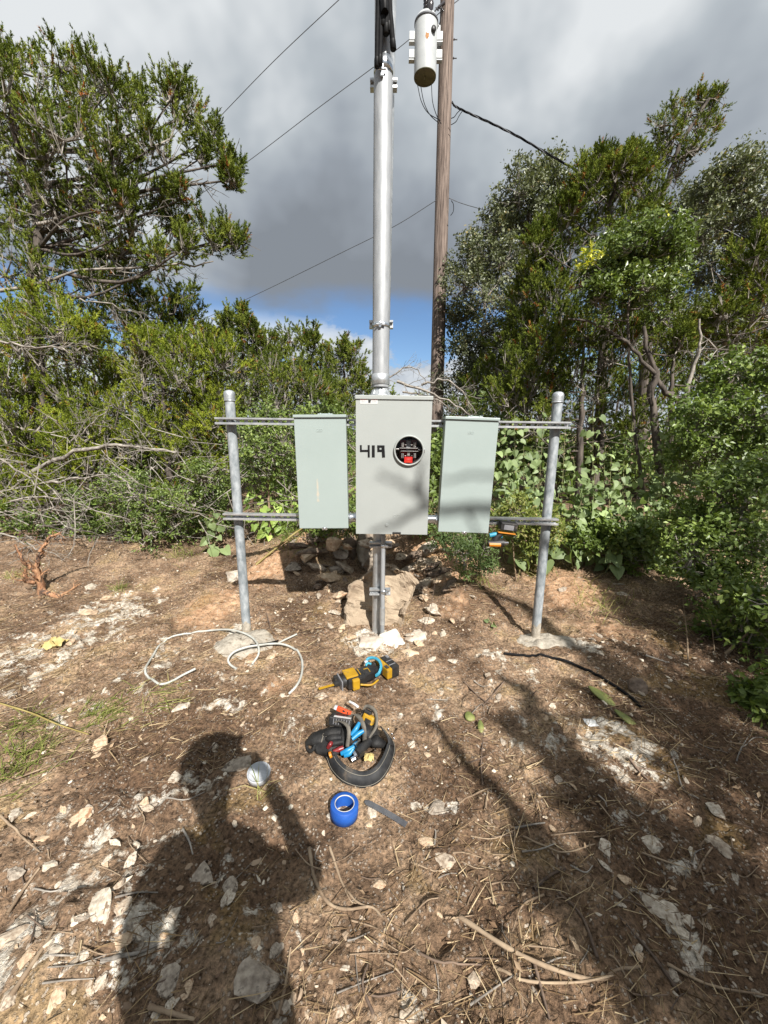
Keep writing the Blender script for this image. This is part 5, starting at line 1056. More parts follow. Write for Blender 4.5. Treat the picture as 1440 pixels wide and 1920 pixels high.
for a in ((190, 1340, 130, .13, .07, 1, 'sparse green grass tuft beside the yellow cane', .45, (.5, .2, -.3)), (40, 1360, 110, .14, .06, 2, 'green grass at the left edge above the yellow cane', .4, (.6, 0, -.3)), (30, 1440, 160, .14, .06, 3, 'green grass clump at the left edge below the cane', .35, (.3, .2, -.2)),
          (225, 1105, 60, .14, .035, 4, 'small grass tuft between the stump and left post', .45, (0, 0, 0)), (40, 1080, 80, .15, .08, 5, 'dry grass by the orange stump', .7, (0, 0, 0)), (340, 1040, 120, .2, .10, 6, 'pale grass at the foot of the left brush', .65, (0, 0, 0)), (550, 1010, 140, .22, .10, 7, 'green grass behind the shaded boulder', .45, (0, 0, 0)), (490, 1200, 11, .26, .012, 8, 'dry upright stems rising beside the grey lid', .95, (0, 0, .6)),
          (1000, 1070, 160, .25, .09, 9, 'pale dry grass behind the right post', .75, (0, 0, 0)), (900, 1090, 90, .16, .08, 10, 'ragged grass right of the boulder', .6, (0, 0, 0)), (960, 1040, 120, .25, .08, 11, 'tall straw stems below the lower rail at the right', .85, (0, 0, 0)), (270, 1320, 80, .16, .08, 12, 'flattened straw right of the green grass', .8, (.8, .3, -.5)), (1120, 1130, 120, .22, .12, 13, 'dry grass under the weeds behind the right post', .8, (0, 0, 0)), (1290, 1180, 26, .2, .02, 14, 'drooping yellow seed head by the right shrub', 1.0, (-.2, -.4, -.6))):
    px_, py_, n_, h_, s_p, sd_, lab_, g_, ln_ = a
    if sd_ == 8: px_, py_ = 492, 1490
    tuft(px_, py_, n_, h_, s_p, sd_, lab_, g_, ln_)
rg = np.random.default_rng(15); n = 34000
X = rg.uniform(-3.4, 2.6, n); Yy = 0.45 + 3.6 * rg.random(n) ** 1.3
dens = fbm(np.stack([X * 1.8, Yy * 1.8, 0 * X], -1), 3, 50) + 0.15 * (X > 0) * (Yy < 1.6) + 0.22 * ((X < -0.6) & (Yy > 1.3) & (Yy < 2.2)); keep = dens > -0.06 + 0.16 * rg.random(n); X, Yy = X[keep], Yy[keep]; n = len(X)
P = np.stack([X, Yy, H(X, Yy) + rg.uniform(0.001, 0.014, n)], 1); az = rg.normal(0.35, 0.9, n); D = np.stack([np.cos(az), np.sin(az), rg.uniform(-.03, .16, n)], 1)
V, F, tt = blades(P, 0.025 + .11 * rg.random(n) ** 1.6, rg.uniform(.0012, .0034, n), D, rg.uniform(-.3, .6, n), rg, rg.random(n) ** 1.3)
tag(link_mesh('straw_litter', np_mesh('straw_litter', V, F, [M['straw']], tint=tt)), 'scattered dry straw and grass stems over the ground', 'straw', kind='stuff')
n = 9000; X = rg.uniform(-3.4, 3.0, n); Yy = 0.45 + 4.2 * rg.random(n) ** 1.25; dens = fbm(np.stack([X * 1.5, Yy * 1.5, 0 * X + 3], -1), 3, 60) + 0.25 * sstep(0.3, 1.4, X - 0.2 * Yy); keep = dens > -0.05 + 0.15 * rg.random(n); X, Yy = X[keep], Yy[keep]; n = len(X)
P = np.stack([X, Yy, H(X, Yy) + rg.uniform(0.0, 0.008, n)], 1); V, F, tt = leaves(P, unit(rg.normal(size=(n, 3)) * np.array([1, 1, .2])), np.full(n, .01), 1, 0.026, 0.011, rg, rg.random(n))
tag(link_mesh('leaf_litter', np_mesh('leaf_litter', V, F, [M['litter']], tint=tt)), 'small dead brown leaves littering the soil', 'leaf litter', kind='stuff')
# pebbles
n = 18000; X = rg.uniform(-3.4, 2.8, n); Yy = 0.45 + 3.8 * rg.random(n) ** 1.3; dens = fbm(np.stack([X * 2.1, Yy * 2.1, 0 * X + 9], -1), 4, 70) + 0.12 * (X < -0.3); keep = dens > -0.04 + 0.12 * rg.random(n); X, Yy = X[keep], Yy[keep]; n = len(X)
bm = bmesh.new(); bmesh.ops.create_icosphere(bm, subdivisions=1, radius=1.0); IV = np.array([v.co[:] for v in bm.verts]); IF = np.array([[v.index for v in f.verts] for f in bm.faces]); bm.free()
s = 0.0016 + 0.0090 * rg.random(n) ** 3.6; sc = s[:, None] * rg.uniform(0.45, 1.5, (n, 3)) * np.array([1.2, 0.95, 0.55]); ang = rg.random(n) * 6.28
vv = IV[None] * (1 + rg.normal(0, .26, (n, len(IV), 1))) * sc[:, None]; c_, s2 = np.cos(ang)[:, None], np.sin(ang)[:, None]
vx = vv[..., 0] * c_ - vv[..., 1] * s2 + X[:, None]; vy = vv[..., 0] * s2 + vv[..., 1] * c_ + Yy[:, None]; vz = vv[..., 2] + (H(X, Yy) + s * 0.25)[:, None]
V = np.stack([vx, vy, vz], -1).reshape(-1, 3); F = (np.arange(n)[:, None, None] * len(IV) + IF[None]).reshape(-1, 3)
tag(link_mesh('pebbles', np_mesh('pebbles', V, F, [M['pebble']], tint=np.repeat(rg.random(n) ** 1.7, len(IV)))), 'countless pale limestone pebbles in the soil', 'pebbles', kind='stuff')

# ------------------------------------------------------------------ boulders and stones
def boulder(name, c, size, mat, label, seed, sub=5, cuts=4, flat=1.0, fine=0.05, amp=0.22, rot=(0, 0, 0), pits=0.0):
    V, F = rockmesh(seed, sub, amp, cuts, flat, fine); R = np.array(Euler(rot).to_matrix())
    V = (V * np.array(size)) @ R.T
    V += 0.012 * fbm(V * 14, 4, seed)[:, None] * unit(V) * 2
    if pits: 
        pn = fbm(V * 9, 3, seed + 9); V -= unit(V) * (pits * sstep(0.02, 0.16, pn))[:, None]
    o = link_mesh(name, np_mesh(name, V, F, [M[mat]], smooth=True)); o.location = [float(x) for x in c]; tag(o, label, 'rock', 'boulders behind the meter rack'); return o
def gp(px, py, up=0.0): return gnd(px, py) + np.array([0, 0, up])
def slab(name, outline, label, mat, seed, lean=0.45, th=0.16):
    """a flat-faced block: outline traced in the plane of its leaning face, split into a fine grid and roughened"""
    foot = gnd(700, 1196); y0 = foot[1] + 0.10; O = np.array([at(x, y, y0) for x, y in outline]); zb_ = O[:, 2].min(); O[:, 1] = y0 + (O[:, 2] - zb_) * lean
    bm = bmesh.new(); fr = [bm.verts.new(p) for p in O]; bk = [bm.verts.new(p + np.array([0.0, th, -th * lean * 0.6])) for p in O]; n = len(O)
    bm.faces.new(fr); bm.faces.new(bk[::-1])
    for a in range(n): bm.faces.new((fr[a], bk[a], bk[(a + 1) % n], fr[(a + 1) % n]))
    bmesh.ops.bevel(bm, geom=bm.edges[:], offset=0.016, segments=2, affect='EDGES', profile=0.5)
    bmesh.ops.triangulate(bm, faces=bm.faces[:]); bmesh.ops.subdivide_edges(bm, edges=bm.edges[:], cuts=9, use_grid_fill=True); bmesh.ops.recalc_face_normals(bm, faces=bm.faces[:])
    bm.normal_update(); V = np.array([v.co[:] for v in bm.verts]); Nn = np.array([v.normal[:] for v in bm.verts]); V += Nn * (0.15 * fbm(V * 4, 4, seed) + 0.06 * fbm(V * 13, 4, seed) + .016 * fbm(V * 40, 2, seed) - .03 * sstep(.02, .14, fbm(V * 9, 3, seed + 3)))[:, None]
    for v, c in zip(bm.verts, V): v.co = c - foot
    me = bpy.data.meshes.new(name); bm.to_mesh(me); bm.free(); me.materials.append(M[mat]); o = link_mesh(name, me); o.location = foot.tolist(); tag(o, label, 'rock', 'boulders behind the meter rack'); return o
slab('boulder', [(644, 1160), (650, 1126), (668, 1104), (692, 1092), (716, 1074), (744, 1082), (762, 1098), (790, 1112), (778, 1140), (762, 1160), (752, 1196), (735, 1215), (690, 1215), (660, 1210), (646, 1185)], 'smooth tan slab-faced boulder right behind the support pipe', 'slab', 31)
boulder('boulder', gp(692, 1040, 0.02), (0.34, 0.30, 0.40), 'lime_grey', 'grey jagged rock behind the slab, left of the support pipe', 33, pits=0.03, rot=(.3, 0, 0.9), cuts=10, amp=.34)
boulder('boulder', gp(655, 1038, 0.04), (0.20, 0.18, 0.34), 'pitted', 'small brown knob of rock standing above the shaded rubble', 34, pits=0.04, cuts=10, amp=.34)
boulder('boulder', gp(800, 1062, 0.0), (0.34, 0.30, 0.30), 'lime_tan', 'crumbly tan rock right of the slab-faced boulder', 35, pits=0.05, cuts=12, amp=.4)
boulder('boulder', gp(803, 1032, 0.02), (0.24, 0.18, 0.16), 'lime', 'tan stone on top of the crumbly rock', 36, cuts=12, amp=.34)
boulder('boulder', gp(445, 1082, 0.0), (0.26, 0.2, 0.2), 'lime', 'pinkish stone behind the left post', 38, pits=0.02, cuts=11)
rgb = np.random.default_rng(8); k = 0
while k < 64:
    px, py = rgb.uniform(525, 860), rgb.uniform(1015, 1130)
    if (655 < px < 790 and py > 1050): continue
    k += 1; s = (.06 + .24 * rgb.random() ** 1.5) * (1.0 if py < 1085 else .6)
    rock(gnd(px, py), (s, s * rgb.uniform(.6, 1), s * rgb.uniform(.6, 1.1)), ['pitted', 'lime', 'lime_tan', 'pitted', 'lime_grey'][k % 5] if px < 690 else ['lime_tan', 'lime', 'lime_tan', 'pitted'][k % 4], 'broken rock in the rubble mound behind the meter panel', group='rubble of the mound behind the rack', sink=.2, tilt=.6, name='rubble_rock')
for px, py, s in ((640, 1120, .20), (655, 1165, .15), (795, 1100, .22), (812, 1150, .17), (625, 1085, .24), (770, 1065, .22), (655, 1196, .10), (640, 1180, .08), (770, 1190, .09), (800, 1165, .12), (815, 1140, .10), (632, 1150, .09), (620, 1175, .07), (790, 1210, .07), (830, 1190, .08), (668, 1222, .06), (720, 1225, .08), (600, 1140, .06), (850, 1165, .07)):
    rock(gnd(px, py), (s, s * .8, s * .7), ['lime', 'lime_tan', 'lime_white'][int(px) % 3], 'broken rock in the rubble mound behind the meter panel', group='rubble of the mound behind the rack', sink=.22, tilt=.6, name='rubble_rock')
boulder('boulder', gp(690, 1206, -0.01), (0.30, 0.22, 0.15), 'lime', 'pale rough rock at the foot of the support pipe', 39, pits=0.02, cuts=10, amp=.3)
boulder('boulder', gp(735, 1203, -0.01), (0.27, 0.21, 0.14), 'lime_white', 'pale smooth rock right of the support pipe foot', 40, cuts=10, amp=.3)
boulder('boulder', gp(785, 1196, -0.01), (0.24, 0.17, 0.15), 'lime', 'pale rock beside the dark thin stem right of the support pipe', 41, pits=0.02, cuts=10, amp=.3)
boulder('boulder', gp(765, 1225, -0.02), (0.14, 0.12, 0.10), 'lime_tan', 'small tan rock in front of the pale rocks', 42, cuts=9)
boulder('boulder', gp(1190, 1290, 0.0), (0.13, 0.11, 0.12), 'pitted', 'reddish brown clod beside the black cable end', 43)

SPOTS = [ # px, py, width px, material, label
 (340, 1325, 40, 'lime_white', 'pale pitted stone below the left end of the white cable'), (190, 1400, 42, 'lime_tan', 'flat tan stone under the yellow cane'), (182, 1415, 26, 'lime_tan', 'brown stone at the end of the yellow cane'),
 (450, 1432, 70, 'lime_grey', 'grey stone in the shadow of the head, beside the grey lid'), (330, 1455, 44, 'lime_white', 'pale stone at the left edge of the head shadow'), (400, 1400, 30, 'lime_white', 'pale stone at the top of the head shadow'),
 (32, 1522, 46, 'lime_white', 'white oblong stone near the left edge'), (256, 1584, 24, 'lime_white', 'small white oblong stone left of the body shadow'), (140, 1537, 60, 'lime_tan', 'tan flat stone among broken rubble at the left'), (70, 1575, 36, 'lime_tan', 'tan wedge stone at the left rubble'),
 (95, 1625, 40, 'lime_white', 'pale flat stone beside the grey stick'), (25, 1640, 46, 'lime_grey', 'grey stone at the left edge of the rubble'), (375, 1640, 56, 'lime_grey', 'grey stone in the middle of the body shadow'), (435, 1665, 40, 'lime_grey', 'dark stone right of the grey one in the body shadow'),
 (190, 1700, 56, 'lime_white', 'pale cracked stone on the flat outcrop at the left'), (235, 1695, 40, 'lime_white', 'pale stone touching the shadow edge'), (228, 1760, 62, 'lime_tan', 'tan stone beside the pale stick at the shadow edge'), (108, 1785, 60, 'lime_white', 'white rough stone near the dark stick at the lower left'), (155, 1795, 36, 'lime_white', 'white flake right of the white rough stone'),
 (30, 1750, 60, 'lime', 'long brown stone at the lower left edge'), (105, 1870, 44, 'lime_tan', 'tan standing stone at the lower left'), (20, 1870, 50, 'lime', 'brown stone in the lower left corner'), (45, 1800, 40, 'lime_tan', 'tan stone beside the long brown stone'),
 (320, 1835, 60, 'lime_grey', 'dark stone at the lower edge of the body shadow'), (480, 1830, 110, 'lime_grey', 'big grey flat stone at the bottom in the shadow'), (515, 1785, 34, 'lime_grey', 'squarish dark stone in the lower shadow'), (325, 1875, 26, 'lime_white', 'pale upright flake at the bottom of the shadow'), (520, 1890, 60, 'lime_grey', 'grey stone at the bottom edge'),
 (815, 1515, 50, 'lime_grey', 'grey rounded stone right of the dark blade'), (795, 1580, 40, 'lime_tan', 'tan stone in the straw right of the tape roll'), (832, 1605, 52, 'lime', 'mottled stone leaning below the tan stone'), (1218, 1577, 58, 'lime_white', 'large white stone at the right among the dark soil'), (1299, 1599, 28, 'lime_white', 'white angular stone right of the large white one'),
 (1345, 1520, 44, 'lime_white', 'white stone nearest the right shrub'), (1286, 1463, 18, 'lime_white', 'small white stone at the edge of the right shade'), (1230, 1705, 70, 'lime_white', 'long pale ledge of stone in the lower right'), (1275, 1745, 44, 'lime_white', 'pale ledge end stone in the lower right'), (1350, 1590, 60, 'lime', 'pale brown stone at the right edge'),
 (1038, 1323, 20, 'lime_white', 'pale stone left of the cactus pad'), (1025, 1345, 22, 'lime_tan', 'tan stone beside the pale one left of the cactus pad'), (985, 1372, 18, 'lime_tan', 'rounded tan stone in the open straw'), (774, 1395, 22, 'lime_white', 'small pale stone right of the belt'), (800, 1412, 18, 'lime_tan', 'small tan stone right of the belt buckle end'),
 (683, 1447, 30, 'lime_tan', 'reddish stone inside the belt loop'), (770, 1260, 16, 'lime_white', 'small round stone right of the saw battery'), (605, 1305, 34, 'lime', 'rounded brown stone under the saw blade'), (1130, 1465, 18, 'lime_white', 'small white stone on the pale caliche'), (1050, 1465, 22, 'lime_grey', 'grey stone at the edge of the caliche'),
 (1165, 1112, 34, 'lime_white', 'pale stone under the weeds right of the post'), (170, 1100, 40, 'lime_white', 'pale flat stones right of the orange stump'), (200, 1120, 28, 'lime_tan', 'yellowish stone beside the grass tuft'), (130, 1205, 34, 'lime_tan', 'tan stone beside the yellow paper'), (60, 1235, 22, 'lime_grey', 'small grey stone left of the white cable'), (245, 1195, 24, 'lime', 'grey-black stone left of the white cable loop'),
 (165, 1150, 44, 'lime_tan', 'broad tan stone on the left slope'), (265, 1140, 30, 'lime_white', 'pale stone behind the white cable loop'), (490, 1210, 36, 'lime_white', 'pale rubble lump on the left footing edge'), (520, 1180, 22, 'lime_white', 'pale stone right of the left footing'), (505, 1235, 30, 'lime_tan', 'round tan stone inside the small cable loop'), (470, 1240, 26, 'lime_tan', 'flat tan stone left of the round one by the small loop'),
 (870, 1160, 30, 'lime', 'brown stone right of the boulder group'), (1090, 1215, 46, 'lime_grey', 'grey crumbled concrete lump beside the right footing'), (850, 1240, 24, 'lime_white', 'pale stone in front of the right boulders'), (695, 1520, 40, 'lime_white', 'pale flat stone beside the tape roll'), (690, 1545, 26, 'lime_tan', 'tan stone below the dark blade'),
 (350, 1850, 30, 'lime_tan', 'tan flake among sticks at the bottom'), (640, 1890, 40, 'lime', 'rough stone at the bottom edge left of centre'), (1075, 1765, 22, 'lime_tan', 'pinkish stone in the lower straw'), (890, 1830, 34, 'lime', 'brown stone in the lower straw'), (770, 1900, 44, 'lime', 'stone at the bottom edge of the straw')]
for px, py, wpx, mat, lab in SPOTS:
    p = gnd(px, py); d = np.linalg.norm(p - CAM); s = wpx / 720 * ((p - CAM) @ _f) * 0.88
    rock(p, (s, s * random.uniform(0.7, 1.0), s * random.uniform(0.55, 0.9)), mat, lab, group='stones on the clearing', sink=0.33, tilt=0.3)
rg = np.random.default_rng(33); k = 0; clusters = [(150, 1620, 130), (100, 1750, 120), (250, 1720, 90), (60, 1850, 110), (300, 1490, 60), (650, 1060, 100), (250, 1150, 130), (480, 1230, 60), (1250, 1640, 90), (780, 1220, 60), (350, 1200, 160), (850, 1450, 160), (1180, 1220, 70), (1000, 1150, 90), (520, 1640, 120), (1250, 1780, 120), (750, 1750, 200)]
while k < 290:
    cx, cy, cr = clusters[k % len(clusters)]; px, py = rg.normal(cx, cr), rg.normal(cy, cr * 0.7)
    if not (0 < px < 1440 and 1060 < py < 1915): continue
    k += 1; p = gnd(px, py); s = (7 + 20 * rg.random() ** 2) * (0.7 + 0.6 * (py > 1500)) / 720 * ((p - CAM) @ _f)
    rock(p, (s, s * rg.uniform(.6, 1), s * rg.uniform(.5, .9)), ['lime', 'lime_white', 'lime_tan', 'lime_white', 'lime_grey'][k % 5], 'small broken limestone chip lying on the bare ground', group='limestone chips on the ground', sink=0.28, tilt=0.5, name='limestone_chip')

# ------------------------------------------------------------------ sticks
def stick(pts, r, label, mat='twig', group='sticks on the ground', up=0.006, name='stick', cat='stick', lift=None, n=18, r2=None):
    P = np.array([gnd(x, y) + np.array([0, 0, up + (lift[i] if lift else 0)]) for i, (x, y) in enumerate(pts)]); P = smooth_path(P, n)
    P[:, 2] = np.maximum(P[:, 2], H(P[:, 0], P[:, 1]) + r * 0.3)
    V, F = tubes_np([(P - P[0], np.linspace(r, r2 if r2 else r * 0.5, n) * (1 + 0.15 * np.sin(np.arange(n) * 2.1)))], 7)
    o = link_mesh(name, np_mesh(name, V, F, [M[mat]], smooth=True)); o.location = P[0].tolist(); tag(o, label, cat, group); return o
for pts, r, lab, mat in ((((580, 1592), (590, 1650), (615, 1695), (650, 1708), (695, 1703), (716, 1722)), .006, 'long curved brown root below the tape roll', 'twig'), (((618, 1590), (640, 1655), (665, 1690), (690, 1703)), .0045, 'thin curved root joining the long one', 'twig'),
    (((862, 1722), (960, 1785), (1060, 1828), (1130, 1838), (1200, 1815)), .0065, 'long bowed branch across the lower right straw', 'twig'), (((925, 1815), (985, 1842), (1080, 1845), (1150, 1832)), .004, 'bumpy thin branch below the long bowed one', 'twig'), (((785, 1790), (830, 1808), (905, 1812)), .0035, 'thin grey twig left of the bowed branch', 'darktwig'),
    (((1000, 1805), (1015, 1860), (1030, 1915)), .005, 'dark stick pointing down to the bottom edge', 'darktwig'), (((188, 1806), (230, 1795), (265, 1788), (305, 1770)), .0055, 'pale grey stick lying across the shadow edge', 'deadwood'), (((20, 1872), (75, 1790), (105, 1740)), .007, 'dark bark stick at the lower left', 'twig'), (((15, 1715), (45, 1670), (75, 1630)), .006, 'brown bark stick among the left rubble', 'twig'),
    (((343, 1557), (355, 1580), (362, 1605)), .004, 'short stick at the top of the body shadow', 'deadwood'), (((0, 1530), (40, 1570), (75, 1600)), .004, 'curved pale root at the left rubble', 'twig'), (((520, 1915), (535, 1850), (545, 1780)), .005, 'olive stem standing in the bottom shadow', 'twig'), (((280, 1890), (330, 1905), (365, 1915)), .006, 'peeling stick at the bottom edge', 'twig'), (((0, 1475), (90, 1440), (200, 1405)), .0035, 'long dry stem along the left grass', 'twig'),
    (((0, 1442), (100, 1420), (180, 1400), (205, 1385)), .003, 'second dry stem beside the left grass', 'twig'), (((1000, 1670), (1030, 1645), (1060, 1630)), .006, 'thick short stick in the dark straw', 'darktwig'), (((860, 1508), (908, 1483), (930, 1480)), .004, 'pale broken stick pointing up in the straw', 'twig'), (((910, 1520), (912, 1500), (915, 1487)), .005, 'short split stick end beside the pale broken stick', 'twig'),
    (((965, 1555), (1000, 1548), (1022, 1545)), .004, 'white bare twig in the straw', 'deadwood'), (((980, 1570), (1050, 1600), (1115, 1585)), .0035, 'forked pale twig right of centre', 'twig'), (((960, 1610), (965, 1570), (962, 1545)), .0035, 'upright brown twig in the straw', 'twig'), (((1020, 1680), (980, 1700), (960, 1750)), .003, 'thin light stem bending to the lower left', 'twig'),
    (((1120, 1800), (1090, 1720), (1040, 1670)), .0045, 'dark stem running into the lower shade', 'darktwig'), (((1270, 1860), (1220, 1790), (1160, 1720)), .005, 'dark root in the lower right shade', 'darktwig'), (((1250, 1810), (1330, 1850), (1440, 1870)), .004, 'reddish stem at the lower right corner', 'twig'), (((1200, 1600), (1255, 1620), (1320, 1640)), .003, 'thin stem below the white stones', 'twig'), (((1310, 1590), (1330, 1570), (1350, 1560)), .003, 'twig right of the white angular stone', 'twig'),
    (((905, 1475), (902, 1430), (908, 1370)), .004, 'dark upright stem right of the tools', 'darktwig'), (((870, 1280), (900, 1310), (925, 1325)), .004, 'bent twig in front of the right footing', 'darktwig'), (((945, 1280), (920, 1310), (905, 1325)), .004, 'crossed twig in front of the right footing', 'darktwig'), (((1170, 1300), (1230, 1330), (1300, 1390)), .004, 'thin grey branch past the cactus pad', 'twig'), (((1150, 1345), (1200, 1335), (1260, 1330)), .0035, 'thin branch right of the cactus pad', 'twig'),
    (((1190, 1440), (1250, 1455), (1300, 1500)), .003, 'grey twig in the right shade', 'darktwig'), (((700, 1905), (680, 1850), (690, 1810)), .004, 'dark stem at the bottom centre', 'darktwig'), (((1260, 1420), (1280, 1480), (1310, 1500)), .004, 'branchlet lying in the right shade', 'deadwood'), (((1180, 1425), (1200, 1450), (1215, 1465)), .006, 'dark split stick on the pale caliche', 'darktwig'), (((1210, 1230), (1240, 1240), (1255, 1244)), .005, 'pale broken stick under the right shrub', 'deadwood'),
    (((500, 1150), (510, 1185), (530, 1200)), .004, 'dark root beside the left footing', 'darktwig'), (((1330, 1120), (1325, 1170), (1340, 1230)), .005, 'bare stem curving down at the right shrub', 'twig'), (((1290, 1240), (1285, 1200), (1276, 1150)), .005, 'thin bare stem under the yellow seed head', 'twig'), (((770, 1200), (800, 1185), (815, 1130)), .003, 'thin dark stem curving up right of the support pipe', 'darktwig')):
    stick(pts, r, lab, mat, lift=[0, .06, .18] if 'curving up' in lab else ([.25, .15, 0] if 'curving down' in lab else ([0, .05, .1] if 'seed head' in lab else None)))
stick(((-20, 1330), (60, 1355), (110, 1372), (168, 1386)), .0042, 'yellow-green cane reaching in from the left edge', 'cane', lift=[.05, .05, .035, .02], r2=.003, cat='cane', name='cane')
stick(((480, 1060), (520, 1035), (570, 1005), (625, 985)), .011, 'long pale cane leaning behind the left shaded rock', 'cane', lift=[0, .04, .08, .12], r2=.007, cat='cane', name='cane')
rg = np.random.default_rng(44); k = 0
while k < 150:
    px, py = rg.uniform(0, 1440), 1200 + 700 * rg.random() ** 0.8
    if px < 620 and rg.random() < 0.55: continue
    if 560 < px < 780 and 1230 < py < 1560: continue
    k += 1; a = rg.normal(0.25, 0.9); L = rg.uniform(25, 80) * (0.5 + (py - 1150) / 700)
    q_ = [(px, py), (px + L * .5 * math.cos(a) + rg.normal(0, 5), py - L * .5 * math.sin(a) * .7 + rg.normal(0, 9)), (px + L * math.cos(a), py - L * math.sin(a) * .7)]
    stick([(float(x), float(min(max(y, 1180), 1915))) for x, y in q_], rg.uniform(.0012, .0030), 'short dry twig lying loose on the bare ground', ['twig', 'twig', 'darktwig', 'deadwood'][k % 4], 'loose twigs on the ground', name='twig', cat='twig', n=8)

# ------------------------------------------------------------------ the torn orange stump
sp_ = gnd(78, 1112); o_ = sp_
branchy('stump', 'torn orange cedar stump with split trunk and roots at the left edge', 'stump', [([sp_ + (0, 0, -.05), sp_ + (0, 0, .12), sp_ + (0.01, 0, .26), sp_ + (.06, .02, .36)], .034, .014), ([sp_ + (0, 0, .18), sp_ + (-.07, -.02, .26), sp_ + (-.12, -.02, .42)], .02, .008), ([sp_ + (-.02, 0, .10), sp_ + (-.09, -.02, .12), sp_ + (-.07, -.02, .22)], .025, .012), ([sp_ + (0, 0, .03), gnd(110, 1118), gnd(150, 1095)], .03, .008), ([sp_ + (.05, 0, .36), sp_ + (.12, .03, .46), sp_ + (.2, .05, .5)], .016, .006)], 'orangewood', seed=90, side=7, sl=.14)

# ------------------------------------------------------------------ cables on the ground
def cable(name, pts, r, mat, label, cat='cable', group=None, n=90):
    P = np.array([gnd(x, y, r + h) for x, y, h in pts]); P = smooth_path(P, n); P[:, 2] = np.maximum(P[:, 2], H(P[:, 0], P[:, 1]) + r * 0.7)
    mb = MB(); mb.tube(P - P[0], r, 10); o = mb.build(name, M[mat]); o.location = P[0].tolist(); tag(o, label, cat, group); return o
w = lambda X, Y, h=0.0: (260 + X / 4.235, 1150 + Y / 4.235, h)
cable('white_cable', [w(450, 440, .035), w(350, 490, .02), w(250, 545), w(160, 560), w(75, 505), w(55, 440), w(120, 330), w(200, 230), w(280, 180), w(420, 158), w(580, 135, .01), w(720, 130, .03), w(830, 155, .04), w(910, 200, .04), w(950, 260, .04), w(950, 330, .02), w(900, 405, .006)], 0.0064, 'white_pvc', 'white cable bent in a large loop left of the left post', group='white cables by the left post')
cable('white_cable', [w(775, 440, .004), w(725, 405, .01), w(712, 360, .03), w(760, 305, .04), w(860, 268, .045), w(960, 252, .04), w(1050, 242, .03), w(1130, 243, .02), w(1210, 268, .008), w(1275, 320), w(1300, 400), w(1290, 500), w(1250, 580), w(1192, 640)], 0.0066, 'white_pvc', 'white cable curled in a hook in front of the left post', group='white cables by the left post')
cable('white_cable', [w(1110, 235), w(1160, 210, .01), w(1256, 165, .02)], 0.0058, 'white_pvc', 'short straight white cable end right of the left post', group='white cables by the left post', n=12)
cable('black_cable', [(945, 1225, .0), (990, 1230, 0), (1050, 1236, 0.005), (1090, 1252, 0), (1140, 1278, 0), (1180, 1305, 0), (1202, 1326, 0)], 0.008, 'cable', 'black cable snaking across the dirt in front of the right post')
cable('black_offcut', [w(885, 250, .04), w(960, 246, .04), w(1045, 232, .03), w(1110, 215, .016)], 0.005, 'cable', 'short black cable lying under the white hook of cable', n=14)

# ------------------------------------------------------------------ things on the ground
# painter's tape roll
p = gnd(645, 1528); ax = unit(np.array([0.05, 0.10, 1.0])); h_ = 0.048; RO, RI = 0.0515, 0.0345
T = thing('tape_roll', 'roll of bright blue painters tape lying in front of the tool belt', 'tape roll', p)
mb = MB(); mb.lathe([(RI + .0022, h_), (RO - .001, h_), (RO, h_ - .001), (RO + .0006, h_ * .5), (RO, .001), (RI + .0022, 0)], (0, 0, 0), ax, 56); mb.build('tape', M['blue_tape'], T)
mb = MB(); mb.lathe([(RI + .002, 0), (RI + .002, h_ + .0008), (RI, h_ + .0008), (RI, 0)], (0, 0, 0), ax, 48); mb.build('core', M['card'], T)
mb = MB(); mb.lathe([(RI - .0006, .004), (RI - .0006, h_ - .002)], (0, 0, 0), ax, 48); mb.build('core_lining', M['blue_tape'], T)
# grey strip of blade
A, B = gnd(684, 1506), gnd(762, 1552); A[2] += .010; B[2] += .012; dx = unit(B - A); sd_ = unit(np.cross(np.array([0, 0, 1.0]), dx)); nn = np.cross(dx, sd_); L = np.linalg.norm(B - A); wd = .013
mb = MB(); V = []; n = 40
for i in range(n + 1):
    c = A + dx * L * i / n + nn * (0.004 * math.sin(3 * i / n)); tw_ = wd * (0.35 + 0.65 * min(1, i / 3)); tooth = 0.0015 * (i % 2)
    for a_, b_ in ((-tw_ / 2 - tooth, .0), (tw_ / 2, .0), (tw_ / 2, .0016), (-tw_ / 2 - tooth, .0016)): V.append(c + sd_ * a_ * 1.6 + nn * b_)
F = [(4 * i + j, 4 * i + (j + 1) % 4, 4 * i + 4 + (j + 1) % 4, 4 * i + 4 + j) for i in range(n) for j in range(4)] + [(0, 1, 2, 3), (4 * n + 3, 4 * n + 2, 4 * n + 1, 4 * n)]
mb.add(V - A, F); o = mb.build('saw_blade', M['blade']); o.location = A.tolist(); tag(o, 'flat dark grey saw blade lying beside the blue tape roll', 'saw blade')
# grey plastic lid
p = gnd(486, 1462) + np.array([0, 0, .014]); T = thing('plastic_lid', 'shallow round grey plastic cap lying in the shadow of the raised hand', 'plastic cap', p, (0.12, 0.02, 0.4))
rl = 21.0 / 720 * ((p - CAM) @ _f); hl = rl * 0.62
mb = MB(); mb.lathe([(0, .004), (rl * .84, .004), (rl * .93, hl * .5), (rl * .95, hl), (rl, hl), (rl, hl * .85), (rl * .97, 0), (0, 0)], n=48); mb.build('cup', M['lid'], T)
mb = MB(); mb.lathe([(rl * .60, .0045), (rl * .62, .0065), (rl * .66, .0065), (rl * .68, .0045)], n=40); mb.build('inner_rib', M['lid'], T)
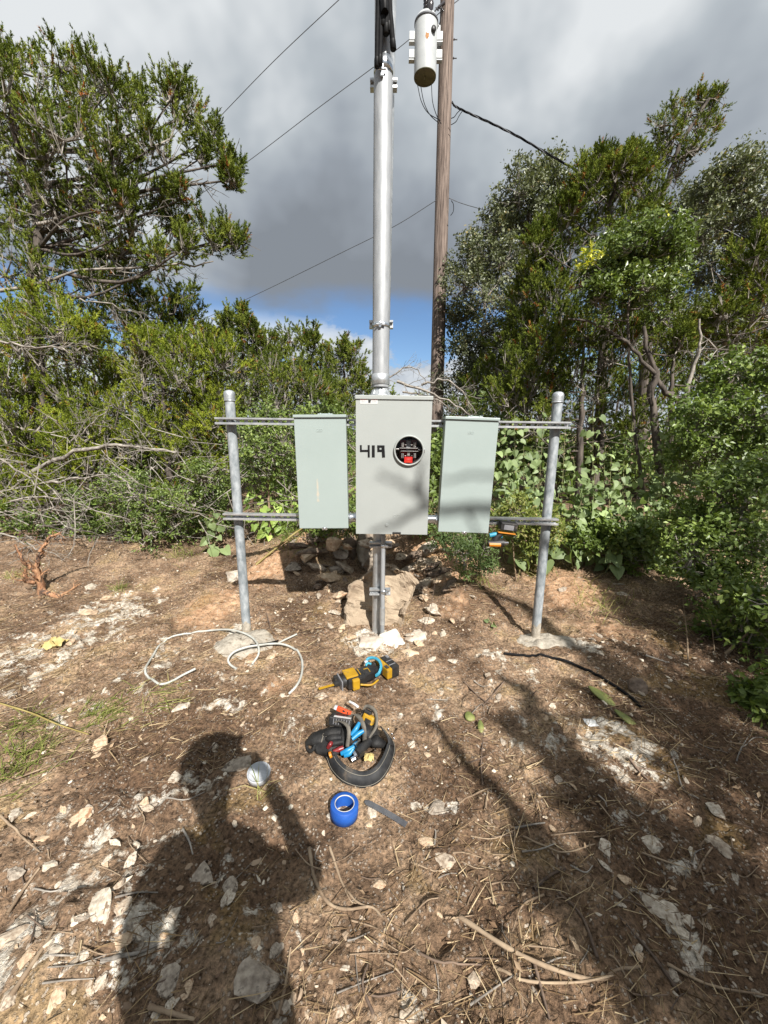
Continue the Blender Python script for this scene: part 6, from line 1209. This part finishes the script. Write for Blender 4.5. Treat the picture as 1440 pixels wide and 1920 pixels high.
# crumpled yellow paper, white scrap
def crumple(name, px, py, wpx, mat, label, cat, seed, h=0.03):
    p = gnd(px, py); s = wpx / 720 * ((p - CAM) @ _f); rg = np.random.default_rng(seed); n = 9; u = np.linspace(-.5, .5, n); X, Y = np.meshgrid(u, u); Z = h * (1 + fbm(np.stack([X * 5 + seed, Y * 5, 0 * X], -1), 3, seed) * 3.0) * (1 - 1.2 * np.maximum(abs(X), abs(Y)) ** 2)
    X = X + rg.normal(0, .03, X.shape); V = np.stack([X * s, Y * s * 0.9, Z], -1).reshape(-1, 3); i = (np.arange(n - 1)[:, None] * n + np.arange(n - 1)).ravel(); F = np.stack([i, i + 1, i + n + 1, i + n], 1)
    o = link_mesh(name, np_mesh(name, V, F, [M[mat]])); o.location = p.tolist(); tag(o, label, cat)
crumple('paper_scrap', 101, 1212, 34, 'yellow_paper', 'crumpled yellow paper on the left slope', 'paper', 3, .035)
crumple('paper_scrap', 1108, 1356, 22, 'white_label', 'small white scrap of paper on the pale caliche', 'paper', 5, .006)
crumple('dry_leaf', 692, 1422, 18, 'yellow_paper', 'dry yellow leaf on the belt loop', 'leaf', 6, .01)
# prickly pear pads
def pad(px, py, L, W_, rz, label, tilt=.2):
    p = gnd(px, py); V = []; n, k = 20, 7
    for i in range(k):
        f = i / (k - 1)
        for j in range(n):
            a = 2 * math.pi * j / n; rr = math.sin(math.pi * (0.02 + 0.96 * 0.5)) ; 
            V.append((W_ / 2 * math.sin(a) * math.cos((f - .5) * math.pi) ** .35 * (1 - .25 * math.cos(a)), L / 2 * math.cos(a) * math.cos((f - .5) * math.pi) ** .35, .010 * (f - .5) * 2))
    F = [(i * n + j, i * n + (j + 1) % n, (i + 1) * n + (j + 1) % n, (i + 1) * n + j) for i in range(k - 1) for j in range(n)] + [list(range(n))[::-1], [(k - 1) * n + j for j in range(n)]]
    mb = MB(); mb.smooth = True; mb.add(V, F); o = mb.build('cactus_pad', M['cactus']); o.location = (float(p[0]), float(p[1]), float(p[2]) + .012); o.rotation_euler = (tilt, .1, rz); tag(o, label, 'cactus', 'fallen prickly pear pads')
pad(1128, 1308, .15, .075, .65, 'long green cactus pad lying on the right slope'); pad(1172, 1350, .11, .05, .6, 'narrow green cactus pad below the long one'); pad(880, 1347, .055, .05, .2, 'small round cactus pad in the open straw'); pad(901, 1366, .07, .03, -.1, 'small thin cactus pad beside the round one')

# ---- reciprocating saw (local x: blade tip to battery)
A, B = gnd(600, 1302), gnd(742, 1262); dx = B - A; L = np.linalg.norm(dx[:2]); ang = math.atan2(dx[1], dx[0])
T = thing('reciprocating_saw', 'yellow and black cordless reciprocating saw with a blue lanyard, lying on its side', 'saw', (A[0], A[1], max(A[2], B[2], float(H(*((A + B) / 2)[:2]))) - .004), (0, 0, ang))
k = L / 0.49
def sbx(name, x0, x1, y0, y1, z0, z1, mat, bev=.008, R=None, parent=T):
    mb = MB(); mb.box(((x0 + x1) / 2 * k, (y0 + y1) / 2 * k, (z0 + z1) / 2 * k), ((x1 - x0) * k, (y1 - y0) * k, (z1 - z0) * k), R, bev * k); return mb.build(name, M[mat], parent)
sbx('blade', -.005, .13, -.002, .016, .036, .0385, 'yellow', 0)
sbx('blade_clamp', .085, .14, -.006, .022, .024, .052, 'black_plastic'); sbx('shoe', .118, .126, -.045, .05, .006, .075, 'grey_plastic', .003); sbx('shoe', .095, .122, .030, .05, .012, .066, 'black_plastic', .004)
gear = None
mb = MB(); mb.lathe([(.018, .12), (.034, .135), (.038, .17), (.042, .20), (.044, .22)], (0, .004, .044), (1, 0, 0), 20); 
mb.v = [(a * k, b_ * k, c * k) for a, b_, c in mb.v]; mb.build('front_boot', M['black_plastic'], T)
sbx('gear_housing', .155, .275, -.050, .042, .006, .080, 'black_plastic', .016); sbx('housing_panel', .150, .225, -.036, .048, .074, .088, 'yellow', .006)
sbx('housing_panel', .178, .222, -.068, -.040, .012, .078, 'yellow', .008)
R1 = np.array(Matrix.Rotation(.12, 3, 'Z')); sbx('motor_body', .215, .345, -.030, .046, .010, .078, 'black_plastic', .016, R1)
sbx('trim_strip', .238, .243, -.03, .03, .077, .0805, 'yellow', 0); sbx('trim_strip', .275, .305, .010, .014, .077, .0805, 'yellow', 0); sbx('trim_strip', .30, .304, -.026, .012, .077, .0805, 'yellow', 0)
mb = MB(); mb.tube(smooth_path([(.23 * k, -.052 * k, .03 * k), (.29 * k, -.075 * k, .026 * k), (.345 * k, -.05 * k, .026 * k)], 12), .006 * k, 8); mb.build('hook', M['yellow'], T)
R2 = np.array(Matrix.Rotation(.28, 3, 'Z')); sbx('handle', .325, .42, -.012, .032, .016, .066, 'black_plastic', .014, R2); sbx('handle', .325, .40, .050, .078, .018, .060, 'black_plastic', .012, R2)
R3 = np.array(Matrix.Rotation(.15, 3, 'Z')); mt = sbx('battery_mount', .392, .432, -.055, .092, .010, .076, 'yellow', .008, R3); bt = sbx('battery', .426, .482, -.050, .088, .006, .080, 'black_plastic', .008, R3)
sbx('battery_latch', .402, .424, -.040, -.006, .074, .079, 'black_plastic', .002, R3); sbx('battery_vent', .43, .478, -.02, -.015, .079, .082, 'grey_plastic', 0, R3); sbx('battery_vent', .43, .478, .02, .025, .079, .082, 'grey_plastic', 0, R3); sbx('battery_contact', .452, .472, .05, .08, .078, .084, 'chrome', .002, R3)
a = np.linspace(0, 1, 150); main = smooth_path(np.array([(.318, .060, .07), (.335, .088, .085), (.365, .075, .095), (.385, .030, .098), (.378, -.020, .09), (.352, -.048, .07), (.335, -.04, .05)]) * k, 150); th = np.arange(150) * 1.1
mb = MB(); mb.tube(main + .006 * k * np.stack([np.cos(th), np.sin(th) * .6, np.sin(th)], 1), .0042 * k, 6); mb.build('lanyard', M['cord_blue'], T); 
mb = MB(); mb.tube(main, .0075 * k, 7); mb.build('lanyard_core', M['cord_blue'], T)
mb = MB(); mb.box((.318 * k, .068 * k, .078 * k), (.022 * k, .026 * k, .016 * k), bev=.003); mb.build('lanyard_clip', M['lid'], T)
mb = MB(); mb.tube(smooth_path([(.30 * k, .035 * k, .08 * k), (.318 * k, .045 * k, .088 * k), (.335 * k, .03 * k, .085 * k)], 8), .007 * k, 8); mb.build('lanyard_loop', M['cord_blue'], T)

# ---- drill hanging from the lower rail
YD = 2.30
dc = at(947, 990, YD); T = thing('impact_driver', 'black and orange cordless driver hanging by the lower rail beside the right disconnect box', 'drill', dc)
def P_(px, py, dy=0): return at(px, py, YD + dy) - dc
mb = MB(); R = np.array(Matrix.Rotation(.12, 3, 'Y')); mb.box(P_(952, 986), (.105, .065, .052), R, .008); bat = mb.build('battery', M['black_plastic'], T)
mb = MB(); mb.box(P_(951, 987) + (0, -.034, 0), (.060, .004, .030), R, .001); mb.build('battery_label', M['grey_plastic'], bat)
mb = MB(); mb.box(P_(948, 998), (.108, .060, .007), R, .003); mb.build('foot', M['orange_plastic'], T)
mb = MB(); mb.tube([P_(940, 1000), P_(932, 1006), P_(928, 1014)], [.020, .022, .024], 14); mb.build('grip', M['black_plastic'], T)
mb = MB(); mb.tube(smooth_path([P_(918, 1004), P_(930, 1002), P_(941, 1006)], 10), .014, 12); mb.build('grip_sleeve', M['cord_blue'], T)
mb = MB(); mb.tube([P_(915, 1019, -.01), P_(944, 1018, -.01)], [.018, .025], 14); mb.build('motor_housing', M['black_plastic'], T)
mb = MB(); mb.tube([P_(917, 1021, -.02), P_(938, 1021, -.02)], [.014, .017], 12); mb.build('housing_cover', M['orange_plastic'], T)
mb = MB(); mb.tube([P_(944, 1018, -.01), P_(953, 1018, -.01)], [.016, .009], 12); mb.build('chuck', M['chrome'], T)

# ---- tool belt with its tools; z of pieces over the ground
def G(px, py, h=0.0): return gnd(px, py, h)
bo = G(650, 1400); T = thing('tool_belt', 'black tool belt with a stuffed pouch and a wide belt lying in a loop', 'tool belt', bo)
def ribbon(path, wd, th, up, name, mat, parent, org, upv=None):
    P = smooth_path(path, 40); Tn = unit(np.gradient(P, axis=0)); U = np.array(up, float); V = []
    for i in range(len(P)):
        u = U if upv is None else np.array([0, 0, 1.0]) + 0.75 * unit((np.array(upv) - P[i]) * np.array([1, 1, 0])); u = unit(u - Tn[i] * (u @ Tn[i])); nn = np.cross(Tn[i], u)
        for a_, b_ in ((0, -th), (0, th), (wd, th), (wd, -th)): V.append(P[i] + u * a_ + nn * b_)
    F = [(4 * i + j, 4 * i + (j + 1) % 4, 4 * i + 4 + (j + 1) % 4, 4 * i + 4 + j) for i in range(39) for j in range(4)] + [(3, 2, 1, 0), (156, 157, 158, 159)]
    mb = MB(); mb.smooth = True; mb.add(V, F); return mb.build(name, M[mat], parent, org), P, U
belt, bp_, _ = ribbon([G(612, 1422, .01), G(622, 1446, .002), G(645, 1468, .002), G(680, 1478, .002), G(710, 1468, .002), G(730, 1442, .002), G(740, 1412, .004), G(738, 1392, .008), G(722, 1370, .03)], .056, .0022, (0, 0, 1.0), 'belt', 'beltm', T, bo, upv=G(678, 1425))
bc_ = G(678, 1425)
for off in (.008, .044):
    mb = MB(); mb.tube(np.array([q_ + unit(np.array([0, 0, 1.0]) + 0.75 * unit((bc_ - q_) * np.array([1, 1, 0]))) * off + unit((q_ - bc_) * np.array([1, 1, 0])) * .003 for q_ in bp_]), .0012, 4); mb.build('stitch_line', M['stitch'], belt, bo)
mb = MB()
for f in (33, 35, 37): mb.lathe([(0, .001), (.004, .001), (.0045, 0)], bp_[f] + np.array([-.004, -.004, .036]), (-.3, -1, .3), 10)
mb.build('rivet', M['chrome'], belt, bo)
def blob(path, rad, name, mat, flat=.6, n=16, seed=0, parent=T, org=None):
    P = smooth_path(path, 22); r = np.interp(np.linspace(0, 1, 22), np.linspace(0, 1, len(rad)), rad); mb = MB(); mb.tube(P, r, n, True, flat); V = np.array(mb.v); V += .006 * fbm(V * 30, 3, seed)[:, None] * np.array([1, 1, 1]); mb.v = [tuple(v) for v in V]; return mb.build(name, M[mat], parent, bo if org is None else org)
blob([G(690, 1370, .02), G(650, 1375, .03), G(610, 1395, .025), G(590, 1405, .015)], [.025, .068, .074, .022], 'main_pouch', 'leather', .55, seed=1)
blob([G(575, 1392, .012), G(590, 1385, .03), G(612, 1380, .04)], [.012, .035, .04], 'end_pocket', 'leather', .6, seed=2)
blob([G(705, 1385, .02), G(690, 1372, .05), G(684, 1358, .06)], [.035, .052, .042], 'side_pouch', 'leather', .8, seed=3)
blob([G(622, 1425, .008), G(612, 1405, .02), G(604, 1388, .035)], [.012, .030, .028], 'front_flap', 'leather', .4, seed=4)
blob([G(720, 1395, .015), G(706, 1390, .03), G(694, 1388, .035)], [.02, .03, .02], 'tool_roll', 'leather', .7, seed=8)
blob([G(664, 1418, .005), G(655, 1408, .012), G(640, 1402, .015)], [.015, .028, .03], 'lower_pocket', 'leather', .6, seed=9)
blob([G(640, 1372, .075), G(618, 1374, .07), G(606, 1377, .055)], [.018, .017, .01], 'glove_finger', 'leather', .9, seed=5); blob([G(640, 1382, .07), G(620, 1384, .065), G(610, 1386, .05)], [.017, .016, .01], 'glove_finger', 'leather', .9, seed=6); blob([G(642, 1390, .06), G(624, 1393, .055), G(613, 1394, .04)], [.017, .016, .01], 'glove_finger', 'leather', .9, seed=7)
mb = MB(); mb.lathe([(.028, -.006), (.034, 0), (.028, .006), (.019, .004), (.017, 0), (.019, -.004), (.028, -.006)], G(583, 1396, .022), (-.6, -.5, .6), 24); mb.build('ring_holder', M['leather'], T, bo)
ribbon([G(618, 1362, .05), G(632, 1352, .10), G(650, 1366, .12), G(648, 1400, .06)], .016, .0018, (.9, -.2, .1), 'strap_loop', 'webbing', T, bo)
ribbon([G(640, 1350, .06), G(662, 1340, .12), G(678, 1362, .12), G(680, 1395, .05)], .018, .0018, (.9, -.2, .1), 'strap_loop', 'webbing', T, bo)
ribbon([G(672, 1345, .07), G(684, 1328, .12), G(700, 1336, .12), G(702, 1360, .09), G(688, 1382, .06)], .020, .002, (.6, -.5, .4), 'strap_loop', 'webbing', T, bo)
ribbon([G(600, 1392, .05), G(606, 1378, .06), G(618, 1396, .05)], .012, .0015, (.6, -.6, .4), 'strap_loop', 'webbing', T, bo)
# tools in it, each its own thing
def tool(name, label, cat, px, py, h): 
    p = G(px, py, h); return thing(name, label, cat, p, group='tools in the belt'), p
def rod(T_, org, pts, rad, name, mat, n=12, flat=1.0):
    mb = MB(); mb.tube(smooth_path([G(*q_) for q_ in pts], 14), np.interp(np.linspace(0, 1, 14), np.linspace(0, 1, len(rad)), rad), n, True, flat); return mb.build(name, M[mat], T_, org)
t, og = tool('pliers', 'blue-handled pliers sticking up in the tool pouch', 'pliers', 660, 1385, .07)
rod(t, og, [(658, 1378, .09), (668, 1366, .11), (674, 1355, .12)], [.008, .011, .008], 'handle', 'blue_grip'); rod(t, og, [(660, 1386, .085), (672, 1376, .10), (682, 1370, .11)], [.008, .011, .008], 'handle', 'blue_grip'); rod(t, og, [(662, 1384, .08), (655, 1394, .06)], [.014, .010], 'jaws', 'black_plastic')
t, og = tool('pliers', 'second blue-handled pliers lying across the front of the pouch', 'pliers', 650, 1405, .05)
rod(t, og, [(640, 1413, .05), (652, 1407, .06), (664, 1400, .065)], [.009, .011, .009], 'handle', 'blue_grip'); rod(t, og, [(646, 1417, .045), (655, 1413, .05), (662, 1404, .06)], [.009, .010, .009], 'handle', 'blue_grip'); rod(t, og, [(664, 1400, .065), (672, 1388, .07)], [.014, .012], 'jaws', 'chrome')
t, og = tool('pliers', 'dark red-handled pliers at the front of the pouch', 'pliers', 625, 1405, .05)
rod(t, og, [(625, 1410, .05), (636, 1405, .06), (644, 1402, .06)], [.008, .011, .009], 'handle', 'dark_red'); rod(t, og, [(615, 1402, .05), (619, 1396, .06), (622, 1392, .065)], [.008, .010, .008], 'handle', 'dark_red')
t, og = tool('screwdriver', 'screwdriver with an orange handle end at the front of the pouch', 'screwdriver', 620, 1414, .04)
rod(t, og, [(618, 1416, .045), (622, 1414, .05)], [.013, .012], 'handle_cap', 'orange_plastic', 14); rod(t, og, [(622, 1414, .05), (634, 1411, .05)], [.009, .008], 'handle', 'black_plastic')
t, og = tool('nut_driver', 'upper black-handled driver with a chrome end at the right of the pouch', 'screwdriver', 680, 1405, .05)
rod(t, og, [(693, 1390, .06), (680, 1402, .06), (669, 1413, .055)], [.016, .019, .016], 'handle', 'black_plastic', 16); rod(t, og, [(668, 1414, .055), (664, 1417, .052)], [.016, .013], 'chrome_end', 'chrome', 16)
t, og = tool('nut_driver', 'lower black-handled driver with a chrome end at the right of the pouch', 'screwdriver', 670, 1418, .035)
rod(t, og, [(680, 1410, .04), (668, 1420, .035)], [.014, .013], 'handle', 'black_plastic', 16); rod(t, og, [(667, 1421, .035), (659, 1426, .03)], [.0135, .012], 'chrome_end', 'chrome', 16)
t, og = tool('tape_measure', 'yellow tape measure tucked in the right strap of the tool belt', 'tape measure', 690, 1352, .09)
R = np.array(Euler((-.5, .15, -.5)).to_matrix())
mb = MB(); mb.box((0, 0, 0), (.058, .030, .060), R, .010); mb.build('case', M['yellow'], t); mb = MB(); mb.box(R @ np.array((.004, -.016, -.004)), (.030, .004, .034), R, .003); mb.build('face_plate', M['black_plastic'], t); mb = MB(); mb.box(R @ np.array((-.012, -.004, .036)), (.034, .026, .014), R, .004); mb.build('blade_lock', M['black_plastic'], t)
t, og = tool('battery_pack', 'black battery with a white label lying at the back of the pouch', 'battery', 640, 1350, .075)
R = np.array(Euler((-.35, .05, -.12)).to_matrix())
mb = MB(); mb.box((0, 0, 0), (.105, .060, .040), R, .006); mb.build('case', M['black_plastic'], t); mb = MB(); mb.box(R @ np.array((.008, -.020, .0208)), (.080, .016, .001), R); lb = mb.build('white_label', M['white_label'], t)
mb = MB(); 
for i in range(4): mb.box(R @ np.array((.012 + .008 * i, -.020, .0216)), (.004, .008, .0006), R)
mb.build('label_text', M['grey_print'], lb); mb = MB()
for i in range(7): mb.box(R @ np.array((-.03 + .012 * i, -.0305, .002)), (.003, .002, .024), R)
mb.build('case_rib', M['grey_plastic'], t)
t, og = tool('level', 'small red-orange torpedo level behind the white-labelled battery', 'level', 645, 1333, .09)
R = np.array(Euler((-.3, .25, -.25)).to_matrix()); mb = MB(); mb.box((0, 0, 0), (.070, .014, .020), R, .003); mb.build('body', M['red_orange'], t); mb = MB(); mb.box(R @ np.array((0, -.0075, .002)), (.012, .002, .008), R); mb.box(R @ np.array((.02, -.0075, .002)), (.006, .002, .008), R); mb.build('slot', M['black_plastic'], t); mb = MB(); mb.box(R @ np.array((-.042, 0, .0)), (.014, .016, .018), R, .003); mb.build('end_cap', M['lid'], t)
t, og = tool('marker', 'white marker pen poking out behind the tool belt straps', 'pen', 665, 1320, .08)
rod(t, og, [(656, 1316, .09), (664, 1320, .09), (672, 1326, .085)], [.006, .006, .006], 'barrel', 'white_label', 10); rod(t, og, [(655, 1315, .09), (657, 1316.5, .09)], [.0065, .0065], 'cap', 'white_pvc', 10)

# ------------------------------------------------------------------ the photographer, whose shadow falls into the picture
p0 = np.array([0.0, -0.34, float(H(0.0, -0.34))])
PER = thing('person', 'photographer in dark shirt and jeans holding a phone, casting the shadow on the ground', 'person', p0)
def skin(name, verts, edges, mat, parent, root=0, sub=2):
    me = bpy.data.meshes.new(name); me.from_pydata([tuple(float(c) for c in (np.array(v[0]) - p0)) for v in verts], edges, []); o = link_mesh(name, me, M[mat], parent)
    md = o.modifiers.new('skin', 'SKIN'); md.use_smooth_shade = True
    for i, v in enumerate(verts): me.skin_vertices[0].data[i].radius = (v[1], v[2] if len(v) > 2 else v[1]); me.skin_vertices[0].data[i].use_root = (i == root)
    sb_ = o.modifiers.new('sub', 'SUBSURF'); sb_.levels = sub; sb_.render_levels = sub; return o
g_ = float(p0[2])
body = [((0, -.36, .93), .19, .12), ((0, -.355, 1.08), .175, .12), ((-.005, -.35, 1.24), .175, .12), ((-.02, -.34, 1.30), .085, .085), ((-.055, -.31, 1.425), .044, .048), ((-.085, -.285, 1.53), .090, .10), ((-.090, -.28, 1.60), .112, .12), ((-.08, -.285, 1.685), .08, .09),
        ((.165, -.35, 1.275), .064, .062), ((.215, -.28, 1.20), .052, .052), ((.225, -.19, 1.12), .044, .044), ((.14, -.11, 1.22), .036, .036), ((.06, -.055, 1.31), .027, .03),
        ((-.185, -.35, 1.335), .072, .07), ((-.205, -.365, 1.20), .058, .056), ((-.205, -.36, 1.08), .050, .048), ((-.18, -.31, .95), .042, .040), ((-.16, -.28, .86), .030, .032),
        ((.09, -.36, .86), .115, .11), ((.09, -.355, .50), .085, .08), ((.13, -.37, .10), .048, .05), ((.14, -.27, .04 + g_), .045, .035),
        ((-.09, -.36, .86), .115, .11), ((-.10, -.345, .50), .085, .08), ((-.15, -.36, .10), .048, .05), ((-.17, -.26, .04 + g_), .045, .035)]
E = [(0, 1), (1, 2), (2, 3), (3, 4), (4, 5), (5, 6), (6, 7), (3, 8), (8, 9), (9, 10), (10, 11), (11, 12), (3, 13), (13, 14), (14, 15), (15, 16), (16, 17), (0, 18), (18, 19), (19, 20), (20, 21), (0, 22), (22, 23), (23, 24), (24, 25)]
skin('body', body, E, 'shirt', PER)
hv = [((.06, -.055, 1.31), .026), ((.04, -.040, 1.345), .028, .03)]; he = [(0, 1)]
for i, (dx_, dz_) in enumerate(((.0, .05), (-.004, .025), (-.004, .0), (-.0, -.022))): 
    b0 = len(hv); hv += [((.03, -.032, 1.355 + dz_ * .8), .0100), ((.018, -.028, 1.365 + dz_), .0095), ((-.006, -.030, 1.372 + dz_ * 1.05), .0085)]; he += [(1, b0), (b0, b0 + 1), (b0 + 1, b0 + 2)]
b0 = len(hv); hv += [((.045, -.045, 1.385), .011), ((.018, -.040, 1.405), .010)]; he += [(1, b0), (b0, b0 + 1)]
skin('hand', hv, he, 'skin', PER)
mb = MB(); mb.lathe([(.0, .115), (.06, .108), (.105, .08), (.125, .03), (.122, -.02)], np.array((-.085, -.285, 1.625)) - p0, (0, .12, 1), 24); mb.build('cap', M['denim'], PER)
mb = MB(); mb.box(np.array((-.078, -.165, 1.622)) - p0, (.15, .10, .008), np.array(Matrix.Rotation(-.15, 3, 'X')), .003); mb.build('cap_brim', M['denim'], PER)
t = thing('phone', 'dark phone held up by the photographer', 'phone', (0, -.012, CAM_H))
mb = MB(); Rp = np.array([[_r[i], _u[i], -_f[i]] for i in range(3)]); mb.box(np.array((.0, .0, .0)) + Rp @ np.array((-.062, .012, .012)), (.152, .075, .008), Rp, .006); mb.build('case', M['black_plastic'], t)

# ------------------------------------------------------------------ the tree behind the camera that shades the right
def shade(P, s): return np.array(P, float) - SUN_T * s
tb_ = gz((2.15, -2.05, 0)); limb_pts = []
lobS = []
rg = np.random.default_rng(3)
for px, py, r_, s_s in ((1400, 1800, .22, 4.2), (1340, 1430, .28, 5.0), (1420, 1480, .33, 5.0), (1290, 1860, .16, 4.2), (1290, 1300, .26, 5.4), (1350, 1200, .35, 5.6), (1440, 1330, .4, 5.2), (1210, 1150, .2, 5.0), (1110, 1500, .06, 4.6), (1190, 1590, .07, 4.5), (1270, 1670, .08, 4.3), (1350, 1750, .10, 4.2), (1010, 1400, .05, 4.8), (1430, 1700, .12, 4.3), (1330, 1640, .05, 4.4), (1200, 1800, .08, 4.2), (1090, 1700, .05, 4.4), (1440, 1890, .2, 4.0)):
    p = gnd(px, py); lobS.append(('w', shade(p, s_s), r_))
for px, py, Y_, r_ in ((1400, 960, 2.8, .34), (1420, 1100, 2.4, .36), (1330, 1030, 2.8, .30), (1450, 1230, 2.1, .36), (1380, 1180, 2.2, .28), (1250, 1000, 3.2, .24)): lobS.append(('w', shade(at(px, py, Y_), 4.4), r_))
ST = tree('juniper_tree', 'juniper standing behind the camera whose shade falls across the right of the clearing', 'tree', tb_, [(2.12, -2.1, 1.6), (2.15, -2.15, 3.0), (2.3, -2.3, 4.2)], lobS, seed=55, sub=7, per=6, k=22, nl=0.05, nw=0.010, L=0.13, tr=0.19, deadtwigs=40, limb_r=0.02, group='junipers around the clearing')
lo_ = branchy('lower_limb', None, None, [([np.array((2.12, -2.08, 1.5)), shade(gnd(1060, 1640), 3.0), shade(gnd(990, 1545), 3.4), shade(gnd(900, 1450), 3.9), shade(gnd(835, 1390), 4.3), shade(gnd(790, 1345), 4.6)], .045, .015), ([np.array((2.12, -2.1, 2.2)), shade(gnd(1200, 1560), 4.0), shade(gnd(1090, 1430), 4.6), shade(gnd(1020, 1330), 5.0)], .06, .02)], 'bark', None, 77, 7, .35, 2)
lo_.parent = ST; lo_.matrix_parent_inverse = ST.matrix_world.inverted()
S0 = 7.2
def bx_(px, py, Y=YF): return shade(at(px, py, Y), S0)
branchy('bare_tree', 'bare tree behind the camera whose branches shadow the meter boxes', 'tree', [([gz((3.25, -2.75, 0)), np.array((3.2, -2.8, 2.0)), np.array((3.1, -2.8, 3.9)), bx_(1150, 1030)], .14, .05), ([bx_(1150, 1030), bx_(1010, 955), bx_(914, 950), bx_(818, 956), bx_(795, 950), bx_(745, 982), bx_(690, 1003)], .042, .011), ([bx_(800, 950), bx_(775, 920), bx_(745, 905), bx_(705, 893)], .020, .008), ([bx_(795, 945), bx_(785, 905), bx_(788, 880), bx_(800, 860)], .022, .008), ([bx_(1080, 990), bx_(1000, 905), bx_(918, 888), bx_(828, 896)], .020, .008), ([bx_(880, 955), bx_(892, 980), bx_(895, 1010)], .014, .006)], 'bark', seed=60, side=3, sl=.22, depth=1)
